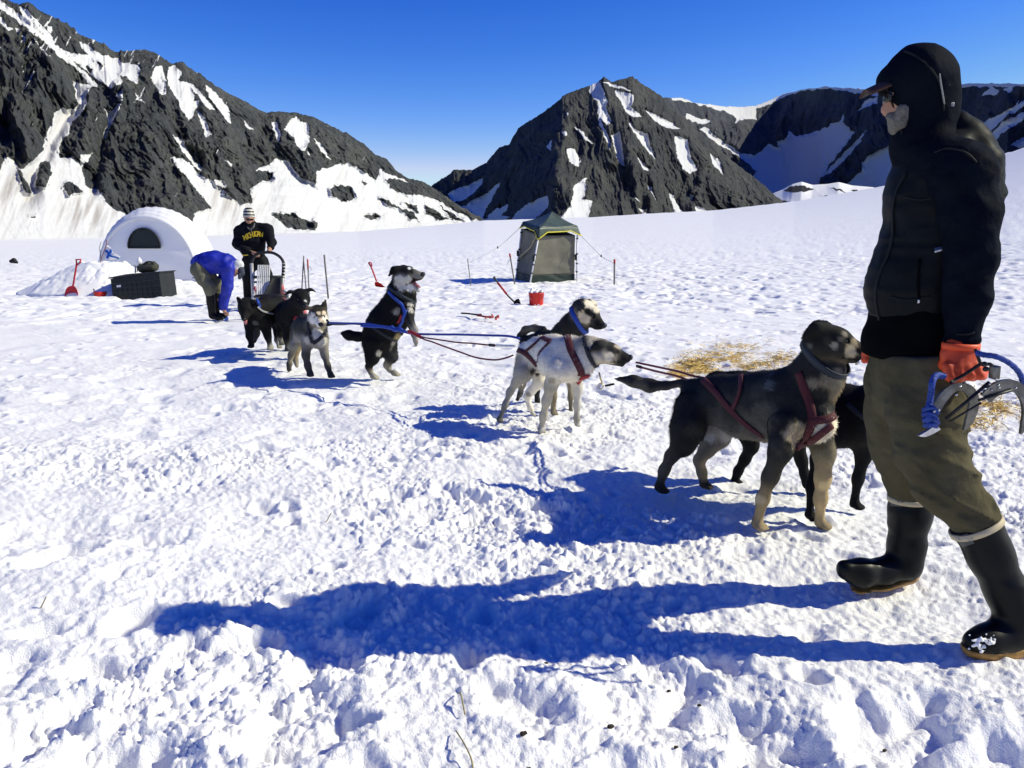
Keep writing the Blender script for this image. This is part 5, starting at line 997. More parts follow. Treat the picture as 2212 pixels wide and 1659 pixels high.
# ---- the snow hook hanging from his gloved hand
def snow_hook():
    WH_ = (1950.5, 718.6, .14437); D = 2.46
    def w(x, y, d=0.): return P(WH_[0]+WH_[2]*x, WH_[1]+WH_[2]*y, D+d)
    sc_m = WH_[2]*2.5/FPX
    o = empty('snow_hook', tuple(w(900, 900)), 'large two-clawed steel snow hook with blue rope hanging from the orange glove', 'snow hook')
    ms = material('worn_steel', (.16, .155, .14), .42, .85, noise=(26, .45), bump=(80, .3, .002)); md = material('dark_steel', (.03, .031, .032), .45, .7, noise=(30, .3))
    def blade(name, pts, wd, th, d0=0., d1=0., mat=ms):
        c = catmull([w(x, y, 0) for x, y in pts], 22); W = np.interp(np.linspace(0, 1, 22), np.linspace(0, 1, len(wd)), wd)*sc_m
        T = np.gradient(c, axis=0); up = np.array([0, 1., 0]); rows_f, rows_b, V, F = [], [], [], []
        for i in range(22):
            t = unit(T[i]); s = unit(np.cross(t, up)); dd = lerp(d0, d1, i/21); q = c[i]+up*dd
            for a, z in ((-.5, -th), (.5, -th), (.5, th), (-.5, th)): V.append(q+s*W[i]*a+up*z)
            V[-4:] = [V[-4], V[-3], V[-2], V[-1]]
        for i in range(21):
            for k in range(4): a = i*4+k; b = i*4+(k+1) % 4; F.append([a, b, b+4, a+4])
        F += [[3, 2, 1, 0], [84, 85, 86, 87]]
        m = MB(); m.add(V, F); return edge_split(m.build(name, mat, o), 35)
    blade('claw', [(960, 820), (1090, 900), (1170, 1040), (1170, 1200), (1130, 1380), (1060, 1530)], [120, 150, 150, 150, 120, 20], .006, .03, .06)
    blade('claw', [(1180, 960), (1300, 840), (1480, 760), (1640, 800), (1750, 960), (1770, 1160), (1730, 1330), (1665, 1480)], [190, 200, 170, 160, 150, 130, 110, 20], .006, -.02, -.03)
    blade('side_plate', [(1020, 850), (900, 830), (780, 850), (640, 960), (520, 1120), (470, 1230)], [90, 120, 130, 150, 140, 60], .005, .03, .0)
    blade('point', [(520, 1400), (420, 1470), (320, 1520), (235, 1540)], [110, 90, 70, 16], .006, .0, 0, M_METAL)
    m = MB(); m.tube([w(640, 1290, -.01), w(960, 1030, -.015), w(1290, 740, -.01)], 26*sc_m, 10); m.tube([w(700, 1330, -.02), w(1170, 1050, -.02)], 17*sc_m, 8); m.tube([w(1130, 1010, -.03), w(1640, 860, -.035)], 22*sc_m, 8); m.build('rod', md, o)
    m = MB(); R = np.eye(3); m.box(w(1370, 590, -.01), (100*sc_m, .03, 200*sc_m), None, .004); m.build('post', ms, o)
    m = MB(); m.tube(catmull([w(1085, 250, .03), w(1130, 380, .03), w(1180, 470, .02), w(1300, 470, .0), w(1350, 500, 0)], 14), 26*sc_m, 10); m.tube([w(1160, 470, .02), w(900, 640, .08), w(720, 740, .06), w(735, 820, .03)], 26*sc_m, 10)
    for x, y in ((1215, 470), (1240, 545)): m.lathe(w(x, y, -.02), [(.001, -40*sc_m), (34*sc_m, -30*sc_m), (40*sc_m, 0), (34*sc_m, 30*sc_m), (.001, 40*sc_m)], (.3, -1, .2), 14)
    m.build('handle', md, o)
    r = np.random.RandomState(2)
    for x, y in ((1180, 880), (1230, 840), (1330, 860), (1430, 790), (1440, 830), (800, 930), (860, 800), (1390, 700), (1300, 770), (1690, 830), (540, 1160), (470, 1180)): m = MB(); m.lathe(w(x, y, -.03), [(.001, -.004), (.0032, -.003), (.0038, .001), (.001, .004)], (0, -1, .2), 8); m.build('bolt', M_METAL, o)
    mr = material('blue_rope', (.014, .045, .25), .7, noise=(160, .5), bump=(120, .8, .004))
    m = MB(); m.tube(catmull([w(1110, 300, .02), w(1200, 330, .0), w(1400, 360, -.02), w(1600, 460, -.02), w(1740, 600, 0), w(1790, 740, .02), w(1770, 830, .03)], 40), 42*sc_m*(1+.08*np.sin(np.arange(40)*2.1)), 10)
    m.tube(catmull([w(620, 650, .03), w(500, 640, .02), w(440, 740, .0), (w(425, 880, 0)), w(400, 1050, .0), w(380, 1150, -.01)], 36), 48*sc_m*(1+.07*np.sin(np.arange(36)*2.1)), 10)
    for k, (a, b_, c_) in enumerate((((310, 1160), (430, 1120), (520, 1200)), ((300, 1230), (420, 1210), (500, 1290)), ((310, 1310), (420, 1290), (520, 1350)), ((330, 1390), (420, 1370), (500, 1400)), ((460, 1150), (380, 1270), (400, 1400)))):
        m.tube(catmull([w(*a, 0), w(*b_, -.022), w(*c_, 0)], 10), 40*sc_m, 8)
    m.build('rope', mr, o)
snow_hook()

# ---- figure behind the sled, facing us
def small_person(D, win, label, skin, parts):
    pass
W4 = (191.6, 438, .21039)
def musher():
    D = 16.0; f0 = G(555, 655); man = empty('person', (float(P(553, 640, D)[0]), D, 0.0), 'person in striped beanie and black sweatshirt standing behind the sled', 'person'); sk = (.42, .22, .14)
    b = Fig(D, *W4); b.chain([(1645, 130, 0, 52), (1648, 160, -.02, 50)], sk, .03, (YX, 1.1)); b.chain([(1652, 175, -.03, 40), (1655, 208, -.05, 26)], sk, .03); b.chain([(1657, 170, -.11, 7), (1658, 190, -.135, 8)], sk, .01); b.chain([(1643, 209, -.105, 4), (1670, 209, -.105, 4)], sk, .004)
    for x in (1600, 1697): b.ball(x, 172, .0, 10, sk, .01)
    b.chain([(1655, 220, .02, 34), (1670, 300, .02, 90), (1680, 420, .02, 90), (1690, 530, .03, 70)], sk, .06, (YX, .75))
    b.chain([(1545, 290, .02, 36), (1530, 420, -.05, 32), (1620, 500, -.2, 24), (1700, 520, -.3, 20)], sk, .04); b.chain([(1830, 270, .02, 36), (1875, 400, -.05, 30), (1860, 470, -.22, 22), (1850, 495, -.3, 20)], sk, .04)
    for cx, cy, s in ((1725, 530, 1), (1850, 492, -1)):
        for k in range(4): b.chain([(cx-14*s+9*k*s, cy-14+7*k, -.31, 8), (cx+4*s+8*k*s, cy-4+7*k, -.36, 8), (cx+10*s+6*k*s, cy+8+6*k, -.33, 7)], sk, .008)
        b.chain([(cx-18*s, cy+6, -.31, 10), (cx-4*s, cy+22, -.34, 8), (cx+8*s, cy+26, -.33, 7)], sk, .008)
        b.ball(cx-4*s, cy, -.31, 24, sk, .015)
    b.chain([(1650, 600, .03, 42), (1640, 760, .02, 34), (1640, 950, .05, 28)], sk, .05); b.chain([(1770, 600, .03, 42), (1825, 750, .0, 34), (1833, 950, .05, 28)], sk, .05)
    b.mesh(.016); vis(b, 'body', M_SKIN, man)
    h = Fig(D, *W4); h.chain([(1642, 100, 0, 54), (1645, 140, -.01, 60)], sk, .03); h.cut(h.j(1645, 158), (0, -.15, -1)); h.mesh(.014)
    ms = bpy.data.materials.new('striped_knit'); ms.use_nodes = True; nt = ms.node_tree; wv = nt.nodes.new('ShaderNodeTexWave'); wv.bands_direction = 'Z'; wv.inputs['Scale'].default_value = 5.6; wv.inputs['Distortion'].default_value = .6
    tc = nt.nodes.new('ShaderNodeTexCoord'); nt.links.new(tc.outputs['Object'], wv.inputs['Vector']); cr = nt.nodes.new('ShaderNodeMix'); cr.data_type = 'RGBA'; cr.inputs['A'].default_value = (.01, .011, .013, 1); cr.inputs['B'].default_value = (.5, .48, .42, 1)
    mr = nt.nodes.new('ShaderNodeMapRange'); mr.inputs['From Min'].default_value = .42; mr.inputs['From Max'].default_value = .58; nt.links.new(wv.outputs['Fac'], mr.inputs['Value']); nt.links.new(mr.outputs[0], cr.inputs['Factor']); nt.links.new(cr.outputs['Result'], nt.nodes['Principled BSDF'].inputs['Base Color'])
    vis(h, 'beanie', ms, man)
    m = MB(); m.box(h.j(1654, 166, -.12), (.15, .012, .010), None, .003); gls = m.build('sunglasses', material('black_glasses'), man)
    for x in (1634, 1676): m = MB(); m.box(h.j(x, 173, -.125), (.055, .02, .035), None, .008); m.build('lens', material('black_glasses'), gls)
    MS = material('black_sweatshirt', (.005, .006, .009), .8, spec=.1, noise=(12, .25), bump=(200, .3, .002))
    s = Fig(D, *W4); s.chain([(1655, 225, .02, 52), (1668, 290, .02, 108), (1680, 400, .02, 122), (1690, 520, .03, 112)], sk, .06, (YX, .78)); s.chain([(1600, 270, .02, 58), (1552, 300, .02, 54), (1530, 420, -.05, 46), (1610, 500, -.2, 36), (1672, 518, -.27, 30)], sk, .06); s.chain([(1790, 262, .02, 56), (1832, 280, .02, 54), (1878, 400, -.05, 44), (1868, 455, -.2, 34)], sk, .06)
    s.cut(s.j(1690, 545), (0, 0, -1)); s.mesh(.016, lambda X: -.012*ridge3(X, 7, 7, 10, 41)-.005*vn3(X*22, 5)); vis(s, 'sweatshirt', MS, man)
    MY = material('yellow_print', (.68, .48, .03), .7)
    for i, (ch, x, y, a) in enumerate((('M', 1610, 360, 17), ('I', 1634, 347, 14), ('C', 1652, 339, 12), ('H', 1676, 331, 9), ('I', 1706, 323, 2), ('G', 1724, 322, -1), ('A', 1748, 322, -3), ('N', 1774, 327, -8))):
        hit = s.on_surface([(x-1, y), (x, y), (x+1, y)], n=3)
        if hit: text_part('lettering', ch, hit[0][0]+np.array([0, -.016, 0]), (hit[0][1]*np.array([.35, 1, 0])), .135, MY, man, math.radians(a), bold=.003, ext=.004, font_scale=(.72 if ch != 'I' else 1.0, 1.0))
    hm = s.on_surface([(1575, 528), (1600, 534), (1640, 530)], n=12)
    if len(hm) > 3: band('yellow_hem', [p for p, n in hm], [n for p, n in hm], .018, .004, MY, man, .012)
    m = MB(); c0 = s.j(1655, 235, -.11); m.tube(catmull([s.j(1612, 222, -.06), s.j(1640, 262, -.13), s.j(1660, 270, -.14), s.j(1690, 250, -.13), s.j(1702, 215, -.06)], 14), .016, 8); m.tube([s.j(1665, 268, -.15), s.j(1672, 310, -.17)], .008, 6); m.build('collar', material('grey_collar', (.09, .09, .09), .7), man)
    t = Fig(D, *W4); t.chain([(1695, 535, .03, 104), (1700, 580, .03, 106)], sk, .05, (YX, .78)); t.chain([(1645, 600, .03, 66), (1640, 760, .02, 54), (1642, 960, .05, 46)], sk, .06); t.chain([(1780, 600, .03, 64), (1825, 740, .0, 52), (1835, 960, .05, 44)], sk, .06); t.mesh(.017, lambda X: -.008*ridge3(X, 6, 6, 9, 44)); vis(t, 'trousers', material('black_trousers', (.005, .006, .007), .7, spec=.12, noise=(8, .3)), man)
    for x in (1640, 1835):
        k = Fig(D, *W4); k.chain([(x, 900, .05, 44), (x, 985, .04, 40)], sk, .03); k.chain([(x, 990, .03, 38), (x+4, 1000, -.14, 32)], sk, .03); k.mesh(.017); vis(k, 'boot', M_RUB, man)
musher()

# ---- figure bending down over the tow line
def bender():
    D = 13.0; man = empty('person', (float(P(487, 690, D)[0]), D, 0.0), 'person in blue jacket and two-tone cap bending down to the snow beside the sled', 'person'); sk = (.4, .22, .14)
    b = Fig(D, *W4); b.chain([(1520, 650, -.02, 54), (1505, 690, -.05, 52)], sk, .03); b.chain([(1478, 690, -.05, 34), (1460, 720, -.08, 26)], sk, .03); b.chain([(1475, 735, -.06, 8), (1462, 742, -.06, 9)], sk, .01); b.ball(1472, 672, -.16, 14, sk, .01); b.chain([(1498, 735, -.07, 22), (1500, 742, -.08, 18)], sk, .02)
    b.chain([(1470, 640, 0, 40), (1420, 620, .02, 78), (1290, 600, .02, 100), (1160, 630, .02, 88)], sk, .06, (YX, 1.05)); b.chain([(1420, 700, -.12, 40), (1425, 860, -.16, 32), (1390, 1060, -.14, 24), (1392, 1110, -.14, 20)], sk, .04); b.chain([(1400, 700, .2, 40), (1360, 880, .2, 30), (1380, 1080, .1, 22), (1400, 1120, .06, 18)], sk, .04)
    for cx, cy, dd in ((1395, 1125, -.15), (1408, 1130, .04)):
        for k in range(4): b.chain([(cx-12+9*k, cy, dd, 7), (cx-2+9*k, cy+18, dd-.02, 6.5), (cx+8+8*k, cy+28, dd, 6)], sk, .008)
        b.chain([(cx+16, cy-4, dd-.03, 8), (cx+28, cy+14, dd-.04, 7)], sk, .008)
    b.chain([(1150, 690, -.08, 50), (1235, 860, -.12, 46), (1250, 1000, -.1, 36), (1265, 1160, -.08, 28)], sk, .05); b.chain([(1180, 690, .14, 60), (1320, 850, .14, 46), (1310, 1000, .14, 36), (1300, 1150, .14, 28)], sk, .05)
    b.mesh(.014); vis(b, 'body', M_SKIN, man)
    MB_ = material('blue_jacket', (.008, .018, .30), .55, noise=(10, .25), bump=(160, .3, .002))
    j = Fig(D, *W4); j.chain([(1475, 640, 0, 60), (1420, 630, .0, 94), (1300, 615, .0, 112), (1190, 620, .0, 100), (1140, 625, .0, 84)], sk, .06, (YX, 1.05)); j.chain([(1430, 680, -.13, 64), (1425, 860, -.16, 50), (1385, 1075, -.14, 36)], sk, .06); j.chain([(1410, 690, .2, 60), (1362, 880, .2, 46), (1378, 1075, .1, 34)], sk, .06)
    j.cut(j.j(1140, 640), j.j(1080, 690)-j.j(1160, 600)); j.cuts = [] ; j.mesh(.014, lambda X: -.012*ridge3(X, 9, 9, 11, 51)-.006*vn3(X*18, 52)); vis(j, 'jacket', MB_, man)
    c = Fig(D, *W4); c.chain([(1535, 640, -.02, 58), (1515, 670, -.03, 60)], sk, .03); c.cut(c.j(1500, 690, -.03), c.j(1455, 745)-c.j(1540, 630)); c.mesh(.012); M2 = bpy.data.materials.new('two_tone_cap'); M2.use_nodes = True
    vis(c, 'cap', material('white_mesh_cap', (.5, .5, .52), .8, noise=(14, .45)), man)
    cb = Fig(D, *W4); cb.chain([(1560, 690, -.04, 40), (1575, 725, -.05, 28)], sk, .03, (YX, 1.2)); cb.chain([(1560, 740, -.04, 22), (1550, 775, -.04, 14)], sk, .02, (YX, 3)); cb.mesh(.011); vis(cb, 'cap_brim', material('navy_cap', (.02, .026, .045), .7), man)
    pm = material('khaki_trousers', (.12, .115, .075), .8, noise=(9, .25), bump=(200, .3, .002))
    t = Fig(D, *W4); t.chain([(1150, 650, .0, 88), (1140, 680, 0, 90)], sk, .05, (YX, 1.2)); t.chain([(1140, 690, -.09, 78), (1180, 790, -.1, 62), (1236, 870, -.12, 52), (1245, 930, -.11, 46)], sk, .06); t.chain([(1180, 690, .14, 74), (1320, 840, .14, 54), (1315, 920, .14, 46)], sk, .06); t.mesh(.013, lambda X: -.010*ridge3(X, 8, 8, 14, 55)); vis(t, 'trousers', pm, man)
    for ch, ft in (([(1245, 915, -.11, 50), (1255, 1020, -.1, 42), (1268, 1140, -.08, 38)], [(1270, 1165, -.08, 32), (1330, 1180, -.13, 28), (1370, 1185, -.16, 22)]), ([(1315, 910, .14, 48), (1308, 1020, .14, 42), (1302, 1130, .14, 38)], [(1302, 1150, .14, 32), (1370, 1160, .1, 26), (1400, 1165, .08, 20)])):
        k = Fig(D, *W4); k.chain(ch, sk, .03); k.chain(ft, sk, .03); k.mesh(.013); vis(k, 'boot', M_RUB, man)
bender()
# ================================================================ camp gear
def gz(x, y):
    a, b = np.array([float(x)]), np.array([float(y)]); r = math.hypot(x, y)
    m = (micro(a, b, True)+prints(a, b)) if r < 15 else micro(a, b, False)*(1-.75*sstep(22, 90, r))
    return float((broad(a, b)+m)[0])
def z_ang(y, D): d = ray(CX, y); return CAMZ+d[2]*D/d[1]
Q4 = lambda x, y, D: P(41+.27845*x, 424.3+.27845*y, D)
Q6 = lambda x, y, D: P(958+.18564*x, 438+.18564*y, D)
QA = lambda x, y, D: P(.12375*x, 520.1+.12375*y, D)

# ---- white arched tent
def arch_tent():
    D = 21.4; c = np.array([P(322, 600, D)[0], D, 0.0]); o = empty('arched_tent', tuple(c), 'white fabric arched tent with dark half-round window', 'tent')
    yaw = math.radians(-1); ca, sa = math.cos(yaw), math.sin(yaw)
    def pt(x, s, z): return c+np.array([x*ca-s*sa, x*sa+s*ca, z])
    mt = bpy.data.materials.new('white_tent_fabric'); mt.use_nodes = True; b = mt.node_tree.nodes['Principled BSDF']; b.inputs['Base Color'].default_value = (.74, .74, .77, 1); b.inputs['Roughness'].default_value = .55
    nz = mt.node_tree.nodes.new('ShaderNodeTexNoise'); nz.inputs['Scale'].default_value = 5; nz.inputs['Detail'].default_value = 5; bp = mt.node_tree.nodes.new('ShaderNodeBump'); bp.inputs['Strength'].default_value = .5; bp.inputs['Distance'].default_value = .02
    mt.node_tree.links.new(nz.outputs[0], bp.inputs['Height']); mt.node_tree.links.new(bp.outputs[0], b.inputs['Normal'])
    def sec(a, h, s, n=64, wr=0.):
        out = []
        for i in range(n+1):
            t = math.pi*i/n; w = 1+wr*math.sin(i*2.2+s*9)*.5
            out.append(pt(-a*w*math.cos(t)*(1-.0*math.sin(t)), s, h*w*math.sin(t)**.86))
        return out
    rows = []; S = [(0, 1.27, 1.72), (.10, 1.33, 1.80), (.25, 1.39, 1.88), (.45, 1.425, 1.94), (.7, 1.42, 1.94), (1.0, 1.38, 1.88), (1.35, 1.28, 1.74), (1.7, 1.10, 1.52), (2.0, .86, 1.2), (2.2, .6, .85)]
    for i, (s, a, h) in enumerate(S): rows.append(sec(a, h, s, 64, .012 if 0 < i < 9 else 0))
    # subdivide along the length with sag between hoops
    R2 = []
    for i in range(len(rows)-1):
        for q in np.linspace(0, 1, 6, endpoint=False):
            A, B = np.array(rows[i]), np.array(rows[i+1]); ctr = pt(0, lerp(S[i][0], S[i+1][0], q), .7); m = A*(1-q)+B*q; sag = .018*math.sin(math.pi*q)
            wr = .012*vn3(m*np.array([5., 5., 5.]), 6)[:, None]; R2.append(m+(ctr-m)*(sag+wr))
    R2.append(np.array(rows[-1])); m = MB(); m.sheet(np.array(R2), .008); m.build('roof', mt, o)
    fw = MB()                                              # front wall
    g = []
    for u in np.linspace(0, 1, 26):
        z = 1.70*u; half = 1.265*math.sqrt(max(0, 1-(min(1, (z/1.72))**(1/.86))**2)); g.append([pt(half*v, -.01+.018*math.sin(9*u+3*v)*(1-u*.5)+.012*vn3(np.array([v*3, u*9, .3]), 3)-.02*math.sin(math.pi*(v+1)/2), z) for v in np.linspace(-1, 1, 31)])
    fw.sheet(g, .006); fwo = fw.build('front_wall', mt, o)
    rw = MB(); rw.sheet([[pt(.6*math.sqrt(max(0, 1-(min(1, z/.85)**(1/.86))**2))*v, 2.2, z) for v in np.linspace(-1, 1, 9)] for z in np.linspace(0, .84, 8)], .006); rw.build('back_wall', mt, o)
    rf = MB(); n = 260; V0, V1 = [], []                    # gathered seam along the arch
    for i in range(n+1):
        t = math.pi*i/n; w = .006*math.sin(i*1.9); A = np.array([-1.275*math.cos(t), 1.73*math.sin(t)**.86]); B = A*np.array([.935, .935])
        V0.append(pt(A[0], -.03+w*.3, A[1])); V1.append(pt(B[0], -.035+w, B[1]))
    rf.sheet([V0, [(a+b_)/2+np.array([0, -.012, 0]) for a, b_ in zip(V0, V1)], V1], .004); rf.build('gathered_seam', mt, o)
    # half-round window with frame
    def hw(x, y): return (x*.41, y*.41)
    cx = -.03; cz = .945; ring = []; 
    a, h = .40, .465
    fr = MB(); loop = [pt(cx-a*math.cos(t), -.075, cz+h*math.sin(t)) for t in np.linspace(0, math.pi, 30)]; fr.tube(loop+[loop[0]], .022, 8, False); fr.build('window_frame', material('black_zip_tape', (.01, .013, .014), .6), o)
    pn = MB(); pn.sheet([[pt(cx+a*.97*math.sqrt(max(0.0004, 1-u*u))*v, -.068, cz+h*.97*u) for v in np.linspace(-1, 1, 15)] for u in np.linspace(0, .999, 12)], .006); pn.build('window_screen', material('dark_window_mesh', (.012, .018, .019), .6, noise=(30, .3)), o)
    sk = MB(); sk.sheet([[pt(x, -.02-.28*u+.02*math.sin(x*7), .13*(1-u)**1.2+.015) for u in np.linspace(0, 1, 6)] for x in np.linspace(.4, 1.42, 12)], .006); sk.build('sod_cloth', mt, o)
    gl = MB(); gl.tube([pt(1.34, -.05, .22), pt(1.42, -.35, .2), pt(1.48, -.5, .0)], .008, 6); gl.tube([pt(1.1, -.06, .205), pt(1.38, -.07, .21)], .009, 6); gl.build('guy_line', material('black_cord', (.01, .01, .01), .7), o)
    wr = MB(); wr.tube([pt(-1.14, -.05, .62), pt(-1.15, -.06, .95), pt(-1.1, -.06, 1.08)], .006, 6); wr.build('cord', material('black_cord'), o)
arch_tent()

# ---- heaped snow beside the tent
def heap(name, label, cx, cy, ax, ay, hfun, n=150, sink=.06):
    u = np.linspace(-1, 1, n); X, Y = np.meshgrid(cx+ax*u, cy+ay*u, indexing='ij'); H = hfun((X-cx)/ax, (Y-cy)/ay)
    H = H+np.where(H > .02, .05*fbm2(X*2.3, Y*2.3, 3, 3)+.30*crumbs(X, Y, .16, 8, .8)*sstep(0, .3, H)+.25*crumbs(X+.4, Y, .3, 9, .5)*sstep(0, .25, H), 0)-sink*(H < .02)
    V = np.stack([X, Y, H-sink*.4], -1).reshape(-1, 3); i = np.arange(n-1)[:, None]; j = np.arange(n-1)[None, :]
    F = np.stack([i*n+j, (i+1)*n+j, (i+1)*n+j+1, i*n+j+1], -1).reshape(-1, 4)
    return tag(mk(name, V, F, snow_mat()), label, 'snow pile')
mx = P(219, 600, 19.4)[0]
def hf(u, v):
    r = np.sqrt((u-.12)**2/np.where(u < .12, 1.0, .68)**2+v*v); a = .92*np.maximum(0, 1-r)**1.0
    return np.minimum(a, .66+.04*u)*sstep(1, .9, np.hypot(u, v))
heap('snow_mound', 'shovelled heap of snow between red shovel and white tent', mx-.1, 19.4, 2.0, 1.35, hf, 190)
bx = P(410, 620, 19.6)[0]
heap('snow_bank', 'low white snow bank at the right foot of the arched tent', bx, 19.5, 1.25, .9, lambda u, v: .26*np.maximum(0, 1-(u+.15)**2-v*v)*(1-.5*np.clip(u, 0, 1)), 110)

# ---- flag on a thin bent pole
def flag():
    D = 19.3; o = empty('flag', tuple(P(226, 600, D)), 'small white flag with blue cross drooping from a pole on the snow heap', 'flag')
    pl = MB(); pl.tube(catmull([QA(1855, -20, D), QA(1858, 60, D), QA(1835, 130, D), QA(1790, 250, D), QA(1765, 330, D), QA(1750, 420, D)], 16), .008, 6); pl.build('pole', material('red_flag_pole', (.2, .03, .03), .5), o)
    c = [QA(1852, 75, D), QA(2088, 285, D), QA(2040, 362, D), QA(1790, 265, D)]
    def fp(u, v, d=0.): p = (c[0]*(1-u)+c[1]*u)*(1-v)+(c[3]*(1-u)+c[2]*u)*v; return p+np.array([0, .05*math.sin(u*7+v*2)-d, .012*math.sin(u*9)])
    m = MB(); m.sheet([[fp(u, v) for v in np.linspace(0, 1, 9)] for u in np.linspace(0, 1, 17)], .004); m.build('cloth', material('white_flag_cloth', (.75, .75, .78), .8), o)
    x = MB(); x.sheet([[fp(u, v, .006) for v in np.linspace(0, 1, 9)] for u in np.linspace(.30, .47, 5)], .004); x.sheet([[fp(u, v, .0075) for v in np.linspace(.40, .64, 5)] for u in np.linspace(0, 1, 17)], .004); x.build('blue_cross', material('flag_blue', (.015, .11, .48), .7), o)
flag()

# ---- big folded crate with gear on it
def crate():
    D = 18.1; o = empty('storage_crate', tuple(P(41+.27845*920, 640, D)*np.array([1, 1, 0])), 'big dark grey ribbed storage crate tilted in front of the tent', 'crate')
    b = 0.55; bl, br = Q4(728, 775, D), Q4(1113, 775, D-.05); tl, tr = Q4(710, 640, D+.05), Q4(1086, 592, D); kb = np.array([.10, b, .0])
    mc = material('charcoal_plastic', (.012, .0145, .015), .55, noise=(7, .35), bump=(40, .3, .004))
    dn = np.array([0, 0, -.08]); C = [bl+dn, br+dn, br+kb+dn, bl+kb+dn, tl, tr, tr+kb+np.array([0, 0, .01]), tl+kb+np.array([.03, 0, .06])]
    m = MB(); m.hexa(C)
    f = lambda u, v: (bl*(1-u)+br*u)*(1-v)+(tl*(1-u)+tr*u)*v
    m.build('body', mc, o, smooth=False)
    rb = MB()
    for v in (.22, .47, .72): rb.hexa([f(.01, v)+np.array([0, -.014, -.008]), f(.99, v)+np.array([0, -.014, -.008]), f(.99, v)+np.array([0, .01, -.008]), f(.01, v)+np.array([0, .01, -.008]), f(.01, v)+np.array([0, -.014, .008]), f(.99, v)+np.array([0, -.014, .008]), f(.99, v)+np.array([0, .01, .008]), f(.01, v)+np.array([0, .01, .008])])
    for u in np.linspace(.1, .9, 9): rb.hexa([f(u-.006, .03)+np.array([0, -.010, 0]), f(u+.006, .03)+np.array([0, -.010, 0]), f(u+.006, .03)+np.array([0, .01, 0]), f(u-.006, .03)+np.array([0, .01, 0]), f(u-.006, .8)+np.array([0, -.010, 0]), f(u+.006, .8)+np.array([0, -.010, 0]), f(u+.006, .8)+np.array([0, .01, 0]), f(u-.006, .8)+np.array([0, .01, 0])])
    rb.build('ribs', material('charcoal_plastic_edge', (.022, .026, .027), .5), o, smooth=False)
    l = MB(); e = np.array([0, -.012, 0]); e2 = np.array([0, -.006, 0]); q = [f(.11, .50), f(.20, .505), f(.20, .615), f(.11, .61)]
    l.hexa([q[0]+e, q[1]+e, q[1]+e2, q[0]+e2, q[3]+e, q[2]+e, q[2]+e2, q[3]+e2]); l.build('label', material('white_sticker', (.7, .7, .7), .6), o, smooth=False)
    ld = MB(); up = np.array([0, 0, .018]); T = [tl, tr, tr+kb, tl+kb+np.array([.03, 0, .05])]; ou = .03
    ld.hexa([t+np.array([sx*ou, sy*ou, .004]) for t, sx, sy in zip(T, (-1, 1, 1, -1), (-1, -1, 1, 1))]+[t+np.array([sx*ou, sy*ou, .03]) for t, sx, sy in zip(T, (-1, 1, 1, -1), (-1, -1, 1, 1))]); ld.build('lid', mc, o, smooth=False)
    # olive duffel lying on the lid
    k = Fig(D+.3, 41, 424.3, .27845); k.chain([(955, 555, 0, 34), (1045, 545, 0, 36)], (.1, .1, .1), .03, (YX, 1.3)); k.chain([(1000, 530, 0, 22), (1040, 522, 0, 16)], (.1, .1, .1), .03); k.mesh(.012, lambda X: -.012*ridge3(X, 9, 9, 12, 61))
    db = empty('duffel_bag', tuple(P(41+.27845*1000, 424.3+.27845*585, D+.3)), 'olive duffel bag lying on the dark storage crate', 'bag'); vis(k, 'body', material('olive_canvas', (.05, .052, .036), .85, noise=(8, .3)), db)
    hb = MB(); hb.tube(catmull([P(41+.27845*965, 424.3+.27845*530, D+.2), P(41+.27845*990, 424.3+.27845*508, D+.2), P(41+.27845*1030, 424.3+.27845*508, D+.2), P(41+.27845*1045, 424.3+.27845*528, D+.2)], 12), .014, 8); hb.build('handle', material('black_strap', (.012, .012, .012), .8), db)
    st = empty('camp_stove', tuple(P(41+.27845*905, 424.3+.27845*590, D+.3)), 'small white camp stove with jug standing on the dark crate', 'stove'); p = lambda x, y: P(41+.27845*x, 424.3+.27845*y, D+.3)
    m = MB(); m.tube([p(903, 592), p(903, 540)], .02, 8); m.tube([p(918, 588), p(918, 542)], .012, 8); m.box(p(915, 534), (.2, .16, .02), None, .006); m.build('stand', material('white_plastic', (.72, .72, .72), .5), st)
    m = MB(); m.lathe(p(935, 527), [(.02, 0), (.055, .01), (.06, .06), (.05, .10), (.02, .13), (.022, .15)], sides=18); m.build('jug', material('white_plastic'), st)
crate()

# ---- shovels, pan, bucket, small things
M_REDP = material('red_plastic', (.42, .012, .03), .45, noise=(6, .25)); M_REDB = material('bright_red_plastic', (.55, .018, .012), .42, noise=(7, .2))
def shovel(label, D, grip, neck, blade, fn, grip_dir, mat_shaft, mat_blade, mat_grip, rs=.016, curve=None):
    o = empty('shovel', tuple(np.array(fn(*blade[0], D))*np.array([1, 1, 0])), label, 'shovel', None)
    g0 = fn(*grip[0], D); nk = fn(*neck, D); m = MB(); pts = [fn(*q, D) for q in ([grip[0]]+(curve or [])+[neck])]; m.tube(catmull(pts, 14), rs, 8); m.build('shaft', mat_shaft, o)
    m = MB(); gp = [fn(*q, D) for q in grip]; m.tube(gp, rs*.9, 8); m.build('grip', mat_grip, o)
    c = [fn(*q, D) for q in blade]                       # closed outline of the blade
    ctr = np.mean(c, 0); V = []; F = []; k = len(c)
    for s, off in ((1, -.03), (.6, .02), (.2, .035)):
        for q in c: V.append(ctr+(q-ctr)*s+np.array([0, off, 0]))
    for a in range(2):
        for i in range(k): F.append([a*k+i, a*k+(i+1) % k, (a+1)*k+(i+1) % k, (a+1)*k+i])
    F.append([2*k+i for i in range(k)]); n = len(V); V += [v+np.array([0, .012, 0]) for v in V]; F += [[n+i for i in q[::-1]] for q in F]
    F += [[i, (i+1) % k, n+(i+1) % k, n+i] for i in range(k)]
    m = MB(); m.add(V, F); m.build('blade', mat_blade, o); return o
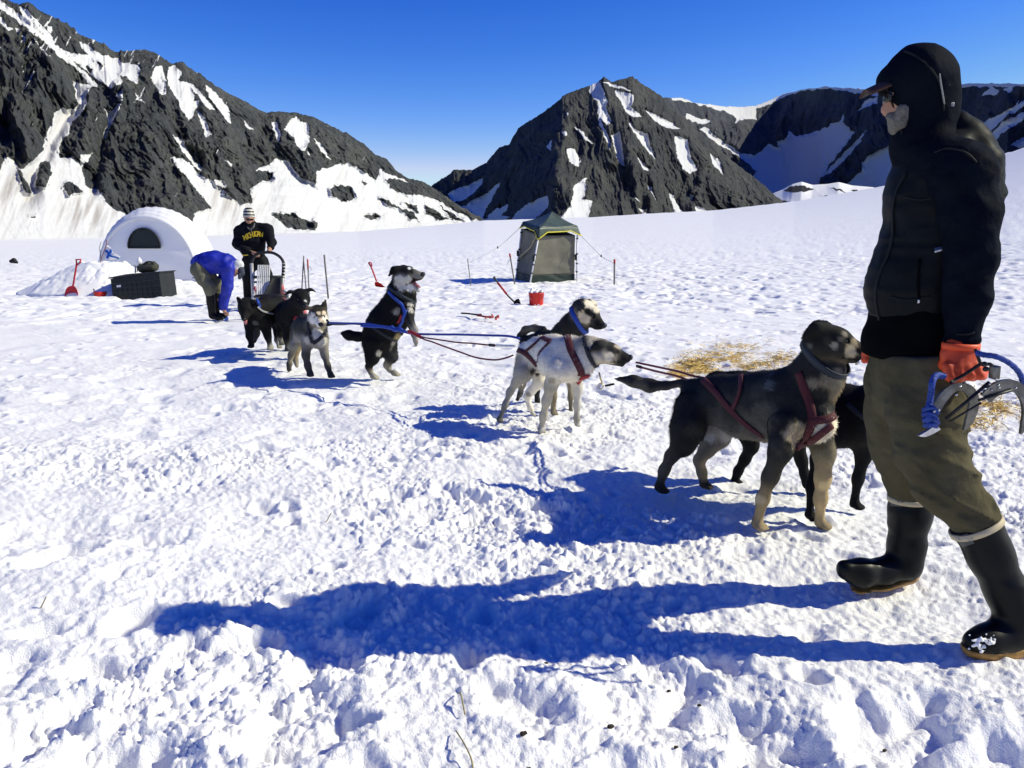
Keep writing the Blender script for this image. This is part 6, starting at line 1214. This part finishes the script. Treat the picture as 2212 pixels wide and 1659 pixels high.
shovel('red plastic scoop shovel standing upright against the snow heap', 18.15, [(1338, 410), (1330, 330), (1412, 325), (1400, 380), (1350, 420)], (1275, 790), [(1140, 985), (1145, 900), (1165, 840), (1205, 800), (1265, 783), (1320, 800), (1352, 850), (1370, 910), (1376, 985)], QA, None, M_REDP, M_REDP, M_REDP, .02)
pan = MB(); c = QA(1712, 985, 18.1); pan.lathe(c+np.array([0, .10, -.02]), [(.001, .03), (.105, .03), (.122, .13), (.128, .135), (.132, .125), (.112, .02), (.001, .0)], sides=28, cap=False)
po = empty('dish_pan', tuple(c), 'red round pan standing in the snow left of the dark crate', 'pan'); pan.build('bowl', M_REDB, po); hd = MB(); hd.tube([QA(1645, 880, 18.1), QA(1638, 850, 18.1), QA(1625, 845, 18.1)], .012, 6); hd.build('handle', material('black_strap'), po)
sb = Fig(37); sb.chain([(24, 564, 0, 4), (31, 563, 0, 5), (37, 566, 0, 3)], (0, 0, 0), .05); sb.mesh(.03, lambda X: -.02*vn3(X*9, 3)); tag(mk('stuff_sack', sb.V, sb.Q, material('black_strap')), 'small black stuff sack lying alone on the far snow', 'bag')
QR = lambda x, y, D: P(780.3+.08045*x, 561.3+.08045*y, D)
shovel('red scoop shovel stuck in the snow left of the rearing dog', 15.6, [(195, 80), (230, 70), (265, 80), (285, 150), (262, 185)], (412, 580), [(365, 620), (385, 590), (450, 588), (540, 640), (655, 735), (560, 738), (400, 715), (375, 690)], QR, None, M_REDP, M_REDB, M_REDP, .014, [(262, 185), (340, 380)])
shovel('black shovel with red middle shaft leaning in the snow beside the red bucket', 16.3, [(580, 868), (592, 862), (630, 925)], (825, 1155), [(815, 1150), (850, 1120), (880, 1115), (905, 1190), (850, 1185), (820, 1175)], Q6, None, material('black_shaft', (.02, .02, .02), .5), material('black_plastic_blade', (.02, .022, .023), .5), material('grey_grip', (.07, .08, .07), .6), .016, [(640, 940), (740, 1070)])
rs = MB(); rs.tube([Q6(632, 932, 16.29), Q6(735, 1063, 16.29)], .021, 8); _so = bpy.data.objects.get('shovel.002'); rs.build('shaft_sleeve', material('dark_red_sleeve', (.35, .02, .03), .5), _so)
def bucket():
    D = 16.1; c = Q6(1080, 1190, D); o = empty('bucket', tuple(c), 'red bucket heaped with snow standing near the green tent', 'bucket')
    m = MB(); m.lathe(c-np.array([0, 0, .03]), [(.001, .0), (.118, .0), (.128, .02), (.142, .24), (.15, .245), (.15, .262), (.136, .262), (.13, .20), (.001, .20)], sides=32, cap=False); m.build('body', M_REDB, o)
    h = MB(); h.tube([c+np.array([.145*math.cos(t), -.05*math.sin(t)-.06, .2-.12*math.sin(t)]) for t in np.linspace(0, math.pi, 16)], .004, 6); h.build('handle', M_METAL, o)
    s = Fig(D); cc = c+np.array([0, 0, .235])
    r = np.random.RandomState(3)
    for _ in range(26): p = cc+np.array([r.uniform(-.11, .11), r.uniform(-.1, .1), r.uniform(-.02, .05)]); s.bone(p, p+np.array([.01, 0, 0]), r.uniform(.025, .05), .02, (.8, .8, .8), .02)
    s.mesh(.012, None, 0); mk('snow', s.V, s.Q, snow_mat(), o)
    l = MB(); l.box(c+np.array([.01, -.122, .012]), (.09, .012, .025), None, .003); l.build('label', material('white_sticker'), o)
bucket()
def strap_on_snow():
    o = MB(); D0 = GD(1030, 683); pts = [G(958+.18564*x, 438+.18564*y, .02) for x, y in ((210, 1285), (290, 1290), (380, 1302), (440, 1300))]; t = empty('leash', tuple(G(1035, 682)), 'black and red webbing leash lying on the snow', 'leash')
    o.tube(catmull(pts, 16), .022, 8, flat=.6); o.build('strap', material('black_strap'), t); o = MB(); pts = [G(958+.18564*x, 438+.18564*y, .03) for x, y in ((400, 1312), (440, 1318), (500, 1328), (545, 1325))]; o.tube(catmull(pts, 14), .03, 8, flat=.5); o.build('strap', material('red_webbing'), t)
    k = Fig(1); c = G(958+.18564*590, 438+.18564*1318, .05); r = np.random.RandomState(6)
    for _ in range(12): p = c+r.normal(0, 1, 3)*np.array([.06, .04, .012])-np.array([0,0,.02]); k.bone(p, p+r.normal(0, .02, 3), .018, .012, (0, 0, 0), .02)
    k.mesh(.012, None, 0); mk('bundled_end', k.V, k.Q, material('pale_red_cloth', (.5, .12, .1), .8, noise=(30, .5)), t)
strap_on_snow()

# ---- green toilet tent
def shower_tent():
    Df, Dl, Dr = 22.6, 23.9, 23.2
    o = empty('toilet_tent', tuple(Q6(1180, 920, Df)*np.array([1, 1, 0])), 'grey and green square privy tent with peaked roof and yellow piping', 'tent')
    B = [Q6(845, 912, Dl), Q6(1003, 942, Df), Q6(1522, 922, Dr)]; T = [Q6(918, 318, Dl), Q6(1108, 400, Df), Q6(1530, 395, Dr)]
    B.append(B[0]+B[2]-B[1]); T.append(T[0]+T[2]-T[1]+np.array([0, 0, .02]))
    for i in range(4): B[i] = B[i]-np.array([0, 0, .05])
    gw = material('grey_green_fabric', (.15, .143, .11), .75, noise=(3, .15), bump=(18, .4, .01)); dg = material('dark_green_fabric', (.010, .024, .020), .6, noise=(4, .25), bump=(14, .4, .01)); rg = material('green_roof_fabric', (.055, .078, .064), .45, noise=(4, .25), bump=(10, .5, .015))
    def wall(i, j, v0, v1, name, mat, off, sag=.05):
        g = []
        for v in np.linspace(v0, v1, 18):
            a, b = B[i]*(1-v)+T[i]*v, B[j]*(1-v)+T[j]*v; n = unit(np.cross(b-a, [0, 0, 1.])); row = []
            for u in np.linspace(0, 1, 24):
                w = sag*math.sin(math.pi*u)*math.sin(math.pi*v)+.016*ridge3(np.array([u*2.4-v*3.1, v*5.5+u*2.8, .2]), 1, 1, 1, 3)*math.sin(math.pi*u)
                row.append(a*(1-u)+b*u-n*w+n*off)
            g.append(row)
        m = MB(); m.sheet(g, .006); return m.build(name, mat, o)
    for i, j in ((0, 1), (1, 2), (2, 3), (3, 0)):
        wall(i, j, 0, .205, 'skirt', dg, .006, .02); wall(i, j, .20, 1.03, 'wall', gw, 0.)
    apex = Q6(1268, 98, (Df+Dl+Dr)/3+.3)
    E = [Q6(925, 220, Dl), Q6(1112, 285, Df-.12), Q6(1556, 268, Dr), None]; E[3] = E[0]+E[2]-E[1]
    Lo = [Q6(885, 296, Dl-.02), Q6(1100, 425, Df-.16), Q6(1600, 385, Dr-.02), None]; Lo[3] = Lo[0]+Lo[2]-Lo[1]
    for i, j in ((0, 1), (1, 2), (2, 3), (3, 0)):
        g = []
        for v in np.linspace(0, 1, 10):
            g.append([(E[i]*(1-u)+E[j]*u)*(1-v)+apex*v-np.array([0, 0, .07*math.sin(math.pi*v)*.6+.03*math.sin(math.pi*u)*(1-v)]) for u in np.linspace(0, 1, 14)])
        m = MB(); m.sheet(g, .008); m.build('roof_panel', rg, o)
        up = 22 if i == 1 else 16
        g = []; ed = []
        for u in np.linspace(0, 1, 25):
            k = min(u, 1-u)*2; dr = .22+(.78)*(1-float(sstep(0, .5, k))); a = E[i]*(1-u)+E[j]*u-np.array([0, 0, .03*math.sin(math.pi*u)]); l = Lo[i]*(1-u)+Lo[j]*u; low = a+(l-a)*(.42+.58*(1-min(1, k/.42)))
            g.append([a*(1-v)+low*v for v in np.linspace(0, 1, 5)]); ed.append(low)
        m = MB(); m.sheet(g, .008); m.build('valance', dg if i in (0, 3) else rg, o)
        ed = np.array(ed); n = unit(np.cross(ed[-1]-ed[0], [0, 0, 1.])); m = MB(); m.tube(ed+n*.012, .017, 6); m.build('piping', material('yellow_piping', (.62, .55, .06), .6), o)
    mp = material('pole_white', (.66, .67, .7), .4, .0)
    for i, dx in ((0, -.02), (1, 0), (2, .06), (3, .03)):
        a, b = B[i]+np.array([dx, -.03, 0]), T[i]+np.array([dx, -.03, .04]); m = MB(); m.tube([a, b], .022, 8); pl = m.build('pole', mp, o); c = MB()
        for v in (.25, .42, .62, .93): q = a*(1-v)+b*v; c.tube([q-(b-a)*.012, q+(b-a)*.012], .034, 8)
        q = a*.45+b*.55; c.box(q+np.array([-.03, -.01, 0]), (.06, .05, .16), None, .01); c.build('pole_clip', material('black_plastic', (.012, .012, .012), .5), pl)
    ts = material('tan_strap', (.38, .33, .18), .7); m = MB(); m.tube(catmull([Q6(1092, 365, Df-.05), Q6(1045, 450, Df+.2), Q6(1010, 520, Df+.35), Q6(940, 590, Df+.7), Q6(890, 640, Dl-.1)], 16), .013, 6); m.tube(catmull([Q6(1020, 510, Df+.33), Q6(950, 570, Df+.65), Q6(888, 625, Dl-.1)], 10), .012, 6); m.build('strap', ts, o)
    gy = material('pale_cord', (.35, .35, .36), .7)
    ends = [[Q6(885, 296, Dl), Q6(630, 520, Dl-.8), Q6(310, 695, 21.6)], [Q6(1600, 385, Dr), Q6(1835, 620, Dr-.5), Q6(1985, 700, 21.9)]]
    for e in ends: m = MB(); m.tube(catmull(e, 14), .0055, 5); m.build('guy_line', gy, o); m = MB(); m.box(e[1], (.04, .03, .06), None, .008); m.build('tensioner', material('black_plastic'), o)
shower_tent()

# ---- marker stakes
def stake(label, top, bot, fn, D, r, red=.0, grp='thin marker stakes in the snow', cat='stake', tape=None):
    a, b = fn(*bot, D), fn(*top, D); o = empty('marker_stake', tuple(a), label, cat, grp); m = MB(); m.tube([a-np.array([0, 0, .15]), a*red+b*(1-red)], r, 8); m.build('rod', material('grey_cane', (.16, .15, .14), .7), o)
    if red: m = MB(); m.tube([a*red+b*(1-red), b], r*1.25, 8); m.build('tip', material('red_tape', (.38, .03, .03), .6), o)
    if tape: m = MB(); m.tube(catmull([fn(*q, D) for q in tape], 8), .012, 6, flat=.3); m.build('ribbon', material('grey_ribbon', (.1, .1, .11), .7), o)
QV = lambda x, y, D: P(x, y, D)
stake('thin pale bare stake left of the green tent, tied to its guy line', (280, 650), (328, 968), Q6, 21.6, .011)
stake('red-tipped stake with ribbon standing at the left corner of the green tent', (770, 590), (843, 968), Q6, 21.7, .018, .12, tape=[(782, 650), (765, 665), (750, 700), (735, 722)])
stake('red-topped stake right of the green tent', (1990, 657), (1988, 963), Q6, 21.9, .022, .16)
Q5 = lambda x, y, D: P(479+.21658*x, 561+.21658*y, D)
stake('tallest stake right of the sled, dark and slightly leaning', (1022, -50), (1060, 312), Q5, 17.3, .018)
for (t, b, l) in (((818, -40), (793, 270), 'leftmost of the three pale stakes close together behind the sled'), ((815, -10), (843, 272), 'middle leaning stake of the three close together behind the sled')): stake(l, t, b, Q5, 17.9, .013)
stake('stake with red top and dark ribbon, rightmost of the three behind the sled', (856, -5), (870, 290), Q5, 17.6, .013, .35, tape=[(862, 60), (885, 75), (895, 105)])

# ---- dog sled
def sled():
    D = 15.1; o = empty('dog_sled', (float(P(580, 640, D)[0]), D, 0.0), 'wooden and metal dog sled with dark basket bag and black handlebar', 'sled'); w = lambda x, y, d=0.: P(191.6+.21039*x, 438+.21039*y, D+d)
    mb = material('black_rubber_grip', (.012, .012, .013), .6); mw = material('pale_alloy', (.5, .49, .47), .45, .4, noise=(12, .2)); wd = material('pale_plastic_slat', (.6, .6, .58), .5)
    m = MB(); m.tube(catmull([w(1672, 650, .1), w(1680, 590, .12), w(1720, 530, .15), w(1790, 512, .15), w(1880, 512, .15), w(1950, 545, .13), w(1990, 590, .12), w(2006, 640, .1)], 30), .026, 10); m.build('handlebar', mb, o)
    for x0, x1, xx in ((1672, 1682, 1690), (2004, 1992, 1985)):
        m = MB(); m.tube([w(x0, 625, .1), w(x1, 800, .02), w(xx, 1000, -.1)], .032, 8); m.build('upright', mw, o)
    m = MB()
    for k, y in enumerate(range(640, 880, 32)): m.box(w(2001-k*1.2, y, .03), (.05, .04, .035), None, .006)
    m.build('adjuster', mb, o)
    m = MB(); m.tube([w(1690, 765, -.05), w(1995, 760, -.05)], .026, 8); m.tube([w(1700, 815, -.05), w(1985, 815, -.05)], .018, 8); m.build('cross_bar', material('dark_green_pole', (.01, .02, .015), .5), o)
    for k, x in enumerate(np.linspace(1735, 1850, 7)): m = MB(); m.box((w(x, 770, -.08)+w(x-8, 930, -.3))/2, (.022, .02, .9), unit3(w(x, 770, -.08)-w(x-8, 930, -.3)), .005); m.build('slat', wd, o)
    g = [[w(lerp(1880, 1750, v**1.2)*(1-u)+1975*u-8*v*u, 768+240*v, -.16-.45*v+.05*math.sin(math.pi*u)) for u in np.linspace(0, 1, 14)] for v in np.linspace(0, 1, 14)]
    m = MB(); m.sheet(g, .02); m.build('basket_bag', material('black_cordura', (.008, .009, .01), .7, noise=(6, .3), bump=(20, .5, .01)), o)
    for xs in (((1690, 870), (1715, 850), (1730, 990), (1680, 1000)), ((1985, 830), (2000, 850), (2040, 1000), (1960, 1010))):
        m = MB(); c = [w(x, y, -.25) for x, y in xs]; m.sheet([[c[0]*(1-u)+c[1]*u for u in np.linspace(0, 1, 5)], [(c[0]+c[3])/2*(1-u)+(c[1]+c[2])/2*u for u in np.linspace(0, 1, 5)], [c[3]*(1-u)+c[2]*u for u in np.linspace(0, 1, 5)]], .015); m.build('side_flap', material('pink_red_fabric', (.55, .16, .17), .7), o)
    c0 = w(1840, 1000, -.2)[0]; sl = c0/D
    def q_(dx, y, z): return np.array([c0+dx+sl*(y-D), y, z])
    for dx in (-.27, .27):
        pts = [q_(dx, D+.9, .06), q_(dx, D+.3, .05), q_(dx, D-1.2, .05), q_(dx, D-1.7, .12), q_(dx, D-1.95, .35)]; m = MB(); m.tube(catmull(pts, 18), .028, 8); m.build('runner', mw, o)
        m = MB(); m.tube([q_(dx, D+.1, .05), w(1682 if dx < 0 else 1995, 800, .02)], .02, 8); m.tube([q_(dx, D-1.1, .05), q_(dx, D-1.1, .34)], .02, 8); m.tube([q_(dx, D-1.9, .3), q_(dx, D-1.1, .34), w(1690 if dx < 0 else 1990, 900, .0)], .02, 8); m.build('stanchion', mw, o)
    m = MB(); m.tube(catmull([q_(-.27, D-1.9, .33), q_(-.15, D-2.05, .36), q_(.15, D-2.05, .36), q_(.27, D-1.9, .33)], 14), .024, 8); m.build('brush_bow', mb, o)
def unit3(d):
    z = unit(d); x = unit(np.cross([0, 1., 0], z)); return np.stack([x, np.cross(z, x), z], 1)
sled()

# ---- ropes between the dogs
M_LB = material('blue_line', (.012, .045, .30), .65, bump=(500, .5, .001)); M_LR = material('dark_red_line', (.12, .008, .022), .65, bump=(500, .5, .001)); M_LK = material('black_line', (.012, .012, .016), .7)
def rope(name, label, pts, r, mat, cat='rope', n=60, extra=None):
    o = empty(name, tuple(pts[0]), label, cat, 'lines linking the dog team'); m = MB(); m.tube(catmull(pts, n), r, 8); m.build('line', mat, o)
    for nm, pp, rr, mm in (extra or []): q = MB(); q.tube(catmull(pp, 16), rr, 8); q.build(nm, mm, o)
    return o
q5 = lambda x, y, D: P(479+.21658*x, 561+.21658*y, D); q7 = lambda x, y, D: P(985.5+.21658*x, 616+.21658*y, D)
rope('gang_line', 'blue main line running from the grey husky past the rearing dog', [q5(1055, 628, 7.6), q5(1200, 633, 7.45), q5(1440, 640, 7.28), q5(1580, 662, 7.2), q5(1700, 680, 7.15), q5(1800, 712, 7.05), q5(1900, 738, 6.95), q5(2212, 746, 6.7), q7(0, 492, 6.65), q7(300, 500, 6.4), q7(510, 507, 6.2), q7(630, 530, 6.1)], .0085, M_LB,
     extra=[('braided_sleeve', [q5(1390, 655, 7.24), q5(1500, 665, 7.2), q5(1600, 668, 7.15), q5(1700, 690, 7.1), q5(1770, 705, 7.0), q5(1850, 722, 6.95)], .013, M_LB), ('knot', [q5(1690, 672, 7.08), q5(1730, 700, 7.05), q5(1770, 690, 7.03), q5(1800, 715, 7.0)], .019, M_LB), ('neck_clip', [q5(1045, 600, 7.6), q5(1065, 625, 7.58), q5(1050, 655, 7.6), q5(1100, 645, 7.56)], .009, M_LK)])
rope('tug_line', 'red line curving to the rear of the white dog, lowest of the lines', [q5(1870, 716, 6.95), q5(1930, 745, 6.9), q5(2020, 795, 6.8), q5(2100, 820, 6.75), q5(2212, 862, 6.7), q7(60, 675, 6.6), q7(200, 722, 6.4), q7(370, 745, 6.2), q7(480, 730, 6.0), q7(565, 700, 5.85)], .0065, M_LR, extra=[('knot', [q5(1860, 715, 6.93), q5(1910, 730, 6.9), q5(1940, 750, 6.88), q5(1990, 775, 6.83)], .014, material('red_webbing'))])
rope('tug_line', 'dark red line with snap clipped to the white dog harness', [q5(1940, 755, 6.9), q5(2010, 775, 6.8), q5(2212, 805, 6.7), q7(0, 570, 6.6), q7(150, 580, 6.4), q7(300, 595, 6.2), q7(410, 602, 6.05)], .006, M_LR, extra=[('snap', [q7(400, 601, 6.06), q7(490, 604, 5.95), q7(580, 608, 5.84)], .008, M_METAL), ('clip', [q7(330, 597, 6.15), q7(380, 601, 6.09)], .011, M_LK)])
rope('tug_line', 'thin black line stretched behind the rearing dog', [q5(1055, 645, 7.62), q5(1200, 648, 7.8), q5(1300, 642, 7.9), q5(1420, 655, 8.0), q5(1480, 690, 8.05)], .006, M_LK)
rope('tug_line', 'upper red line from the mouth of the white dog to the big dark dog', [q7(1795, 770, 5.3), q7(1990, 812, 5.0), q7(2212, 860, 4.7), P(1493, 811, 4.5), P(1530, 818, 4.38)], .0065, M_LR)
rope('tug_line', 'lower red line from the mouth of the white dog to the big dark dog', [q7(1800, 808, 5.3), q7(1840, 818, 5.2), q7(2000, 860, 5.0), q7(2195, 905, 4.7), P(1490, 822, 4.5), P(1520, 826, 4.40)], .0065, M_LR, extra=[('clip', [q7(1805, 808, 5.29), q7(1845, 820, 5.19)], .010, M_LK)])
rope('tug_line', 'short black cord end at the tail tip of the big dark dog', [q7(1485, 1003, 4.55), q7(1530, 995, 4.54), q7(1575, 985, 4.53)], .006, M_LK, n=12)

# ---- scattered straw, debris and dry stems
def straw():
    r = np.random.RandomState(12); V, F = [], []; C = []
    blobs = [((1495, 778), (26, 9), 700), ((1560, 762), (60, 12), 500), ((1470, 800), (25, 6), 260), ((1640, 785), (40, 8), 420), ((1690, 770), (30, 10), 300), ((1600, 745), (40, 5), 120), ((1520, 790), (30, 8), 400), ((2095, 905), (60, 10), 330), ((2150, 872), (50, 14), 420), ((2180, 825), (40, 8), 240), ((2080, 860), (30, 22), 260), ((1560, 740), (60, 10), 120)]
    for (bx_, by_), (sx, sy), n in blobs:
        for _ in range(int(n*.5)):
            g = G(bx_+r.normal(0, sx*.7), by_+r.normal(0, sy*.7))
            if g[1] < 2 or g[1] > 12: continue
            C.append(g)
    C = np.array(C); zz = broad(C[:, 0], C[:, 1])+micro(C[:, 0], C[:, 1], True)+prints(C[:, 0], C[:, 1])
    for (x, y, _), z in zip(C, zz):
        a = r.uniform(0, math.pi); L = r.uniform(.03, .10); w = r.uniform(.002, .0045); t = np.array([math.cos(a), math.sin(a), r.normal(0, .25)]); s = np.array([-math.sin(a), math.cos(a), 0]); p = np.array([x, y, z+r.uniform(.002, .02)]); b = np.array([0, 0, r.uniform(0, .012)]); i = len(V)
        for q, h in ((-.5, 0), (0, 1), (.5, 0)): V += [p+t*L*q+b*h-s*w, p+t*L*q+b*h+s*w, p+t*L*q+b*h+np.array([0, 0, w])]
        for k in (0, 3): F += [[i+k, i+k+1, i+k+4, i+k+3], [i+k+1, i+k+2, i+k+5, i+k+4], [i+k+2, i+k, i+k+3, i+k+5]]
    o = mk('straw', V, np.array(F), material('straw_yellow', (.6, .42, .12), .75, noise=(9, .5)), smooth=False); tag(o, 'yellow straw scattered on the snow behind the big dogs', 'straw', kind='stuff')
straw()
r_ = np.random.RandomState(5)
for x, y, s, lab in ((1317, 1537, .010, 'dark speck of dirt in front of the long shadow, largest of them'), (1128, 1574, .009, 'flat dark speck of debris near the bottom edge left of the dark specks'), (1460, 1580, .006, 'tiny dark speck lowest on the right snow'), (1140, 1625, .006, 'tiny dark speck above the bottom edge in the middle'), (1915, 1555, .006, 'tiny dark speck right of all other specks'), (1178, 1406, .006, 'tiny dark speck inside the shadow of the walking person'), (1445, 1443, .006, 'tiny dark speck on the far rim of the shadow'), (1510, 1490, .006, 'tiny dark speck just below the legs of the shadow')):
    g = G(x, y); k = Fig(1); p = np.array([g[0], g[1], gz(g[0], g[1])+s*.5]); k.bone(p, p+np.array([s*1.2, s*.3, 0]), s*.7, s*.4, (0, 0, 0), .002); k.bone(p+np.array([s*.4, 0, s*.3]), p+np.array([s*.9, s*.4, s*.4]), s*.35, s*.3, (0, 0, 0), .002); k.mesh(s*.22, lambda X: -.15*s*vn3(X/s*1.5, 2), 0)
    tag(mk('debris', k.V, k.Q, material('dark_grit', (.025, .02, .014), .9)), lab, 'debris', 'dark specks of dirt on the snow')
for pts, lab in (([(988, 1480), (996, 1500), (1004, 1530)], 'short dry yellow grass stem above the longer stem'), ([(985, 1570), (1000, 1605), (1018, 1640), (1022, 1656)], 'long bent dry grass stem near the bottom edge'), ([(78, 1275), (80, 1290), (83, 1300)], 'small dry stem at the left edge of the snow'), ([(705, 1065), (703, 1085), (702, 1105)], 'thin dark dry stem standing in a footprint')):
    w = [G(x, y) for x, y in pts]; w = [np.array([q[0], q[1], gz(q[0], q[1])+.012+.02*math.sin(math.pi*i/(len(w)-1))]) for i, q in enumerate(w)]
    if len(pts) == 3 and pts[0][0] in (78, 705): g = G(*pts[-1]); w = [np.array([g[0]+.01*i, g[1], gz(g[0], g[1])+.018*i-.01]) for i in range(4)]
    m = MB(); m.tube(catmull(w, 12), .0022, 6); tag(m.build('grass_stem', material('dry_stem', (.3, .25, .11), .8)), lab, 'stem', 'dry grass stems on the snow')
